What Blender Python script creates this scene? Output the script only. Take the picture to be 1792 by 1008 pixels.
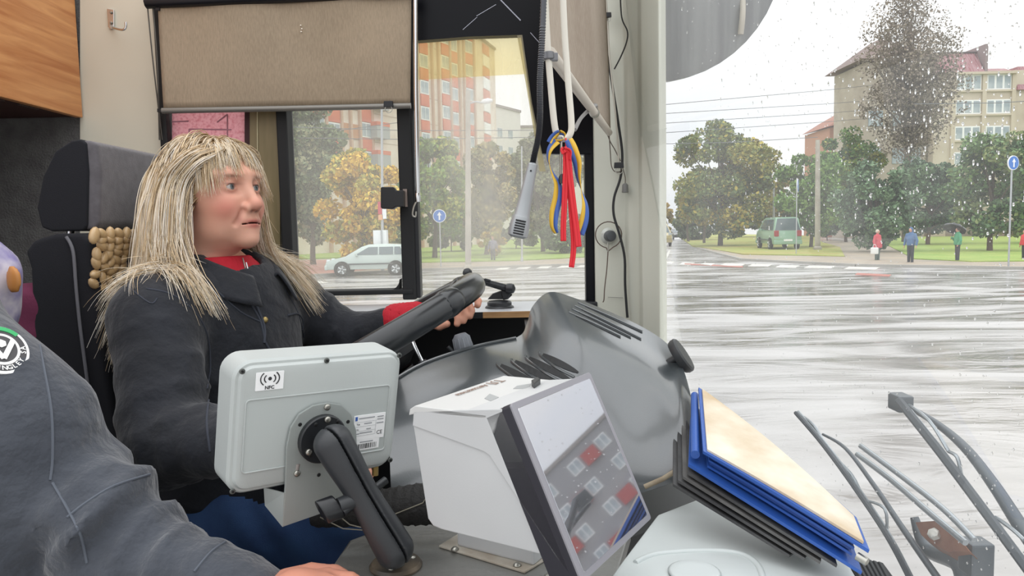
import bpy, bmesh, math, random
import numpy as np
from mathutils import Vector, Matrix
from mathutils.bvhtree import BVHTree
random.seed(7); RNG = np.random.default_rng(7)
sc = bpy.context.scene
COL = sc.collection
for o in list(bpy.data.objects): bpy.data.objects.remove(o)

# ------------------------------------------------------------ camera
F_PX, CX, CY = 1294.0, 896.0, 504.0
CAM = Vector((0, 0, 2.1)); PITCH = math.radians(4.68); ROLL = math.radians(1.2)
FWD = Vector((0, math.cos(PITCH), -math.sin(PITCH)))
_u0 = Vector((0, math.sin(PITCH), math.cos(PITCH))); _r0 = Vector((1, 0, 0))
UP = _u0 * math.cos(ROLL) + _r0 * math.sin(ROLL)
RIGHT = _r0 * math.cos(ROLL) - _u0 * math.sin(ROLL)
cd = bpy.data.cameras.new('camera'); cam = bpy.data.objects.new('camera', cd); COL.objects.link(cam)
cd.sensor_width = 36; cd.lens = 36 * F_PX / 1792; cd.clip_start = .02; cd.clip_end = 1000
m = Matrix.Identity(4)
for i in range(3):
    m[i][0] = RIGHT[i]; m[i][1] = UP[i]; m[i][2] = -FWD[i]; m[i][3] = CAM[i]
cam.matrix_world = m
sc.camera = cam
# ------------------------------------------------------------ sky, exposure
SKY_HORIZON, SKY_ZENITH = .82, 2.35
w = bpy.data.worlds.new('overcast_sky'); sc.world = w; w.use_nodes = True
nt = w.node_tree; nt.nodes.clear()
n_out = nt.nodes.new('ShaderNodeOutputWorld'); n_bg = nt.nodes.new('ShaderNodeBackground')
n_tc = nt.nodes.new('ShaderNodeTexCoord'); n_sep = nt.nodes.new('ShaderNodeSeparateXYZ')
n_mr = nt.nodes.new('ShaderNodeMapRange'); n_mr.inputs['From Min'].default_value = 0; n_mr.inputs['From Max'].default_value = 1
n_mr.inputs['To Min'].default_value = SKY_HORIZON; n_mr.inputs['To Max'].default_value = SKY_ZENITH
n_map = nt.nodes.new('ShaderNodeMapping'); n_map.inputs['Scale'].default_value = (2.0, 2.0, 6.0)
n_noise = nt.nodes.new('ShaderNodeTexNoise'); n_noise.inputs['Scale'].default_value = 1.6; n_noise.inputs['Detail'].default_value = 5
n_rmp = nt.nodes.new('ShaderNodeValToRGB')
n_rmp.color_ramp.elements[0].position = .35; n_rmp.color_ramp.elements[0].color = (.90, .93, .98, 1)
n_rmp.color_ramp.elements[1].position = .65; n_rmp.color_ramp.elements[1].color = (1.0, .99, .97, 1)
L = nt.links.new
L(n_tc.outputs['Generated'], n_sep.inputs[0]); L(n_sep.outputs['Z'], n_mr.inputs['Value'])
L(n_tc.outputs['Generated'], n_map.inputs[0]); L(n_map.outputs[0], n_noise.inputs['Vector']); L(n_noise.outputs['Fac'], n_rmp.inputs[0])
L(n_rmp.outputs[0], n_bg.inputs['Color']); L(n_mr.outputs[0], n_bg.inputs['Strength']); L(n_bg.outputs[0], n_out.inputs[0])
vs = sc.view_settings
vs.view_transform = 'Standard'; vs.look = 'None'; vs.gamma = 1; vs.use_curve_mapping = False
vs.exposure = 0.22
sc.cycles.max_bounces = 8; sc.cycles.transparent_max_bounces = 12; sc.cycles.diffuse_bounces = 4
sc.cycles.glossy_bounces = 4; sc.cycles.transmission_bounces = 6
sc.cycles.use_denoising = True; sc.cycles.sample_clamp_indirect = 6

# ------------------------------------------------------------ helpers
def ray(px, py):
    return (RIGHT * ((px - CX) / F_PX) - UP * ((py - CY) / F_PX) + FWD)
def P(px, py, Y):
    d = ray(px, py); return CAM + d * ((Y - CAM.y) / d.y)
def PX(px, py, X):
    d = ray(px, py); return CAM + d * ((X - CAM.x) / d.x)
def PZ(px, py, z):
    d = ray(px, py); return CAM + d * ((z - CAM.z) / d.z)
def G(px, py): return PZ(px, py, 0.0)
def proj(v):
    d = Vector(v) - CAM; k = d.dot(FWD)
    return (CX + F_PX * d.dot(RIGHT) / k, CY - F_PX * d.dot(UP) / k)
def lin(c):
    if isinstance(c, str):
        c = [int(c[i:i + 2], 16) / 255 for i in (0, 2, 4)]
    return tuple((x / 12.92 if x <= .04045 else ((x + .055) / 1.055) ** 2.4) for x in c[:3]) + (1,)
MATS = {}
def mat(name, col, rough=.6, metal=0., bump=None, var=None, spec=.5, attr=None, sheen=0, coat=0, alpha=None, trans=0, mapscale=None, coords='Object', sss=0):
    """principled material; bump=(scale, strength), var=(scale, second colour, detail) ; attr = colour attribute name"""
    if name in MATS: return MATS[name]
    mt = bpy.data.materials.new(name); mt.use_nodes = True; MATS[name] = mt
    t = mt.node_tree; b = t.nodes['Principled BSDF']; lk = t.links.new
    c = lin(col) if isinstance(col, str) else tuple(col)
    b.inputs['Base Color'].default_value = c; b.inputs['Roughness'].default_value = rough
    b.inputs['Metallic'].default_value = metal; b.inputs['Specular IOR Level'].default_value = spec
    if sheen: b.inputs['Sheen Weight'].default_value = sheen
    if coat: b.inputs['Coat Weight'].default_value = coat; b.inputs['Coat Roughness'].default_value = .15
    if trans: b.inputs['Transmission Weight'].default_value = trans
    if sss:
        b.inputs['Subsurface Weight'].default_value = sss; b.inputs['Subsurface Radius'].default_value = (.01, .004, .002); b.inputs['Subsurface Scale'].default_value = .6
    tc = t.nodes.new('ShaderNodeTexCoord'); vec = tc.outputs[coords]
    if mapscale:
        mp = t.nodes.new('ShaderNodeMapping'); mp.inputs['Scale'].default_value = mapscale; lk(vec, mp.inputs[0]); vec = mp.outputs[0]
    if attr:
        at = t.nodes.new('ShaderNodeAttribute'); at.attribute_name = attr; lk(at.outputs['Color'], b.inputs['Base Color'])
    if var:
        nz = t.nodes.new('ShaderNodeTexNoise'); nz.inputs['Scale'].default_value = var[0]; nz.inputs['Detail'].default_value = var[2] if len(var) > 2 else 4
        rp = t.nodes.new('ShaderNodeValToRGB'); rp.color_ramp.elements[0].position = .35; rp.color_ramp.elements[1].position = .68
        rp.color_ramp.elements[0].color = c; rp.color_ramp.elements[1].color = lin(var[1])
        lk(vec, nz.inputs['Vector']); lk(nz.outputs['Fac'], rp.inputs[0])
        if attr:
            mx = t.nodes.new('ShaderNodeMix'); mx.data_type = 'RGBA'; mx.blend_type = 'MULTIPLY'; mx.inputs[0].default_value = 1
            lk(at.outputs['Color'], mx.inputs[6]); lk(rp.outputs[0], mx.inputs[7]); lk(mx.outputs[2], b.inputs['Base Color'])
        else: lk(rp.outputs[0], b.inputs['Base Color'])
    if bump:
        n2 = t.nodes.new('ShaderNodeTexNoise'); n2.inputs['Scale'].default_value = bump[0]; n2.inputs['Detail'].default_value = 4
        bp = t.nodes.new('ShaderNodeBump'); bp.inputs['Strength'].default_value = bump[1]; bp.inputs['Distance'].default_value = bump[2] if len(bump) > 2 else .01
        lk(vec, n2.inputs['Vector']); lk(n2.outputs['Fac'], bp.inputs['Height']); lk(bp.outputs[0], b.inputs['Normal'])
    return mt
def glass_mat(name, tint=(1, 1, 1), haze=0., hazecol=(.8, .85, .85), ior=1.45, refl=1.0, dirt=None):
    """thin sheet glass: transparent + fresnel mirror + a film of dirt that scatters"""
    mt = bpy.data.materials.new(name); mt.use_nodes = True; t = mt.node_tree; t.nodes.clear(); lk = t.links.new
    o = t.nodes.new('ShaderNodeOutputMaterial'); tr = t.nodes.new('ShaderNodeBsdfTransparent'); gl = t.nodes.new('ShaderNodeBsdfGlossy')
    tr.inputs['Color'].default_value = (*tint, 1); gl.inputs['Roughness'].default_value = 0.02
    fr = t.nodes.new('ShaderNodeFresnel'); fr.inputs['IOR'].default_value = ior
    # sheet: front and back faces must both act like the outer side
    geo = t.nodes.new('ShaderNodeNewGeometry'); io = t.nodes.new('ShaderNodeMath'); io.operation = 'MULTIPLY_ADD'
    io.inputs[1].default_value = 1 / ior - ior; io.inputs[2].default_value = ior; lk(geo.outputs['Backfacing'], io.inputs[0]); lk(io.outputs[0], fr.inputs['IOR'])
    ml = t.nodes.new('ShaderNodeMath'); ml.operation = 'MULTIPLY'; ml.inputs[1].default_value = refl
    lk(fr.outputs[0], ml.inputs[0])
    mx = t.nodes.new('ShaderNodeMixShader'); lk(ml.outputs[0], mx.inputs[0]); lk(tr.outputs[0], mx.inputs[1]); lk(gl.outputs[0], mx.inputs[2])
    last = mx.outputs[0]
    if haze:
        tl = t.nodes.new('ShaderNodeBsdfTranslucent'); tl.inputs['Color'].default_value = (*hazecol, 1)
        df = t.nodes.new('ShaderNodeBsdfDiffuse'); df.inputs['Color'].default_value = (*hazecol, 1)
        m0 = t.nodes.new('ShaderNodeMixShader'); m0.inputs[0].default_value = .5; lk(tl.outputs[0], m0.inputs[1]); lk(df.outputs[0], m0.inputs[2])
        m2 = t.nodes.new('ShaderNodeMixShader'); m2.inputs[0].default_value = haze
        if dirt:
            tc = t.nodes.new('ShaderNodeTexCoord'); mp = t.nodes.new('ShaderNodeMapping'); mp.inputs['Scale'].default_value = dirt
            nz = t.nodes.new('ShaderNodeTexNoise'); nz.inputs['Scale'].default_value = 3; nz.inputs['Detail'].default_value = 5
            mr = t.nodes.new('ShaderNodeMapRange'); mr.inputs['From Min'].default_value = .35; mr.inputs['From Max'].default_value = .75
            mr.inputs['To Min'].default_value = haze * .5; mr.inputs['To Max'].default_value = haze * 1.8
            lk(tc.outputs['Object'], mp.inputs[0]); lk(mp.outputs[0], nz.inputs['Vector']); lk(nz.outputs['Fac'], mr.inputs['Value']); lk(mr.outputs[0], m2.inputs[0])
        lk(last, m2.inputs[1]); lk(m0.outputs[0], m2.inputs[2]); last = m2.outputs[0]
    lk(last, o.inputs[0]); MATS[name] = mt
    return mt
def link(name, me, m=None, parent=None, smooth=False):
    o = bpy.data.objects.new(name, me); COL.objects.link(o)
    if m is not None and not me.materials: me.materials.append(m)
    if smooth: me.shade_smooth()
    if parent is not None:
        o.parent = parent
        o.matrix_parent_inverse = parent.matrix_world.inverted() if not getattr(parent, '_x', 0) else Matrix()
    return o
def tag(o, label, cat, group=None, kind=None):
    o['label'] = label; o['category'] = cat
    if group: o['group'] = group
    if kind: o['kind'] = kind
    return o
def struct(o, label=None):
    o['kind'] = 'structure'
    if label: o['label'] = label
    return o
def empty(name, loc, label, cat, group=None):
    o = bpy.data.objects.new(name, None); COL.objects.link(o); o.empty_display_size = .05
    o.location = loc; o.matrix_world = Matrix.Translation(Vector(loc))
    return tag(o, label, cat, group)
def new(name, verts, faces, m, parent=None, smooth=False, bevel=0, seg=2, auto=None):
    me = bpy.data.meshes.new(name)
    me.from_pydata([tuple(v) for v in verts], [], [tuple(f) for f in faces]); me.update()
    bm = bmesh.new(); bm.from_mesh(me)
    bmesh.ops.recalc_face_normals(bm, faces=bm.faces)
    if bevel:
        ed = [e for e in bm.edges if len(e.link_faces) == 2 and e.calc_face_angle(0) > .5]
        bmesh.ops.bevel(bm, geom=ed, offset=bevel, segments=seg, profile=.6, affect='EDGES', clamp_overlap=True)
    bm.to_mesh(me); bm.free()
    o = link(name, me, m, parent, smooth)
    if smooth and auto: me.set_sharp_from_angle(angle=math.radians(auto))
    return o
class MB:
    """collects pieces of ONE part"""
    def __init__(s): s.v = []; s.f = []
    def add(s, v, f):
        n = len(s.v); s.v += [tuple(x) for x in v]; s.f += [tuple(i + n for i in q) for q in f]; return s
    def box(s, c, d, M=None):
        pts = []
        for z in (-.5, .5):
            for x, y in ((-.5, -.5), (.5, -.5), (.5, .5), (-.5, .5)):
                p = Vector((x * d[0], y * d[1], z * d[2]))
                if M is not None: p = M @ p if not isinstance(M, Matrix) or len(M) == 3 else M.to_3x3() @ p
                pts.append(p + Vector(c))
        return s.add(pts, [(3, 2, 1, 0), (4, 5, 6, 7), (0, 1, 5, 4), (1, 2, 6, 5), (2, 3, 7, 6), (3, 0, 4, 7)])
    def tube(s, pts, r, sides=8, cap=True):
        v, f = tube_data(pts, r, sides, cap); return s.add(v, f)
    def prism(s, poly, off):
        n = len(poly); off = Vector(off)
        a = [Vector(p) for p in poly]; b = [p + off for p in a]
        return s.add(a + b, [tuple(range(n - 1, -1, -1)), tuple(range(n, 2 * n))] + [(i, (i + 1) % n, n + (i + 1) % n, n + i) for i in range(n)])
    def lathe(s, c, axis, prof, sides=20):
        v, f = lathe_data(c, axis, prof, sides); return s.add(v, f)
    def build(s, name, m, parent=None, smooth=False, bevel=0, seg=2, auto=None):
        return new(name, s.v, s.f, m, parent, smooth, bevel, seg, auto)
def tube_data(pts, r, sides=8, cap=True):
    pts = [Vector(p) for p in pts]; n = len(pts)
    rr = [r] * n if not hasattr(r, '__len__') else r
    t0 = (pts[1] - pts[0]).normalized()
    a = t0.orthogonal().normalized(); v = []; f = []
    for i in range(n):
        t = (pts[min(i + 1, n - 1)] - pts[max(i - 1, 0)]).normalized()
        a = (a - t * a.dot(t)).normalized(); b = t.cross(a)
        for k in range(sides):
            an = 2 * math.pi * k / sides
            v.append(pts[i] + (a * math.cos(an) + b * math.sin(an)) * rr[i])
    for i in range(n - 1):
        for k in range(sides):
            k2 = (k + 1) % sides
            f.append((i * sides + k, i * sides + k2, (i + 1) * sides + k2, (i + 1) * sides + k))
    if cap: f.append(tuple(range(sides - 1, -1, -1))); f.append(tuple((n - 1) * sides + k for k in range(sides)))
    return v, f
def lathe_data(c, axis, prof, sides=20):
    """prof: list of (r, h) along axis from c"""
    c = Vector(c); ax = Vector(axis).normalized(); a = ax.orthogonal().normalized(); b = ax.cross(a); v = []; f = []
    n = len(prof)
    for r, h in prof:
        for k in range(sides):
            an = 2 * math.pi * k / sides
            v.append(c + ax * h + (a * math.cos(an) + b * math.sin(an)) * max(r, 1e-5))
    for i in range(n - 1):
        for k in range(sides):
            k2 = (k + 1) % sides
            f.append((i * sides + k, i * sides + k2, (i + 1) * sides + k2, (i + 1) * sides + k))
    f.append(tuple(range(sides - 1, -1, -1))); f.append(tuple((n - 1) * sides + k for k in range(sides)))
    return v, f
def smoothpath(pts, n=8):
    pts = [Vector(p) for p in pts]; out = []
    for i in range(len(pts) - 1):
        p0 = pts[max(i - 1, 0)]; p1 = pts[i]; p2 = pts[i + 1]; p3 = pts[min(i + 2, len(pts) - 1)]
        for k in range(n):
            t = k / n
            out.append(.5 * ((2 * p1) + (p2 - p0) * t + (2 * p0 - 5 * p1 + 4 * p2 - p3) * t * t + (3 * p1 - p0 - 3 * p2 + p3) * t ** 3))
    out.append(pts[-1]); return out
def tube(name, pts, r, m, parent=None, sides=8, smooth=True):
    v, f = tube_data(pts, r, sides); return new(name, v, f, m, parent, smooth, auto=50)
def lathe(name, c, axis, prof, m, parent=None, sides=24, smooth=True):
    v, f = lathe_data(c, axis, prof, sides); return new(name, v, f, m, parent, smooth, auto=40)
def grid_surface(ctrl, su=6, sv=6, thick=0.0, back=None):
    """Catmull-Rom through a grid of control points -> verts, faces (closed shell when thick)"""
    rows = [smoothpath(r, su) for r in ctrl]
    cols = list(zip(*rows)); cols = [smoothpath(c, sv) for c in cols]
    nu = len(cols); nv = len(cols[0]); A = [[cols[i][j] for i in range(nu)] for j in range(nv)]
    v = [p for r in A for p in r]
    f = [(j * nu + i, j * nu + i + 1, (j + 1) * nu + i + 1, (j + 1) * nu + i) for j in range(nv - 1) for i in range(nu - 1)]
    if thick:
        N = []
        for j in range(nv):
            for i in range(nu):
                du = A[j][min(i + 1, nu - 1)] - A[j][max(i - 1, 0)]; dv = A[min(j + 1, nv - 1)][i] - A[max(j - 1, 0)][i]
                N.append(du.cross(dv).normalized())
        o = len(v); v = v + [p + n * thick for p, n in zip(v, N)]
        f += [tuple(reversed([k + o for k in q])) for q in f[:(nv - 1) * (nu - 1)]]
        rim = [i for i in range(nu)] + [j * nu + nu - 1 for j in range(1, nv)] + [(nv - 1) * nu + i for i in range(nu - 2, -1, -1)] + [j * nu for j in range(nv - 2, 0, -1)]
        for a, b in zip(rim, rim[1:] + rim[:1]): f.append((a, b, b + o, a + o))
    return v, f
def quad_frame(TL, TR, BR, BL):
    """orthonormal frame of a (nearly rectangular) quad: matrix with x right, y up, z towards camera side; w, h"""
    TL, TR, BR, BL = map(Vector, (TL, TR, BR, BL))
    u = ((TR - TL) + (BR - BL)) / 2; v = ((TL - BL) + (TR - BR)) / 2; c = (TL + TR + BR + BL) / 4
    wd, h = u.length, v.length; x = u.normalized(); y = (v - x * v.dot(x)).normalized(); z = x.cross(y)
    M = Matrix.Identity(4)
    for i in range(3): M[i][0] = x[i]; M[i][1] = y[i]; M[i][2] = z[i]; M[i][3] = c[i]
    return M, wd, h
def rrect(w, h, r, n=5):
    out = []
    for cx, cy, a0 in ((w / 2 - r, h / 2 - r, 0), (-w / 2 + r, h / 2 - r, 90), (-w / 2 + r, -h / 2 + r, 180), (w / 2 - r, -h / 2 + r, 270)):
        for k in range(n + 1):
            a = math.radians(a0 + 90 * k / n); out.append((cx + r * math.cos(a), cy + r * math.sin(a)))
    return out
def loft_rings(rings, cap=True):
    n = len(rings[0]); v = [p for r in rings for p in r]; f = []
    for i in range(len(rings) - 1):
        for k in range(n): f.append((i * n + k, i * n + (k + 1) % n, (i + 1) * n + (k + 1) % n, (i + 1) * n + k))
    if cap: f.append(tuple(range(n - 1, -1, -1))); f.append(tuple((len(rings) - 1) * n + k for k in range(n)))
    return v, f
def rslab(name, M, w, h, z0, z1, r, m, parent=None, bev=.002, cx=0, cy=0, n=5):
    """rounded-corner slab in frame M between z0 and z1"""
    rings = []
    for ins, z in ((bev, z0), (0, z0 + bev), (0, z1 - bev), (bev, z1)):
        rings.append([M @ Vector((x + cx, y + cy, z)) for x, y in rrect(w - 2 * ins, h - 2 * ins, max(r - ins, 1e-4), n)])
    v, f = loft_rings(rings); return new(name, v, f, m, parent, True, auto=35)
def text(name, s, M, size, m, parent=None, depth=.0004, align='CENTER', bold=0):
    cu = bpy.data.curves.new(name, 'FONT'); cu.body = s; cu.size = size; cu.align_x = align; cu.align_y = 'CENTER'; cu.extrude = depth; cu.offset = bold; cu.resolution_u = 2
    to = bpy.data.objects.new(name + '_tmp', cu); COL.objects.link(to)
    dg = bpy.context.evaluated_depsgraph_get(); me = bpy.data.meshes.new_from_object(to.evaluated_get(dg))
    bpy.data.objects.remove(to); bpy.data.curves.remove(cu)
    me.transform(M); me.materials.clear()
    return link(name, me, m, parent)
# ---- signed distance fields and surface nets
def smin(a, b, k):
    h = np.clip(.5 + .5 * (b - a) / k, 0, 1); return b + (a - b) * h - k * h * (1 - h)
def smax(a, b, k): return -smin(-a, -b, k)
def sd_cone(p, a, b, r1, r2):
    a = np.array(a, float); b = np.array(b, float); ba = b - a; pa = p - a
    t = np.clip((pa @ ba) / (ba @ ba), 0, 1)
    return np.linalg.norm(pa - t[..., None] * ba, axis=-1) - (r1 + (r2 - r1) * t)
def sd_ell(p, c, r, R=None):
    q = p - np.array(c, float)
    if R is not None: q = q @ R
    r = np.array(r, float); k0 = np.linalg.norm(q / r, axis=-1); k1 = np.linalg.norm(q / (r * r), axis=-1)
    return k0 * (k0 - 1) / np.maximum(k1, 1e-9)
def surfnet(fn, lo, hi, h):
    lo = np.array(lo, float); hi = np.array(hi, float)
    n = np.ceil((hi - lo) / h).astype(int) + 1
    ax = [lo[i] + h * np.arange(n[i]) for i in range(3)]
    g = np.stack(np.meshgrid(*ax, indexing='ij'), -1)
    V = np.empty(n)
    for i in range(0, n[0], 16): V[i:i + 16] = fn(g[i:i + 16])
    inside = V < 0
    c8 = [inside[dx:n[0] - 1 + dx, dy:n[1] - 1 + dy, dz:n[2] - 1 + dz] for dx in (0, 1) for dy in (0, 1) for dz in (0, 1)]
    s = sum(c.astype(np.int8) for c in c8); act = (s > 0) & (s < 8)
    idx = np.argwhere(act); vid = -np.ones(act.shape, int); vid[act] = np.arange(len(idx))
    acc = np.zeros((len(idx), 3)); cnt = np.zeros(len(idx))
    corners = [(0, 0, 0), (1, 0, 0), (0, 1, 0), (1, 1, 0), (0, 0, 1), (1, 0, 1), (0, 1, 1), (1, 1, 1)]
    for i, a in enumerate(corners):
        for b in corners[i + 1:]:
            if sum(abs(a[k] - b[k]) for k in range(3)) != 1: continue
            va = V[idx[:, 0] + a[0], idx[:, 1] + a[1], idx[:, 2] + a[2]]; vb = V[idx[:, 0] + b[0], idx[:, 1] + b[1], idx[:, 2] + b[2]]
            mk = (va < 0) != (vb < 0); t = np.where(mk, va / np.where(mk, va - vb, 1), 0)
            pt = np.array(a) + t[:, None] * (np.array(b) - np.array(a)); acc[mk] += pt[mk]; cnt[mk] += 1
    verts = lo + h * (idx + acc / cnt[:, None])
    faces = []
    for d in range(3):
        e1, e2 = [(1, 2), (2, 0), (0, 1)][d]
        sl0 = [slice(None)] * 3; sl1 = [slice(None)] * 3
        sl0[d] = slice(0, n[d] - 1); sl1[d] = slice(1, n[d])
        A = inside[tuple(sl0)]; B = inside[tuple(sl1)]
        for flip, mk in ((False, A & ~B), (True, ~A & B)):
            q = np.argwhere(mk)
            ok = (q[:, e1] > 0) & (q[:, e2] > 0) & (q[:, e1] < n[e1] - 1) & (q[:, e2] < n[e2] - 1); q = q[ok]
            if not len(q): continue
            def at(o1, o2):
                r = q.copy(); r[:, e1] += o1; r[:, e2] += o2; return vid[r[:, 0], r[:, 1], r[:, 2]]
            f = np.stack([at(-1, -1), at(0, -1), at(0, 0), at(-1, 0)], 1)
            if flip: f = f[:, ::-1]
            faces.append(f)
    F = np.concatenate(faces); F = F[(F >= 0).all(1)]
    return verts, F
def npmesh(name, V, F, m, parent=None, smooth=True, cols=None):
    me = bpy.data.meshes.new(name); nv = len(V); nf = len(F); k = F.shape[1]
    me.vertices.add(nv); me.vertices.foreach_set('co', np.asarray(V, np.float32).ravel())
    me.loops.add(nf * k); me.loops.foreach_set('vertex_index', np.asarray(F, np.int32).ravel())
    me.polygons.add(nf); me.polygons.foreach_set('loop_start', np.arange(0, nf * k, k, dtype=np.int32))
    me.update(calc_edges=True); me.validate()
    if cols is not None:
        ca = me.color_attributes.new('Col', 'FLOAT_COLOR', 'POINT')
        c4 = np.ones((nv, 4), np.float32); c4[:, :3] = cols; ca.data.foreach_set('color', c4.ravel())
    return link(name, me, m, parent, smooth)
def vnoise(p, scale, seed=0):
    """cheap smooth pseudo noise from sines, -1..1"""
    r = np.random.default_rng(seed); out = 0
    for i in range(5):
        k = r.normal(size=3) * scale; ph = r.uniform(0, 6.28); out = out + np.sin(p @ k + ph)
    return out / 5
def copy_tree(o, parent=None):
    c = o.copy(); COL.objects.link(c)
    if parent is not None: c.parent = parent
    for ch in o.children: copy_tree(ch, c)
    return c
# ============================================================ MATERIALS used by the shell
CREAM = mat('cream_panel', 'ded8c6', .55, var=(2.5, 'd2ccba', 3))
PILLAR = mat('pillar_panel', 'd0d1c4', .5, var=(3, 'c4c6ba', 3))
BLACK = mat('black_plastic', '14161b', .45)
BLACKGLOSS = mat('black_band', '07080f', .3, spec=.2)
RUBBER = mat('black_rubber', '17181a', .7)
GREYFELT = mat('grey_felt', '6f6e6c', .95, bump=(180, .5), var=(30, '615f5e', 5))
FLOORM = mat('dark_floor', '1b1c1f', .7, bump=(60, .3))
CHROME = mat('chrome', 'd6d8da', .22, 1.0)
STEEL = mat('brushed_steel', '9b9b98', .42, .75, bump=(90, .12), var=(5, '85847f', 5))
DARKMETAL = mat('dark_metal', '3a3c3f', .45, .3)
WHITEP = mat('white_plastic', 'e4e6e4', .4)
SCREW = mat('screw_metal', 'a9a79f', .35, .9)
def wbox(name, x0, x1, y0, y1, z0, z1, m, parent=None, bevel=0):
    return MB().box(((x0 + x1) / 2, (y0 + y1) / 2, (z0 + z1) / 2), (x1 - x0, y1 - y0, z1 - z0)).build(name, m, parent, bevel=bevel)
def slab(name, pxs, Y, t, m, parent=None, bevel=0):
    """a flat panel in the wall plane y=Y with thickness t"""
    return MB().prism([P(a, b, Y) for a, b in pxs], (0, t, 0)).build(name, m, parent, bevel=bevel)
# ------------------------------------------------------------ floor, walls
struct(wbox('floor', -2.2, .40, .25, 1.99, .88, .95, FLOORM), 'dark floor of the bus cab')
wl = bpy.data.objects.new('wall_left', None); COL.objects.link(wl); struct(wl, 'left side wall of the bus cab')
slab('panel', [(140, -330), (292, -330), (292, 640), (140, 640)], 1.95, .04, CREAM, wl)
slab('felt_panel', [(-330, -330), (140, -330), (140, 640), (-330, 640)], 1.955, .035, GREYFELT, wl)
wbox('lower_panel', -2.2, .20, 1.945, 1.985, .95, 1.895, mat('lower_wall_black', '0f1014', .6), wl)
slab('header_panel', [(292, -330), (724, -330), (724, -120), (292, -120)], 1.95, .04, CREAM, wl)
# black surround of the quarter window
slab('black_surround', [(722, -330), (1046, -330), (1043, 271), (947, 269), (929, 180), (912, 61), (820, 64), (731, 71), (722, 71)], 1.955, .03, BLACKGLOSS, wl)
slab('black_strip', [(1023, 268), (1043, 268), (1043, 560), (1026, 560)], 1.955, .03, BLACKGLOSS, wl)
# rear bulkhead behind the driver
struct(wbox('wall_back', -1.46, -1.42, 1.20, 1.955, .95, 3.0, mat('bulkhead_dark', '101114', .7)), 'dark bulkhead behind the driver seat')
# ------------------------------------------------------------ window 1, the sliding one
w1 = bpy.data.objects.new('window_1', None); COL.objects.link(w1); struct(w1, 'sliding side window in a black rubber frame beside the driver')
def bar(name, x0, x1, y0, y1, Ya, Yb, m, parent, bevel=.004):
    a = P(x0, y1, Ya); b = P(x1, y0, Ya); ym = 350 if y1 - y0 > 100 else (y0 + y1) / 2
    return wbox(name, P(x0, ym, Ya).x, P(x1, ym, Ya).x, Ya, Yb, a.z, b.z, m, parent, bevel)
bar('frame_post', 286, 299, -130, 522, 1.93, 1.985, RUBBER, w1)
bar('mullion', 489, 508, -130, 512, 1.925, 1.985, RUBBER, w1)
bar('frame_post', 699, 723, -130, 525, 1.925, 1.985, RUBBER, w1)
bar('bottom_rail', 286, 723, 506, 524, 1.922, 1.985, RUBBER, w1)
bar('channel_strip', 721, 731, -130, 522, 1.935, 1.985, BLACK, w1)
# rounded lower corners of the sliding pane
for cx, sx in ((508, 1), (699, -1)):
    pts = [(cx, 507), (cx, 489)]
    for k in range(7):
        a = k / 6 * math.pi / 2
        pts.append((cx + sx * 17 * (1 - math.cos(a)), 490 + 17 * math.sin(a)))
    slab('corner', pts, 1.93, .05, RUBBER, w1)
GL1 = glass_mat('side_glass', (.97, .98, .97), haze=.16, hazecol=(.97, .95, .89), refl=.5)
slab('pane', [(500, -130), (712, -130), (712, 515), (500, 515)], 1.972, .004, GL1, w1)
slab('pane', [(292, -130), (495, -130), (495, 515), (292, 515)], 1.978, .004, GL1, w1)
TAN = mat('weathered_bronze', '8a7a5a', .5, var=(4, '6b6040', 5), mapscale=(6, 1, .7))
slab('bronze_post', [(437, 150), (490, 150), (490, 520), (437, 520)], 1.935, .03, TAN, w1)
tube('post_cord', [P(450, 160, 1.932), P(451, 330, 1.932), P(452, 500, 1.932)], .0012, mat('pale_cord', 'cfc7a4', .6), w1)
slab('maroon_edge', [(428, 150), (438, 150), (438, 520), (428, 520)], 1.94, .03, mat('maroon_trim', '3a1218', .6), w1)
# window latch
lt = MB()
lt.prism([P(x, y, 1.885) for x, y in ((666, 329), (668, 327), (688, 327), (692, 333), (706, 333), (706, 362), (692, 362), (687, 366), (668, 365), (666, 363))], (0, .035, 0))
lt.build('latch', mat('latch_black', '0a0a0e', .35), w1, bevel=.002)
wbox('latch_plate', P(706, 350, 1.92).x, P(713, 350, 1.92).x, 1.915, 1.925, P(706, 362, 1.92).z, P(706, 331, 1.92).z, mat('latch_plate', '8d7f78', .4, .5), w1)
# little emblem line drawing stuck at the bottom of the pane
em = MB()
for pp in ([(518, 478), (526, 482), (538, 478)], [(520, 488), (526, 480), (532, 489), (537, 480)], [(519, 492), (524, 496), (530, 493), (536, 497), (540, 493)], [(533, 478), (540, 476)]):
    em.tube([P(a, b, 1.968) for a, b in pp], .0011, 5)
em.build('sticker_emblem', mat('emblem_ink', '23211f', .6), w1)
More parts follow.
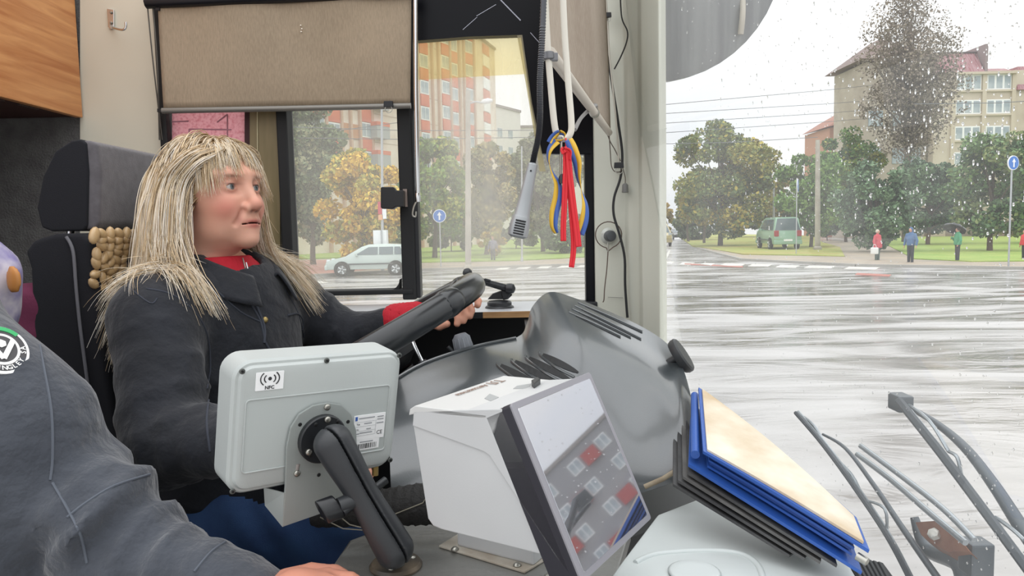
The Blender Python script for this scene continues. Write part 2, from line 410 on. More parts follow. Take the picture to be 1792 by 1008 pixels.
# hanging pink sheet in the rear pane
pk = bpy.data.materials.new('pink_sheet'); pk.use_nodes = True; t = pk.node_tree; b = t.nodes['Principled BSDF']; t.nodes.remove(b)
d1 = t.nodes.new('ShaderNodeBsdfDiffuse'); d2 = t.nodes.new('ShaderNodeBsdfTranslucent'); mx = t.nodes.new('ShaderNodeMixShader'); nz = t.nodes.new('ShaderNodeTexNoise'); rp = t.nodes.new('ShaderNodeValToRGB')
nz.inputs['Scale'].default_value = 26; rp.color_ramp.elements[0].color = lin('dca2ac'); rp.color_ramp.elements[1].color = lin('f7d3d8'); rp.color_ramp.elements[0].position = .3; rp.color_ramp.elements[1].position = .55
t.links.new(nz.outputs['Fac'], rp.inputs[0]); t.links.new(rp.outputs[0], d1.inputs[0]); t.links.new(rp.outputs[0], d2.inputs[0]); mx.inputs[0].default_value = .75
t.links.new(d1.outputs[0], mx.inputs[1]); t.links.new(d2.outputs[0], mx.inputs[2]); t.links.new(mx.outputs[0], t.nodes['Material Output'].inputs[0])
ps = empty('pink_sheet', P(365, 330, 1.955), 'pink translucent sheet hanging in the window above the blonde hair', 'sheet')
slab('sheet', [(301, 186), (430, 186), (426, 330), (301, 330)], 1.955, .002, pk, ps)
fr = MB()
for pp in ([(331, 226), (405, 227)], [(331, 226), (331, 320)], [(398, 200), (398, 320)], [(301, 213), (330, 212)], [(398, 200), (380, 214)]):
    fr.tube([P(a, b, 1.953) for a, b in pp], .002, 5)
fr.build('fold_lines', mat('pink_line', 'b98794', .8), ps)
# ------------------------------------------------------------ window 2, the quarter light
w2 = bpy.data.objects.new('window_2', None); COL.objects.link(w2); struct(w2, 'fixed quarter window between black post and front pillar')
slab('pane', [(727, 40), (1044, 40), (1044, 560), (727, 560)], 1.988, .004, glass_mat('quarter_glass', (.97, .98, .97), haze=.21, hazecol=(.97, .94, .88), refl=.5, dirt=(2, 1, .6)), w2)
FILM = glass_mat('yellow_film', (.97, .92, .74), haze=.10, hazecol=(.9, .82, .6), refl=.3)
slab('tint_band', [(729, 60), (918, 55), (928, 129), (830, 134), (729, 140)], 1.979, .002, FILM, w2)
STRIPF = mat('film_edge', 'd9cfae', .5)
slab('film_edge', [(905, 62), (914, 61), (931, 180), (949, 270), (955, 300), (944, 300), (935, 235), (921, 150)], 1.945, .004, glass_mat('edge_film', (.80, .76, .58), haze=.25, hazecol=(.85, .8, .65)), w2)
bar('sill_rail', 723, 1046, 528, 545, 1.93, 1.985, BLACK, w2)
# thin scratches on the black band over the quarter window
for a, b_, r_ in (((876, 0), (911, 36), .0016), ((810, 52), (835, 30), .0008), ((834, 28), (868, 8), .0008), ((928, 57), (944, 75), .0009)):
    tube('scratch', [P(*a, 1.9545), P(*b_, 1.9545)], r_, mat('scratch_light', 'b9bccb', .4), wl, sides=5)
# ------------------------------------------------------------ sill ledge (plywood shelf under the windows)
SH_Z = 1.905
sh = empty('window_ledge', (-.2, 1.83, SH_Z), 'pale shelf board with bare plywood edge under the side windows', 'shelf')
xa = P(845, 545, 1.72).x; xb = P(926, 545, 1.72).x
wbox('board', -.80, xb + .1, 1.722, 1.944, SH_Z - .014, SH_Z, mat('ledge_white', 'b9bcc0', .35, bump=(40, .05)), sh, .002)
wbox('plywood_edge', xa, xb + .1, 1.716, 1.722, SH_Z - .015, SH_Z - .001, mat('plywood', 'b08a5e', .6, var=(8, '8d6a44', 6), mapscale=(2, 2, 30)), sh)
wbox('edge_band', -.80, xa, 1.716, 1.722, SH_Z - .015, SH_Z - .001, BLACK, sh)
# ------------------------------------------------------------ front pillar
pl_ = [(1037, 1.985), (1040, 1.935), (1093, 1.905), (1099, 1.885), (1118, 1.862), (1123, 1.80), (1147, 1.762), (1154, 1.752), (1158, 1.760), (1166, 1.86), (1160, 1.99)]
pts = [Vector((P(a, 300, y).x, y, 1.45)) for a, y in pl_]
pil = bpy.data.objects.new('trim_1', None); COL.objects.link(pil); struct(pil, 'pale grey front pillar between quarter window and windscreen')
MB().prism(pts, (0, 0, 1.6)).build('pillar', PILLAR, pil, bevel=.004)
tube('seam', [P(1064, 520, 1.914), P(1090, 521, 1.900)], .0008, mat('seam_grey', '8f9088', .7), pil, sides=5)
# ------------------------------------------------------------ windscreen
def wsx(Y, z): return .50 - .150 * (max(Y - .45, 0) / 1.31) ** 2 - .10 * (max(.45 - Y, 0) / 1.3) ** 2 + .10 * (2.1 - z)
ws = bpy.data.objects.new('window_3', None); COL.objects.link(ws); struct(ws, 'large rain-spotted windscreen of the bus')
Ys = [1.81 - 2.8 * i / 40 for i in range(41)]; Zs = [1.25 + 1.75 * j / 14 for j in range(15)]
gv = [(wsx(y, z), y, z) for z in Zs for y in Ys]
gf = [(j * 41 + i, j * 41 + i + 1, (j + 1) * 41 + i + 1, (j + 1) * 41 + i) for j in range(14) for i in range(40)]
WSG = glass_mat('windscreen_glass', (.97, .985, .98), haze=.10, hazecol=(.95, .97, .96), refl=1.0, dirt=(1, 1, .35))
new('glass', gv, gf, WSG, ws, True)
# ============================================================ OUTSIDE: ground
asph = bpy.data.materials.new('wet_asphalt'); asph.use_nodes = True; t = asph.node_tree; b = t.nodes['Principled BSDF']; lk = t.links.new
tc = t.nodes.new('ShaderNodeTexCoord'); mp = t.nodes.new('ShaderNodeMapping'); mp.inputs['Scale'].default_value = (.20, .70, 1)
n1 = t.nodes.new('ShaderNodeTexNoise'); n1.inputs['Scale'].default_value = 1.0; n1.inputs['Detail'].default_value = 6; n1.inputs['Distortion'].default_value = 1.4
r1 = t.nodes.new('ShaderNodeValToRGB'); r1.color_ramp.elements[0].position = .40; r1.color_ramp.elements[1].position = .62
r1.color_ramp.elements[0].color = (.07,) * 3 + (1,); r1.color_ramp.elements[1].color = (.42,) * 3 + (1,)
c1 = t.nodes.new('ShaderNodeValToRGB'); c1.color_ramp.elements[0].color = lin('908c88'); c1.color_ramp.elements[1].color = lin('b6b3b1'); c1.color_ramp.elements[0].position = .35; c1.color_ramp.elements[1].position = .65
n2 = t.nodes.new('ShaderNodeTexNoise'); n2.inputs['Scale'].default_value = 1.1; n2.inputs['Detail'].default_value = 6; n2.inputs['Distortion'].default_value = 1.2
bp = t.nodes.new('ShaderNodeBump'); bp.inputs['Strength'].default_value = .35; bp.inputs['Distance'].default_value = .25
lk(tc.outputs['Object'], mp.inputs[0]); lk(mp.outputs[0], n1.inputs['Vector']); lk(n1.outputs['Fac'], r1.inputs[0]); lk(r1.outputs[0], b.inputs['Roughness'])
lk(mp.outputs[0], n2.inputs['Vector']); lk(n1.outputs['Fac'], c1.inputs[0]); lk(c1.outputs[0], b.inputs['Base Color']); lk(n2.outputs['Fac'], bp.inputs['Height']); lk(bp.outputs[0], b.inputs['Normal'])
b.inputs['Specular IOR Level'].default_value = .9
struct(new('ground', [(-160, -30, 0), (260, -30, 0), (260, 330, 0), (-160, 330, 0)], [(0, 1, 2, 3)], asph), 'wet grey asphalt road with puddles')
def patch(name, pxs, z, m, label):
    top = [PZ(a, b_, z) for a, b_ in pxs]
    o = MB().prism([Vector((p.x, p.y, -.02)) for p in top], (0, 0, z + .02)).build(name, m); return struct(o, label)
GRASS = mat('lawn', '86a04c', .9, var=(.5, '9aa856', 6), bump=(3, .6, .1))
GRASS2 = mat('lawn_yellowing', '93a04e', .9, var=(.3, 'a79a5c', 6), bump=(3, .6, .1))
PAVE = mat('pavement', 'b0a08c', .5, var=(.6, '9a9084', 6))
REDP = mat('red_pavement', 'b77c6f', .5, var=(.5, 'a88479', 6))
patch('lawn', [(150, 462), (480, 453), (600, 450), (735, 458), (900, 455), (1022, 449), (1140, 428), (1148, 410), (900, 411), (600, 420), (150, 432)], .10, GRASS, 'green lawn beyond the pavement seen through the side windows')
patch('lawn', [(1212, 430), (1300, 444), (1478, 448), (1470, 432), (1440, 424), (1420, 412), (1196, 408), (1192, 416)], .10, GRASS2, 'yellowing lawn on the far corner under the green van')
patch('lawn', [(1552, 428), (1600, 452), (1700, 457), (2200, 452), (2200, 405), (1545, 412)], .10, GRASS, 'bright green lawn behind the waiting pedestrians')
patch('pavement', [(150, 490), (505, 483), (600, 478), (735, 471), (1022, 461), (1148, 437), (1140, 430), (1022, 451), (900, 457), (735, 460), (600, 453), (150, 464)], .06, PAVE, 'damp pavement along the far kerb behind the car')
patch('red_pavement', [(480, 482), (570, 479), (640, 472), (640, 454), (500, 456), (400, 458), (400, 484)], .075, REDP, 'reddish paving beside the silver car')
patch('pavement', [(1222, 433), (1300, 453), (1500, 463), (1792, 468), (2200, 474), (2200, 455), (1700, 458), (1600, 454), (1548, 426), (1440, 421), (1480, 449), (1300, 446), (1230, 433)], .06, PAVE, 'tan pavement where the pedestrians wait')
KERB = mat('kerb', 'a3a099', .6)
for pp, lab in (([(505, 484), (600, 479), (735, 472), (1022, 462), (1148, 438)], 'far kerb of the road seen through the side windows'), ([(1222, 434), (1300, 454), (1500, 464), (1792, 469), (2200, 475)], 'far kerb in front of the pedestrians')):
    q = [PZ(a, b_, .06) for a, b_ in pp]; kb = MB()
    for a, b_ in zip(q, q[1:]):
        d = (b_ - a); n = Vector((d.y, -d.x, 0)).normalized() * .16; kb.prism([Vector((a.x, a.y, 0)), Vector((b_.x, b_.y, 0)), Vector((b_.x + n.x, b_.y + n.y, 0)), Vector((a.x + n.x, a.y + n.y, 0))], (0, 0, .12))
    struct(kb.build('kerb', KERB), lab)
ROADP = mat('road_paint', 'dedbd2', .5, var=(1.2, 'b9b6b0', 5))
rm = bpy.data.objects.new('road_marking', None); COL.objects.link(rm); struct(rm, 'white zebra stripes and lane lines on the wet road')
def stripe(pxs, m=ROADP):
    MB().prism([PZ(a, b_, .002) for a, b_ in pxs], (0, 0, .012)).build('stripe', m, rm)
for x0 in (866, 902, 938, 974, 1008): stripe([(x0, 472 - (x0 - 866) * .03), (x0 + 20, 472 - (x0 - 866) * .03), (x0 + 36, 465 - (x0 - 866) * .03), (x0 + 19, 465 - (x0 - 866) * .03)])
for x0, x1, y in ((1166, 1182, 457), (1196, 1216, 459), (1232, 1252, 460), (1268, 1305, 461), (1318, 1352, 462), (1366, 1400, 464), (1416, 1462, 465), (1486, 1540, 467)):
    stripe([(x0, y), (x1, y + 1), (x1 - 8, y + 5), (x0 - 9, y + 4)])
stripe([(1170, 438), (1174, 438), (1165, 457), (1160, 457)])
stripe([(508, 496), (560, 492), (575, 495), (510, 501)])
stripe([(1198, 461), (1300, 466), (1300, 468), (1198, 463)], mat('red_road_paint', 'b06a5c', .5))
stripe([(1500, 478), (1560, 481), (1556, 484), (1496, 481)], MATS['red_road_paint'])
# ============================================================ OUTSIDE: buildings
WALLB = mat('block_wall', 'e8dccf', .8, var=(.5, 'd6c4b2', 5))
REDPAN = mat('red_panel', 'd87a58', .7, var=(.8, 'c96c4e', 4))
WFRAME = mat('white_frame', 'eff0ee', .5)
PANE = mat('window_pane', '8d9ba3', .15, var=(.7, 'b4bdc0', 2))
BROWNW = mat('narrow_brown', 'c08a60', .7)
ROOFGREY = mat('roof_grey', '8c8480', .8)
class Facade:
    def __init__(s, A, e, root):
        s.A = Vector(A); s.e = Vector(e).normalized(); s.n = Vector((s.e.y, -s.e.x, 0)); s.root = root; s.cache = {}
        s.rot = Matrix(((s.e.x, s.n.x, 0), (s.e.y, s.n.y, 0), (0, 0, 1)))
    def t_of(s, px):
        r = (px - CX) / F_PX; return (r * s.A.y - s.A.x) / (s.e.x - s.e.y * r)
    def piece(s, name, t0, t1, z0, z1, out, th, m, parent=None):
        """box on the facade, centre t, standing `out` proud; alike pieces share mesh data"""
        key = (name, round(t1 - t0, 3), round(z1 - z0, 3), th, m.name)
        c = s.A + s.e * ((t0 + t1) / 2) + s.n * (out - th / 2) + Vector((0, 0, (z0 + z1) / 2))
        if key not in s.cache:
            bm = MB().box((0, 0, 0), (t1 - t0, th, z1 - z0)); me = bpy.data.meshes.new(name); me.from_pydata(bm.v, [], bm.f); me.update(); me.materials.append(m); s.cache[key] = me
        o = bpy.data.objects.new(name, s.cache[key]); COL.objects.link(o)
        M = Matrix.Translation(c) @ s.rot.to_4x4()
        if parent is None: parent = s.root
        o.parent = parent; o.matrix_parent_inverse = parent.matrix_world.inverted(); o.matrix_world = M
        return o
tb = empty('apartment_block', (-10, 80, 0), 'tall pale apartment block with orange-red panels under its windows', 'building')
f1 = Facade((-17.3, 68, 0), (.497, .868, 0), tb)
t_end = f1.t_of(842)
f1.piece('wall', -14, t_end, 0, 25.6, 0, 12, WALLB)
f1.piece('parapet', -14, t_end, 25.6, 26.0, .25, 12.3, ROOFGREY)
def column(fc, px, tw, z_off, floors, w, balcony=False):
    tcn = fc.t_of(px)
    for k in floors:
        z = 2.8 * k + z_off
        wn = fc.piece('window', tcn - w / 2, tcn + w / 2, z, z + 1.45, .10, .2, WFRAME)
        for i in range(2):
            ww = w * .40; x = tcn - w / 2 + w * .07 + i * (ww + w * .06)
            fc.piece('pane', x, x + ww, z + .12, z + 1.33, .12, .05, PANE, wn)
        fc.piece('red_panel', tcn - w / 2, tcn + w / 2, z + 1.5, z + 2.75, .14, .2, REDPAN)
for px, off, w in ((567, 0, 1.6), (594, -.5, 1.6), (649, 0, 1.5), (752, 0, 1.5), (789, .6, 1.5), (803, .1, 1.5), (829, .5, 1.7)):
    column(f1, px, 2, off, range(3, 9), w)
for px in (613, 630):
    tt = f1.t_of(px)
    for k in range(3, 9): f1.piece('stair_window', tt - .5, tt + .5, 2.8 * k - .3, 2.8 * k + 1.1, .08, .15, BROWNW)
tt = f1.t_of(668)
for k in range(3, 9):
    bl = f1.piece('balcony', tt - 1.0, tt + 1.0, 2.8 * k, 2.8 * k + 1.2, .9, .9, mat('balcony_grey', 'a9aaa8', .7)); f1.piece('balcony_front', tt - 1.0, tt + 1.0, 2.8 * k + 1.2, 2.8 * k + 1.6, .92, .9, REDPAN, bl)
for px in (580, 606, 622, 638, 659, 740, 765, 776, 796, 812, 820, 837):
    tt = f1.t_of(px); f1.piece('rib', tt - .12, tt + .12, 0, 25.6, .3, .3, mat('block_rib', 'c3a48c', .8))
for k in range(3, 10): f1.piece('floor_joint', -14, t_end, 2.8 * k - .36, 2.8 * k - .30, .02, .04, mat('joint', 'b7a594', .9))
B2 = f1.A + f1.e * t_end; f2 = Facade(B2, (.27, .96, 0), tb)
f2.piece('end_wall', 0, 8.4, 0, 25.4, -.1, 9, WALLB); f2.piece('end_roof', 0, 8.4, 25.4, 25.7, .1, 9.2, ROOFGREY)
for k in range(3, 9): f2.piece('red_panel', 3, 5.5, 2.8 * k + 1.5, 2.8 * k + 2.7, .05, .2, REDPAN); f2.piece('window', 3, 5.5, 2.8 * k, 2.8 * k + 1.4, .05, .2, WFRAME)
fb = empty('apartment_block', (2, 135, 0), 'low pale far block with a sloping roofline right of the tall block', 'building')
f3 = Facade((-2.5, 120, 0), (.5, .86, 0), fb); f3.piece('wall', -4, 9, 0, 21.5, 0, 10, mat('far_wall', 'd9d5cf', .9)); f3.piece('parapet', -4, 9, 21.5, 21.9, .2, 10.3, ROOFGREY)
f3b = Facade((2, 128, 0), (1, .05, 0), fb); f3b.piece('wing_wall', 0, 16, 0, 19.0, 0, 10, MATS['far_wall']); f3b.piece('wing_parapet', 0, 16, 19.0, 19.4, .2, 10.3, ROOFGREY)
for k in range(4, 7):
    for i in range(3): f3.piece('window', -2 + 3.4 * i, -.6 + 3.4 * i, 2.8 * k, 2.8 * k + 1.4, .04, .1, PANE)
    for i in range(4): f3b.piece('window', 1.5 + 3.4 * i, 3 + 3.4 * i, 2.8 * k, 2.8 * k + 1.4, .04, .1, PANE)
# right hand building with red mansard roof
RB = empty('apartment_house', (55, 86, 0), 'beige house with wide white windows and dark red mansard roof', 'building')
WALLR = mat('house_wall', 'cfc3b0', .85, var=(.4, 'bcae9a', 5)); ROOFR = mat('mansard_red', '8a4a4e', .6, var=(1.5, 'a8868a', 5), mapscale=(6, 1, .6)); TURRET = mat('turret_roof', '75625c', .7)
YR = 83
def frb(px): return P(px, 300, YR).x
f4 = Facade((0, YR, 0), (1, 0, 0), RB)
f4.piece('wall', frb(1632), frb(1960), 0, 18.2, 0, 12, WALLR)
def zz(py, px=1700, Y=YR): return P(px, py, Y).z
f4.piece('cornice', frb(1630), frb(1770), zz(131), zz(127), .5, 1, mat('cornice', 'c9bca6', .8))
for px0, px1 in ((1668, 1712), (1722, 1764), (1806, 1850), (1862, 1905)):
    for ya, yb in ((158, 131), (200, 175), (245, 221), (290, 266)):
        x0, x1 = frb(px0), frb(px1); wn = f4.piece('window', x0, x1, zz(ya), zz(yb), .08, .2, WFRAME)
        for i in range(3):
            pw = (x1 - x0) / 3; f4.piece('pane', x0 + pw * i + .14, x0 + pw * (i + 1) - .10, zz(ya) + .16, zz(yb) - .14, .10, .05, PANE, wn)
        f4.piece('sill', x0 - .1, x1 + .1, zz(ya) - .2, zz(ya), .2, .3, MATS['cornice'])
for px in (1664, 1717, 1768, 1800): f4.piece('pilaster', frb(px) - .22, frb(px) + .22, 0, zz(131), .22, .3, MATS['cornice'])
# mansard slopes
def mansard(px0, px1, ybot, ytop, inset, name='roof', m=ROOFR, Y=YR):
    a0, a1 = P(px0, ybot, Y), P(px1, ybot, Y); z1 = P(px0, ytop, Y).z
    base = [Vector((a0.x, Y - .4, a0.z)), Vector((a1.x, Y - .4, a0.z)), Vector((a1.x, Y + 10, a0.z)), Vector((a0.x, Y + 10, a0.z))]
    top = [Vector((a0.x + inset, Y + 1.4, z1)), Vector((a1.x - inset * .3, Y + 1.4, z1)), Vector((a1.x - inset * .3, Y + 9, z1)), Vector((a0.x + inset, Y + 9, z1))]
    return new(name, base + top, [(3, 2, 1, 0), (4, 5, 6, 7), (0, 1, 5, 4), (1, 2, 6, 5), (2, 3, 7, 6), (3, 0, 4, 7)], m, RB)
mansard(1634, 1720, 129, 88, .8); mansard(1722, 1772, 127, 116, .3)
mansard(1776, 1960, 158, 112, 1.2)
for i in range(9):
    x = frb(1640 + 9 * i); new('roof_seam', *(lambda bb: (bb.v, bb.f))(MB().tube([(x + .05, YR - .42, zz(129)), (x + .2, YR + 1.36, zz(89))], .05, 5)), MATS['mansard_red'], RB)
f4.piece('firewall', frb(1716), frb(1721), zz(127), zz(78), .2, 6, mat('firewall', '8d7d7d', .8))
f4.piece('gutter', frb(1640), frb(1722), zz(88), zz(86), -1.2, .3, mat('gutter_dark', '55494b', .6))
# turret block left of it
x0, x1 = P(1515, 110, 84).x, P(1625, 110, 84).x
MB().box(((x0 + x1) / 2, 88, 9.8), (x1 - x0, 8, 19.6)).build('turret_wall', mat('turret_wall', 'b8ad9f', .85, var=(.5, 'a59a8c', 5)), RB)
zt0 = P(1560, 104, 84).z; zt1 = P(1560, 58, 84).z; xm = P(1568, 100, 84).x
new('turret_roof', [(x0 - .8, 83.2, zt0), (x1 + .8, 83.2, zt0), (x1 + .8, 93, zt0), (x0 - .8, 93, zt0), (xm - .6, 87, zt1), (xm + .6, 87, zt1), (xm + .6, 89, zt1), (xm - .6, 89, zt1)], [(3, 2, 1, 0), (4, 5, 6, 7), (0, 1, 5, 4), (1, 2, 6, 5), (2, 3, 7, 6), (3, 0, 4, 7)], TURRET, RB)
for k in range(3):
    for px in (1532, 1575, 1600):
        xx = P(px, 200, 84).x; MB().box((xx, 83.98, 5 + 4.2 * k), (1.6, .12, 1.7)).build('turret_window', PANE, RB)
lb = empty('low_house', (42, 95, 0), 'small brick-red roofed house end left of the bare tree', 'building')
xa, xb = P(1452, 220, 96).x, P(1508, 220, 96).x
MB().box(((xa + xb) / 2, 100, 7), (xb - xa, 8, 14)).build('house_wall', mat('brick_wall', 'b7866e', .85), lb)
zr = P(1480, 205, 96).z
new('house_roof', [(xa - .4, 95.6, zr - 1.2), (xb + .4, 95.6, zr - .2), (xb + .4, 104, zr - .2), (xa - .4, 104, zr - 1.2), (xa + 1.2, 98, zr), (xb, 98, zr + 1.6), (xb, 102, zr + 1.6), (xa + 1.2, 102, zr)], [(3, 2, 1, 0), (4, 5, 6, 7), (0, 1, 5, 4), (1, 2, 6, 5), (2, 3, 7, 6), (3, 0, 4, 7)], mat('old_roof', '9a6a58', .8), lb)
# block across the junction, out of the frame but mirrored in the ticket machine's screen
mb_ = empty('apartment_block', (70, 37, 0), 'grey block with red balcony panels mirrored in the ticket machine screen', 'building')
f5 = Facade((70.6, 37.6, 0), (.469, -.883, 0), mb_)
f5.piece('wall', -16, 16, 0, 13.6, 0, 10, mat('mirror_block_wall', '8f8f92', .85)); f5.piece('parapet', -16, 16, 13.6, 14.0, .2, 10.3, ROOFGREY)
for k in range(5):
    for i in range(8):
        t0 = -15 + 3.9 * i; wn = f5.piece('window', t0, t0 + 1.5, 2.7 * k + .5, 2.7 * k + 1.9, .08, .2, WFRAME)
        for j in range(2): f5.piece('pane', t0 + .12 + .68 * j, t0 + .7 + .68 * j, 2.7 * k + .62, 2.7 * k + 1.78, .1, .05, PANE, wn)
        if (i + k) % 2: f5.piece('red_panel', t0 + 1.7, t0 + 3.6, 2.7 * k + .3, 2.7 * k + 1.7, .5, .6, mat('balcony_red', 'a8342c', .7))
# low wall / fence behind the lawns
fw = empty('low_wall', G(1700, 420), 'long grey-brown low wall behind the right-hand lawn', 'wall')
a = PZ(1505, 414, .1); b_ = PZ(2100, 412, .1)
MB().prism([a, b_, b_ + Vector((0, .4, 0)), a + Vector((0, .4, 0))], (0, 0, 1.5)).build('wall_body', mat('lowwall', '9d9286', .9, var=(.6, '87796c', 5)), fw)
MB().prism([a + Vector((0, -.1, 1.5)), b_ + Vector((0, -.1, 1.5)), b_ + Vector((0, .5, 1.5)), a + Vector((0, .5, 1.5))], (0, 0, .15)).build('coping', mat('coping', '7c7268', .9), fw)
fw = empty('low_wall', G(560, 440), 'pale low wall behind the yellow tree seen through the sliding window', 'wall')
a = PZ(430, 446, .1); b_ = PZ(735, 436, .1)
MB().prism([a, b_, b_ + Vector((0, .4, 0)), a + Vector((0, .4, 0))], (0, 0, .9)).build('wall_body', mat('lowwall2', 'a9a29a', .9), fw)
MB().prism([a + Vector((0, -.1, .9)), b_ + Vector((0, -.1, .9)), b_ + Vector((0, .5, .9)), a + Vector((0, .5, .9))], (0, 0, .1)).build('coping', MATS['coping'], fw)
# ============================================================ OUTSIDE: trees
BARK = mat('bark', '5c5146', .9, bump=(8, .6)); BARKG = mat('bark_grey', '7a7068', .9, bump=(8, .6))
LEAF = mat('leaves', (1, 1, 1, 1), .6, attr='Col', spec=.3)
def tree(label, px, ybase, ytop, wpx, Y, cols, n=7000, leaf=.22, trunk=.22, crown_lo=.25, bark=BARK, seed=1, shape='round', clumps=46, group=None, name='tree', density=1.0, branches=16, cat='tree'):
    rg = np.random.default_rng(seed); n = int(n * (1.7 if shape != 'column' else 1.5)); leaf *= 1.22 if shape != 'column' else 1.1
    base = P(px, ybase, Y); base.z = 0; H = P(px, ytop, Y).z; W = wpx * Y / F_PX / 2
    root = empty(name, base, label, cat, group)
    z0 = H * crown_lo; rz = (H - z0) / 2; zc = z0 + rz
    cl = []
    while len(cl) < clumps:
        q = rg.uniform(-1, 1, 3)
        rr = np.linalg.norm(q)
        if rr > 1 or rr < .2: continue
        if shape == 'cone': q[:2] *= (1 - .55 * (q[2] + 1) / 2)
        if shape == 'column': q[:2] *= (.55 + .45 * math.sqrt(max(0, 1 - q[2] ** 2)))
        cl.append(q)
    cl = np.array(cl); C = cl * np.array([W * .86, W * .86, rz * .9]) + np.array([base.x, base.y, zc])
    cs = rg.uniform(.16, .30, len(C)) * (W * .55 + rz * .45)
    k = rg.integers(0, len(C), n); d = rg.normal(size=(n, 3)); d /= np.linalg.norm(d, axis=1)[:, None]
    pos = C[k] + d * (cs[k] * rg.uniform(.35, 1.05, n) ** .6)[:, None] * np.array([1, 1, .8])
    pos[:, 2] = np.maximum(pos[:, 2], .25)
    u = rg.normal(size=(n, 3)); u /= np.linalg.norm(u, axis=1)[:, None]; v = np.cross(u, rg.normal(size=(n, 3))); v /= np.linalg.norm(v, axis=1)[:, None]
    s = leaf * rg.uniform(.6, 1.35, n)[:, None]
    V = np.stack([pos - u * s * .5, pos + v * s * .32, pos + u * s * .5, pos - v * s * .32], 1).reshape(-1, 3)
    F = np.arange(4 * n).reshape(-1, 4)
    pal = np.array([lin(c)[:3] for c in cols]); ck = rg.integers(0, len(pal), len(C))
    mixr = rg.random(n); ci = np.where(mixr < .6, ck[k], rg.integers(0, len(pal), n)); cc = pal[ci] * rg.uniform(.75, 1.2, n)[:, None]
    npmesh('foliage', V, F, LEAF, root, False, np.repeat(cc, 4, 0))
    tr = MB(); r0 = trunk
    tp = [base + Vector((0, 0, -.1)), base + Vector((rg.normal() * .1, 0, z0)), base + Vector((rg.normal() * .2, rg.normal() * .2, zc)), base + Vector((0, 0, zc + rz * .6))]
    tp = smoothpath(tp, 4); tr.tube(tp, [r0 * (1 - .8 * i / (len(tp) - 1)) for i in range(len(tp))], 7)
    tr.build('trunk', bark, root, True)
    for i in range(branches):
        c = Vector(C[i % len(C)]); a = base + Vector((0, 0, z0 + (c.z - z0) * .45))
        mid = (a + c) / 2 + Vector((0, 0, .2))
        tube('branch', [a, mid, c], [r0 * .35, r0 * .2, r0 * .06], bark, root, sides=5)
    return root
GN = ['5b7038', '6d7f40', '4a6034', '808a48']; YL = ['e2bc44', 'ecc957', 'd6b040', 'bfb450', 'a8a84c']; DG = ['4f6446', '5f7152', '6c7a58', '44583f']
tree('haze-paled dark green tree left of the yellow tree in the sliding window', 548, 430, 168, 120, 46, ['7d8a66', '8c9672', '6d7d5a', '9f9f76', '64734d'], 9000, .26, seed=3, crown_lo=.10)  # leaf colours lightened so that they carry the haze
tree('bright yellow autumn tree behind the silver car', 640, 438, 262, 165, 40, YL, 9500, .22, seed=5, crown_lo=.06, trunk=.14)
tree('tall green tree behind the blue round sign in the quarter window', 760, 432, 228, 135, 52, ['7d9a45', '94a850', '6a8a3c', 'a5a84a'], 9000, .26, seed=6, crown_lo=.12)
tree('olive brown tree behind the concrete pole in the quarter window', 850, 432, 235, 110, 56, ['98905a', 'a89a5c', '7f8450', 'b5a468'], 8000, .28, seed=8, crown_lo=.12)
tree('grey green tree right of the quarter window microphone', 950, 432, 205, 150, 60, ['7e8560', '8c8f68', '6e7852', '9a9a70'], 9000, .30, seed=9, crown_lo=.12)
tree('small golden bush behind the walking woman', 862, 436, 392, 60, 50, ['c0a045', 'a8a850', 'b59a3c'], 1800, .20, seed=10, crown_lo=.05, trunk=.06, clumps=18, name='bush', branches=6, cat='bush')
tree('low dark bush under the green tree in the quarter window', 990, 436, 385, 120, 56, ['5c6e44', '6a7c4e', '4f6040'], 2600, .26, seed=11, crown_lo=.02, trunk=.06, clumps=20, name='bush', branches=5, cat='bush')
tree('big round green and gold tree beside the side street', 1260, 420, 200, 182, 66, ['8a9450', '9c9a50', '6d7f4a', 'b5a44a', '647648'], 13500, .28, seed=12, crown_lo=.07, trunk=.3, clumps=60)
tree('smaller golden tree right of the big round tree', 1338, 420, 258, 80, 76, ['b09a48', '9c9448', '7f8a4a'], 5200, .24, seed=13, crown_lo=.12, trunk=.16)
tree('fresh green tree left of the concrete lamp post', 1418, 418, 236, 120, 58, ['6f9048', '7f9c50', '5c8040'], 7000, .24, seed=14, crown_lo=.08, trunk=.18)
tree('green tree with yellow tips between lamp post and bare tree', 1482, 418, 224, 120, 70, ['6a8a48', '8c9a4c', '557a42', 'a0a04c'], 7500, .24, seed=15, crown_lo=.08, trunk=.18)
tree('tall nearly bare grey tree with sparse leaves beside the house', 1585, 422, -30, 165, 66, ['94887a', '857a6c', 'a69a8c', '7a7062'], 12000, .21, seed=16, crown_lo=.30, trunk=.36, bark=BARKG, shape='column', clumps=110, branches=90)
tree('dark blue-green tree behind the pedestrian in red', 1530, 418, 285, 140, 48, ['6a8662', '76906c', '5a7455'], 7000, .22, seed=17, crown_lo=.06)
tree('dense dark tree behind the pedestrian in blue', 1625, 418, 268, 140, 58, ['5f7a5a', '6e8764', '526b50'], 7500, .22, seed=18, crown_lo=.06)
tree('dark green tree at the right edge in front of the house', 1735, 420, 215, 150, 45, ['607c52', '708c58', '54704a', '8a9660'], 8000, .22, seed=19, crown_lo=.06)
tree('spreading dark tree past the right edge sign', 1830, 420, 225, 150, 56, ['6a7f58', '7a8a60', '5a6f4e'], 5000, .22, seed=20, crown_lo=.06)
tree('golden street tree far down the side street', 1163, 412, 352, 30, 95, ['c8a44a', 'b9a050', 'a89a50'], 1500, .3, seed=21, crown_lo=.1, trunk=.12, clumps=16, branches=5)
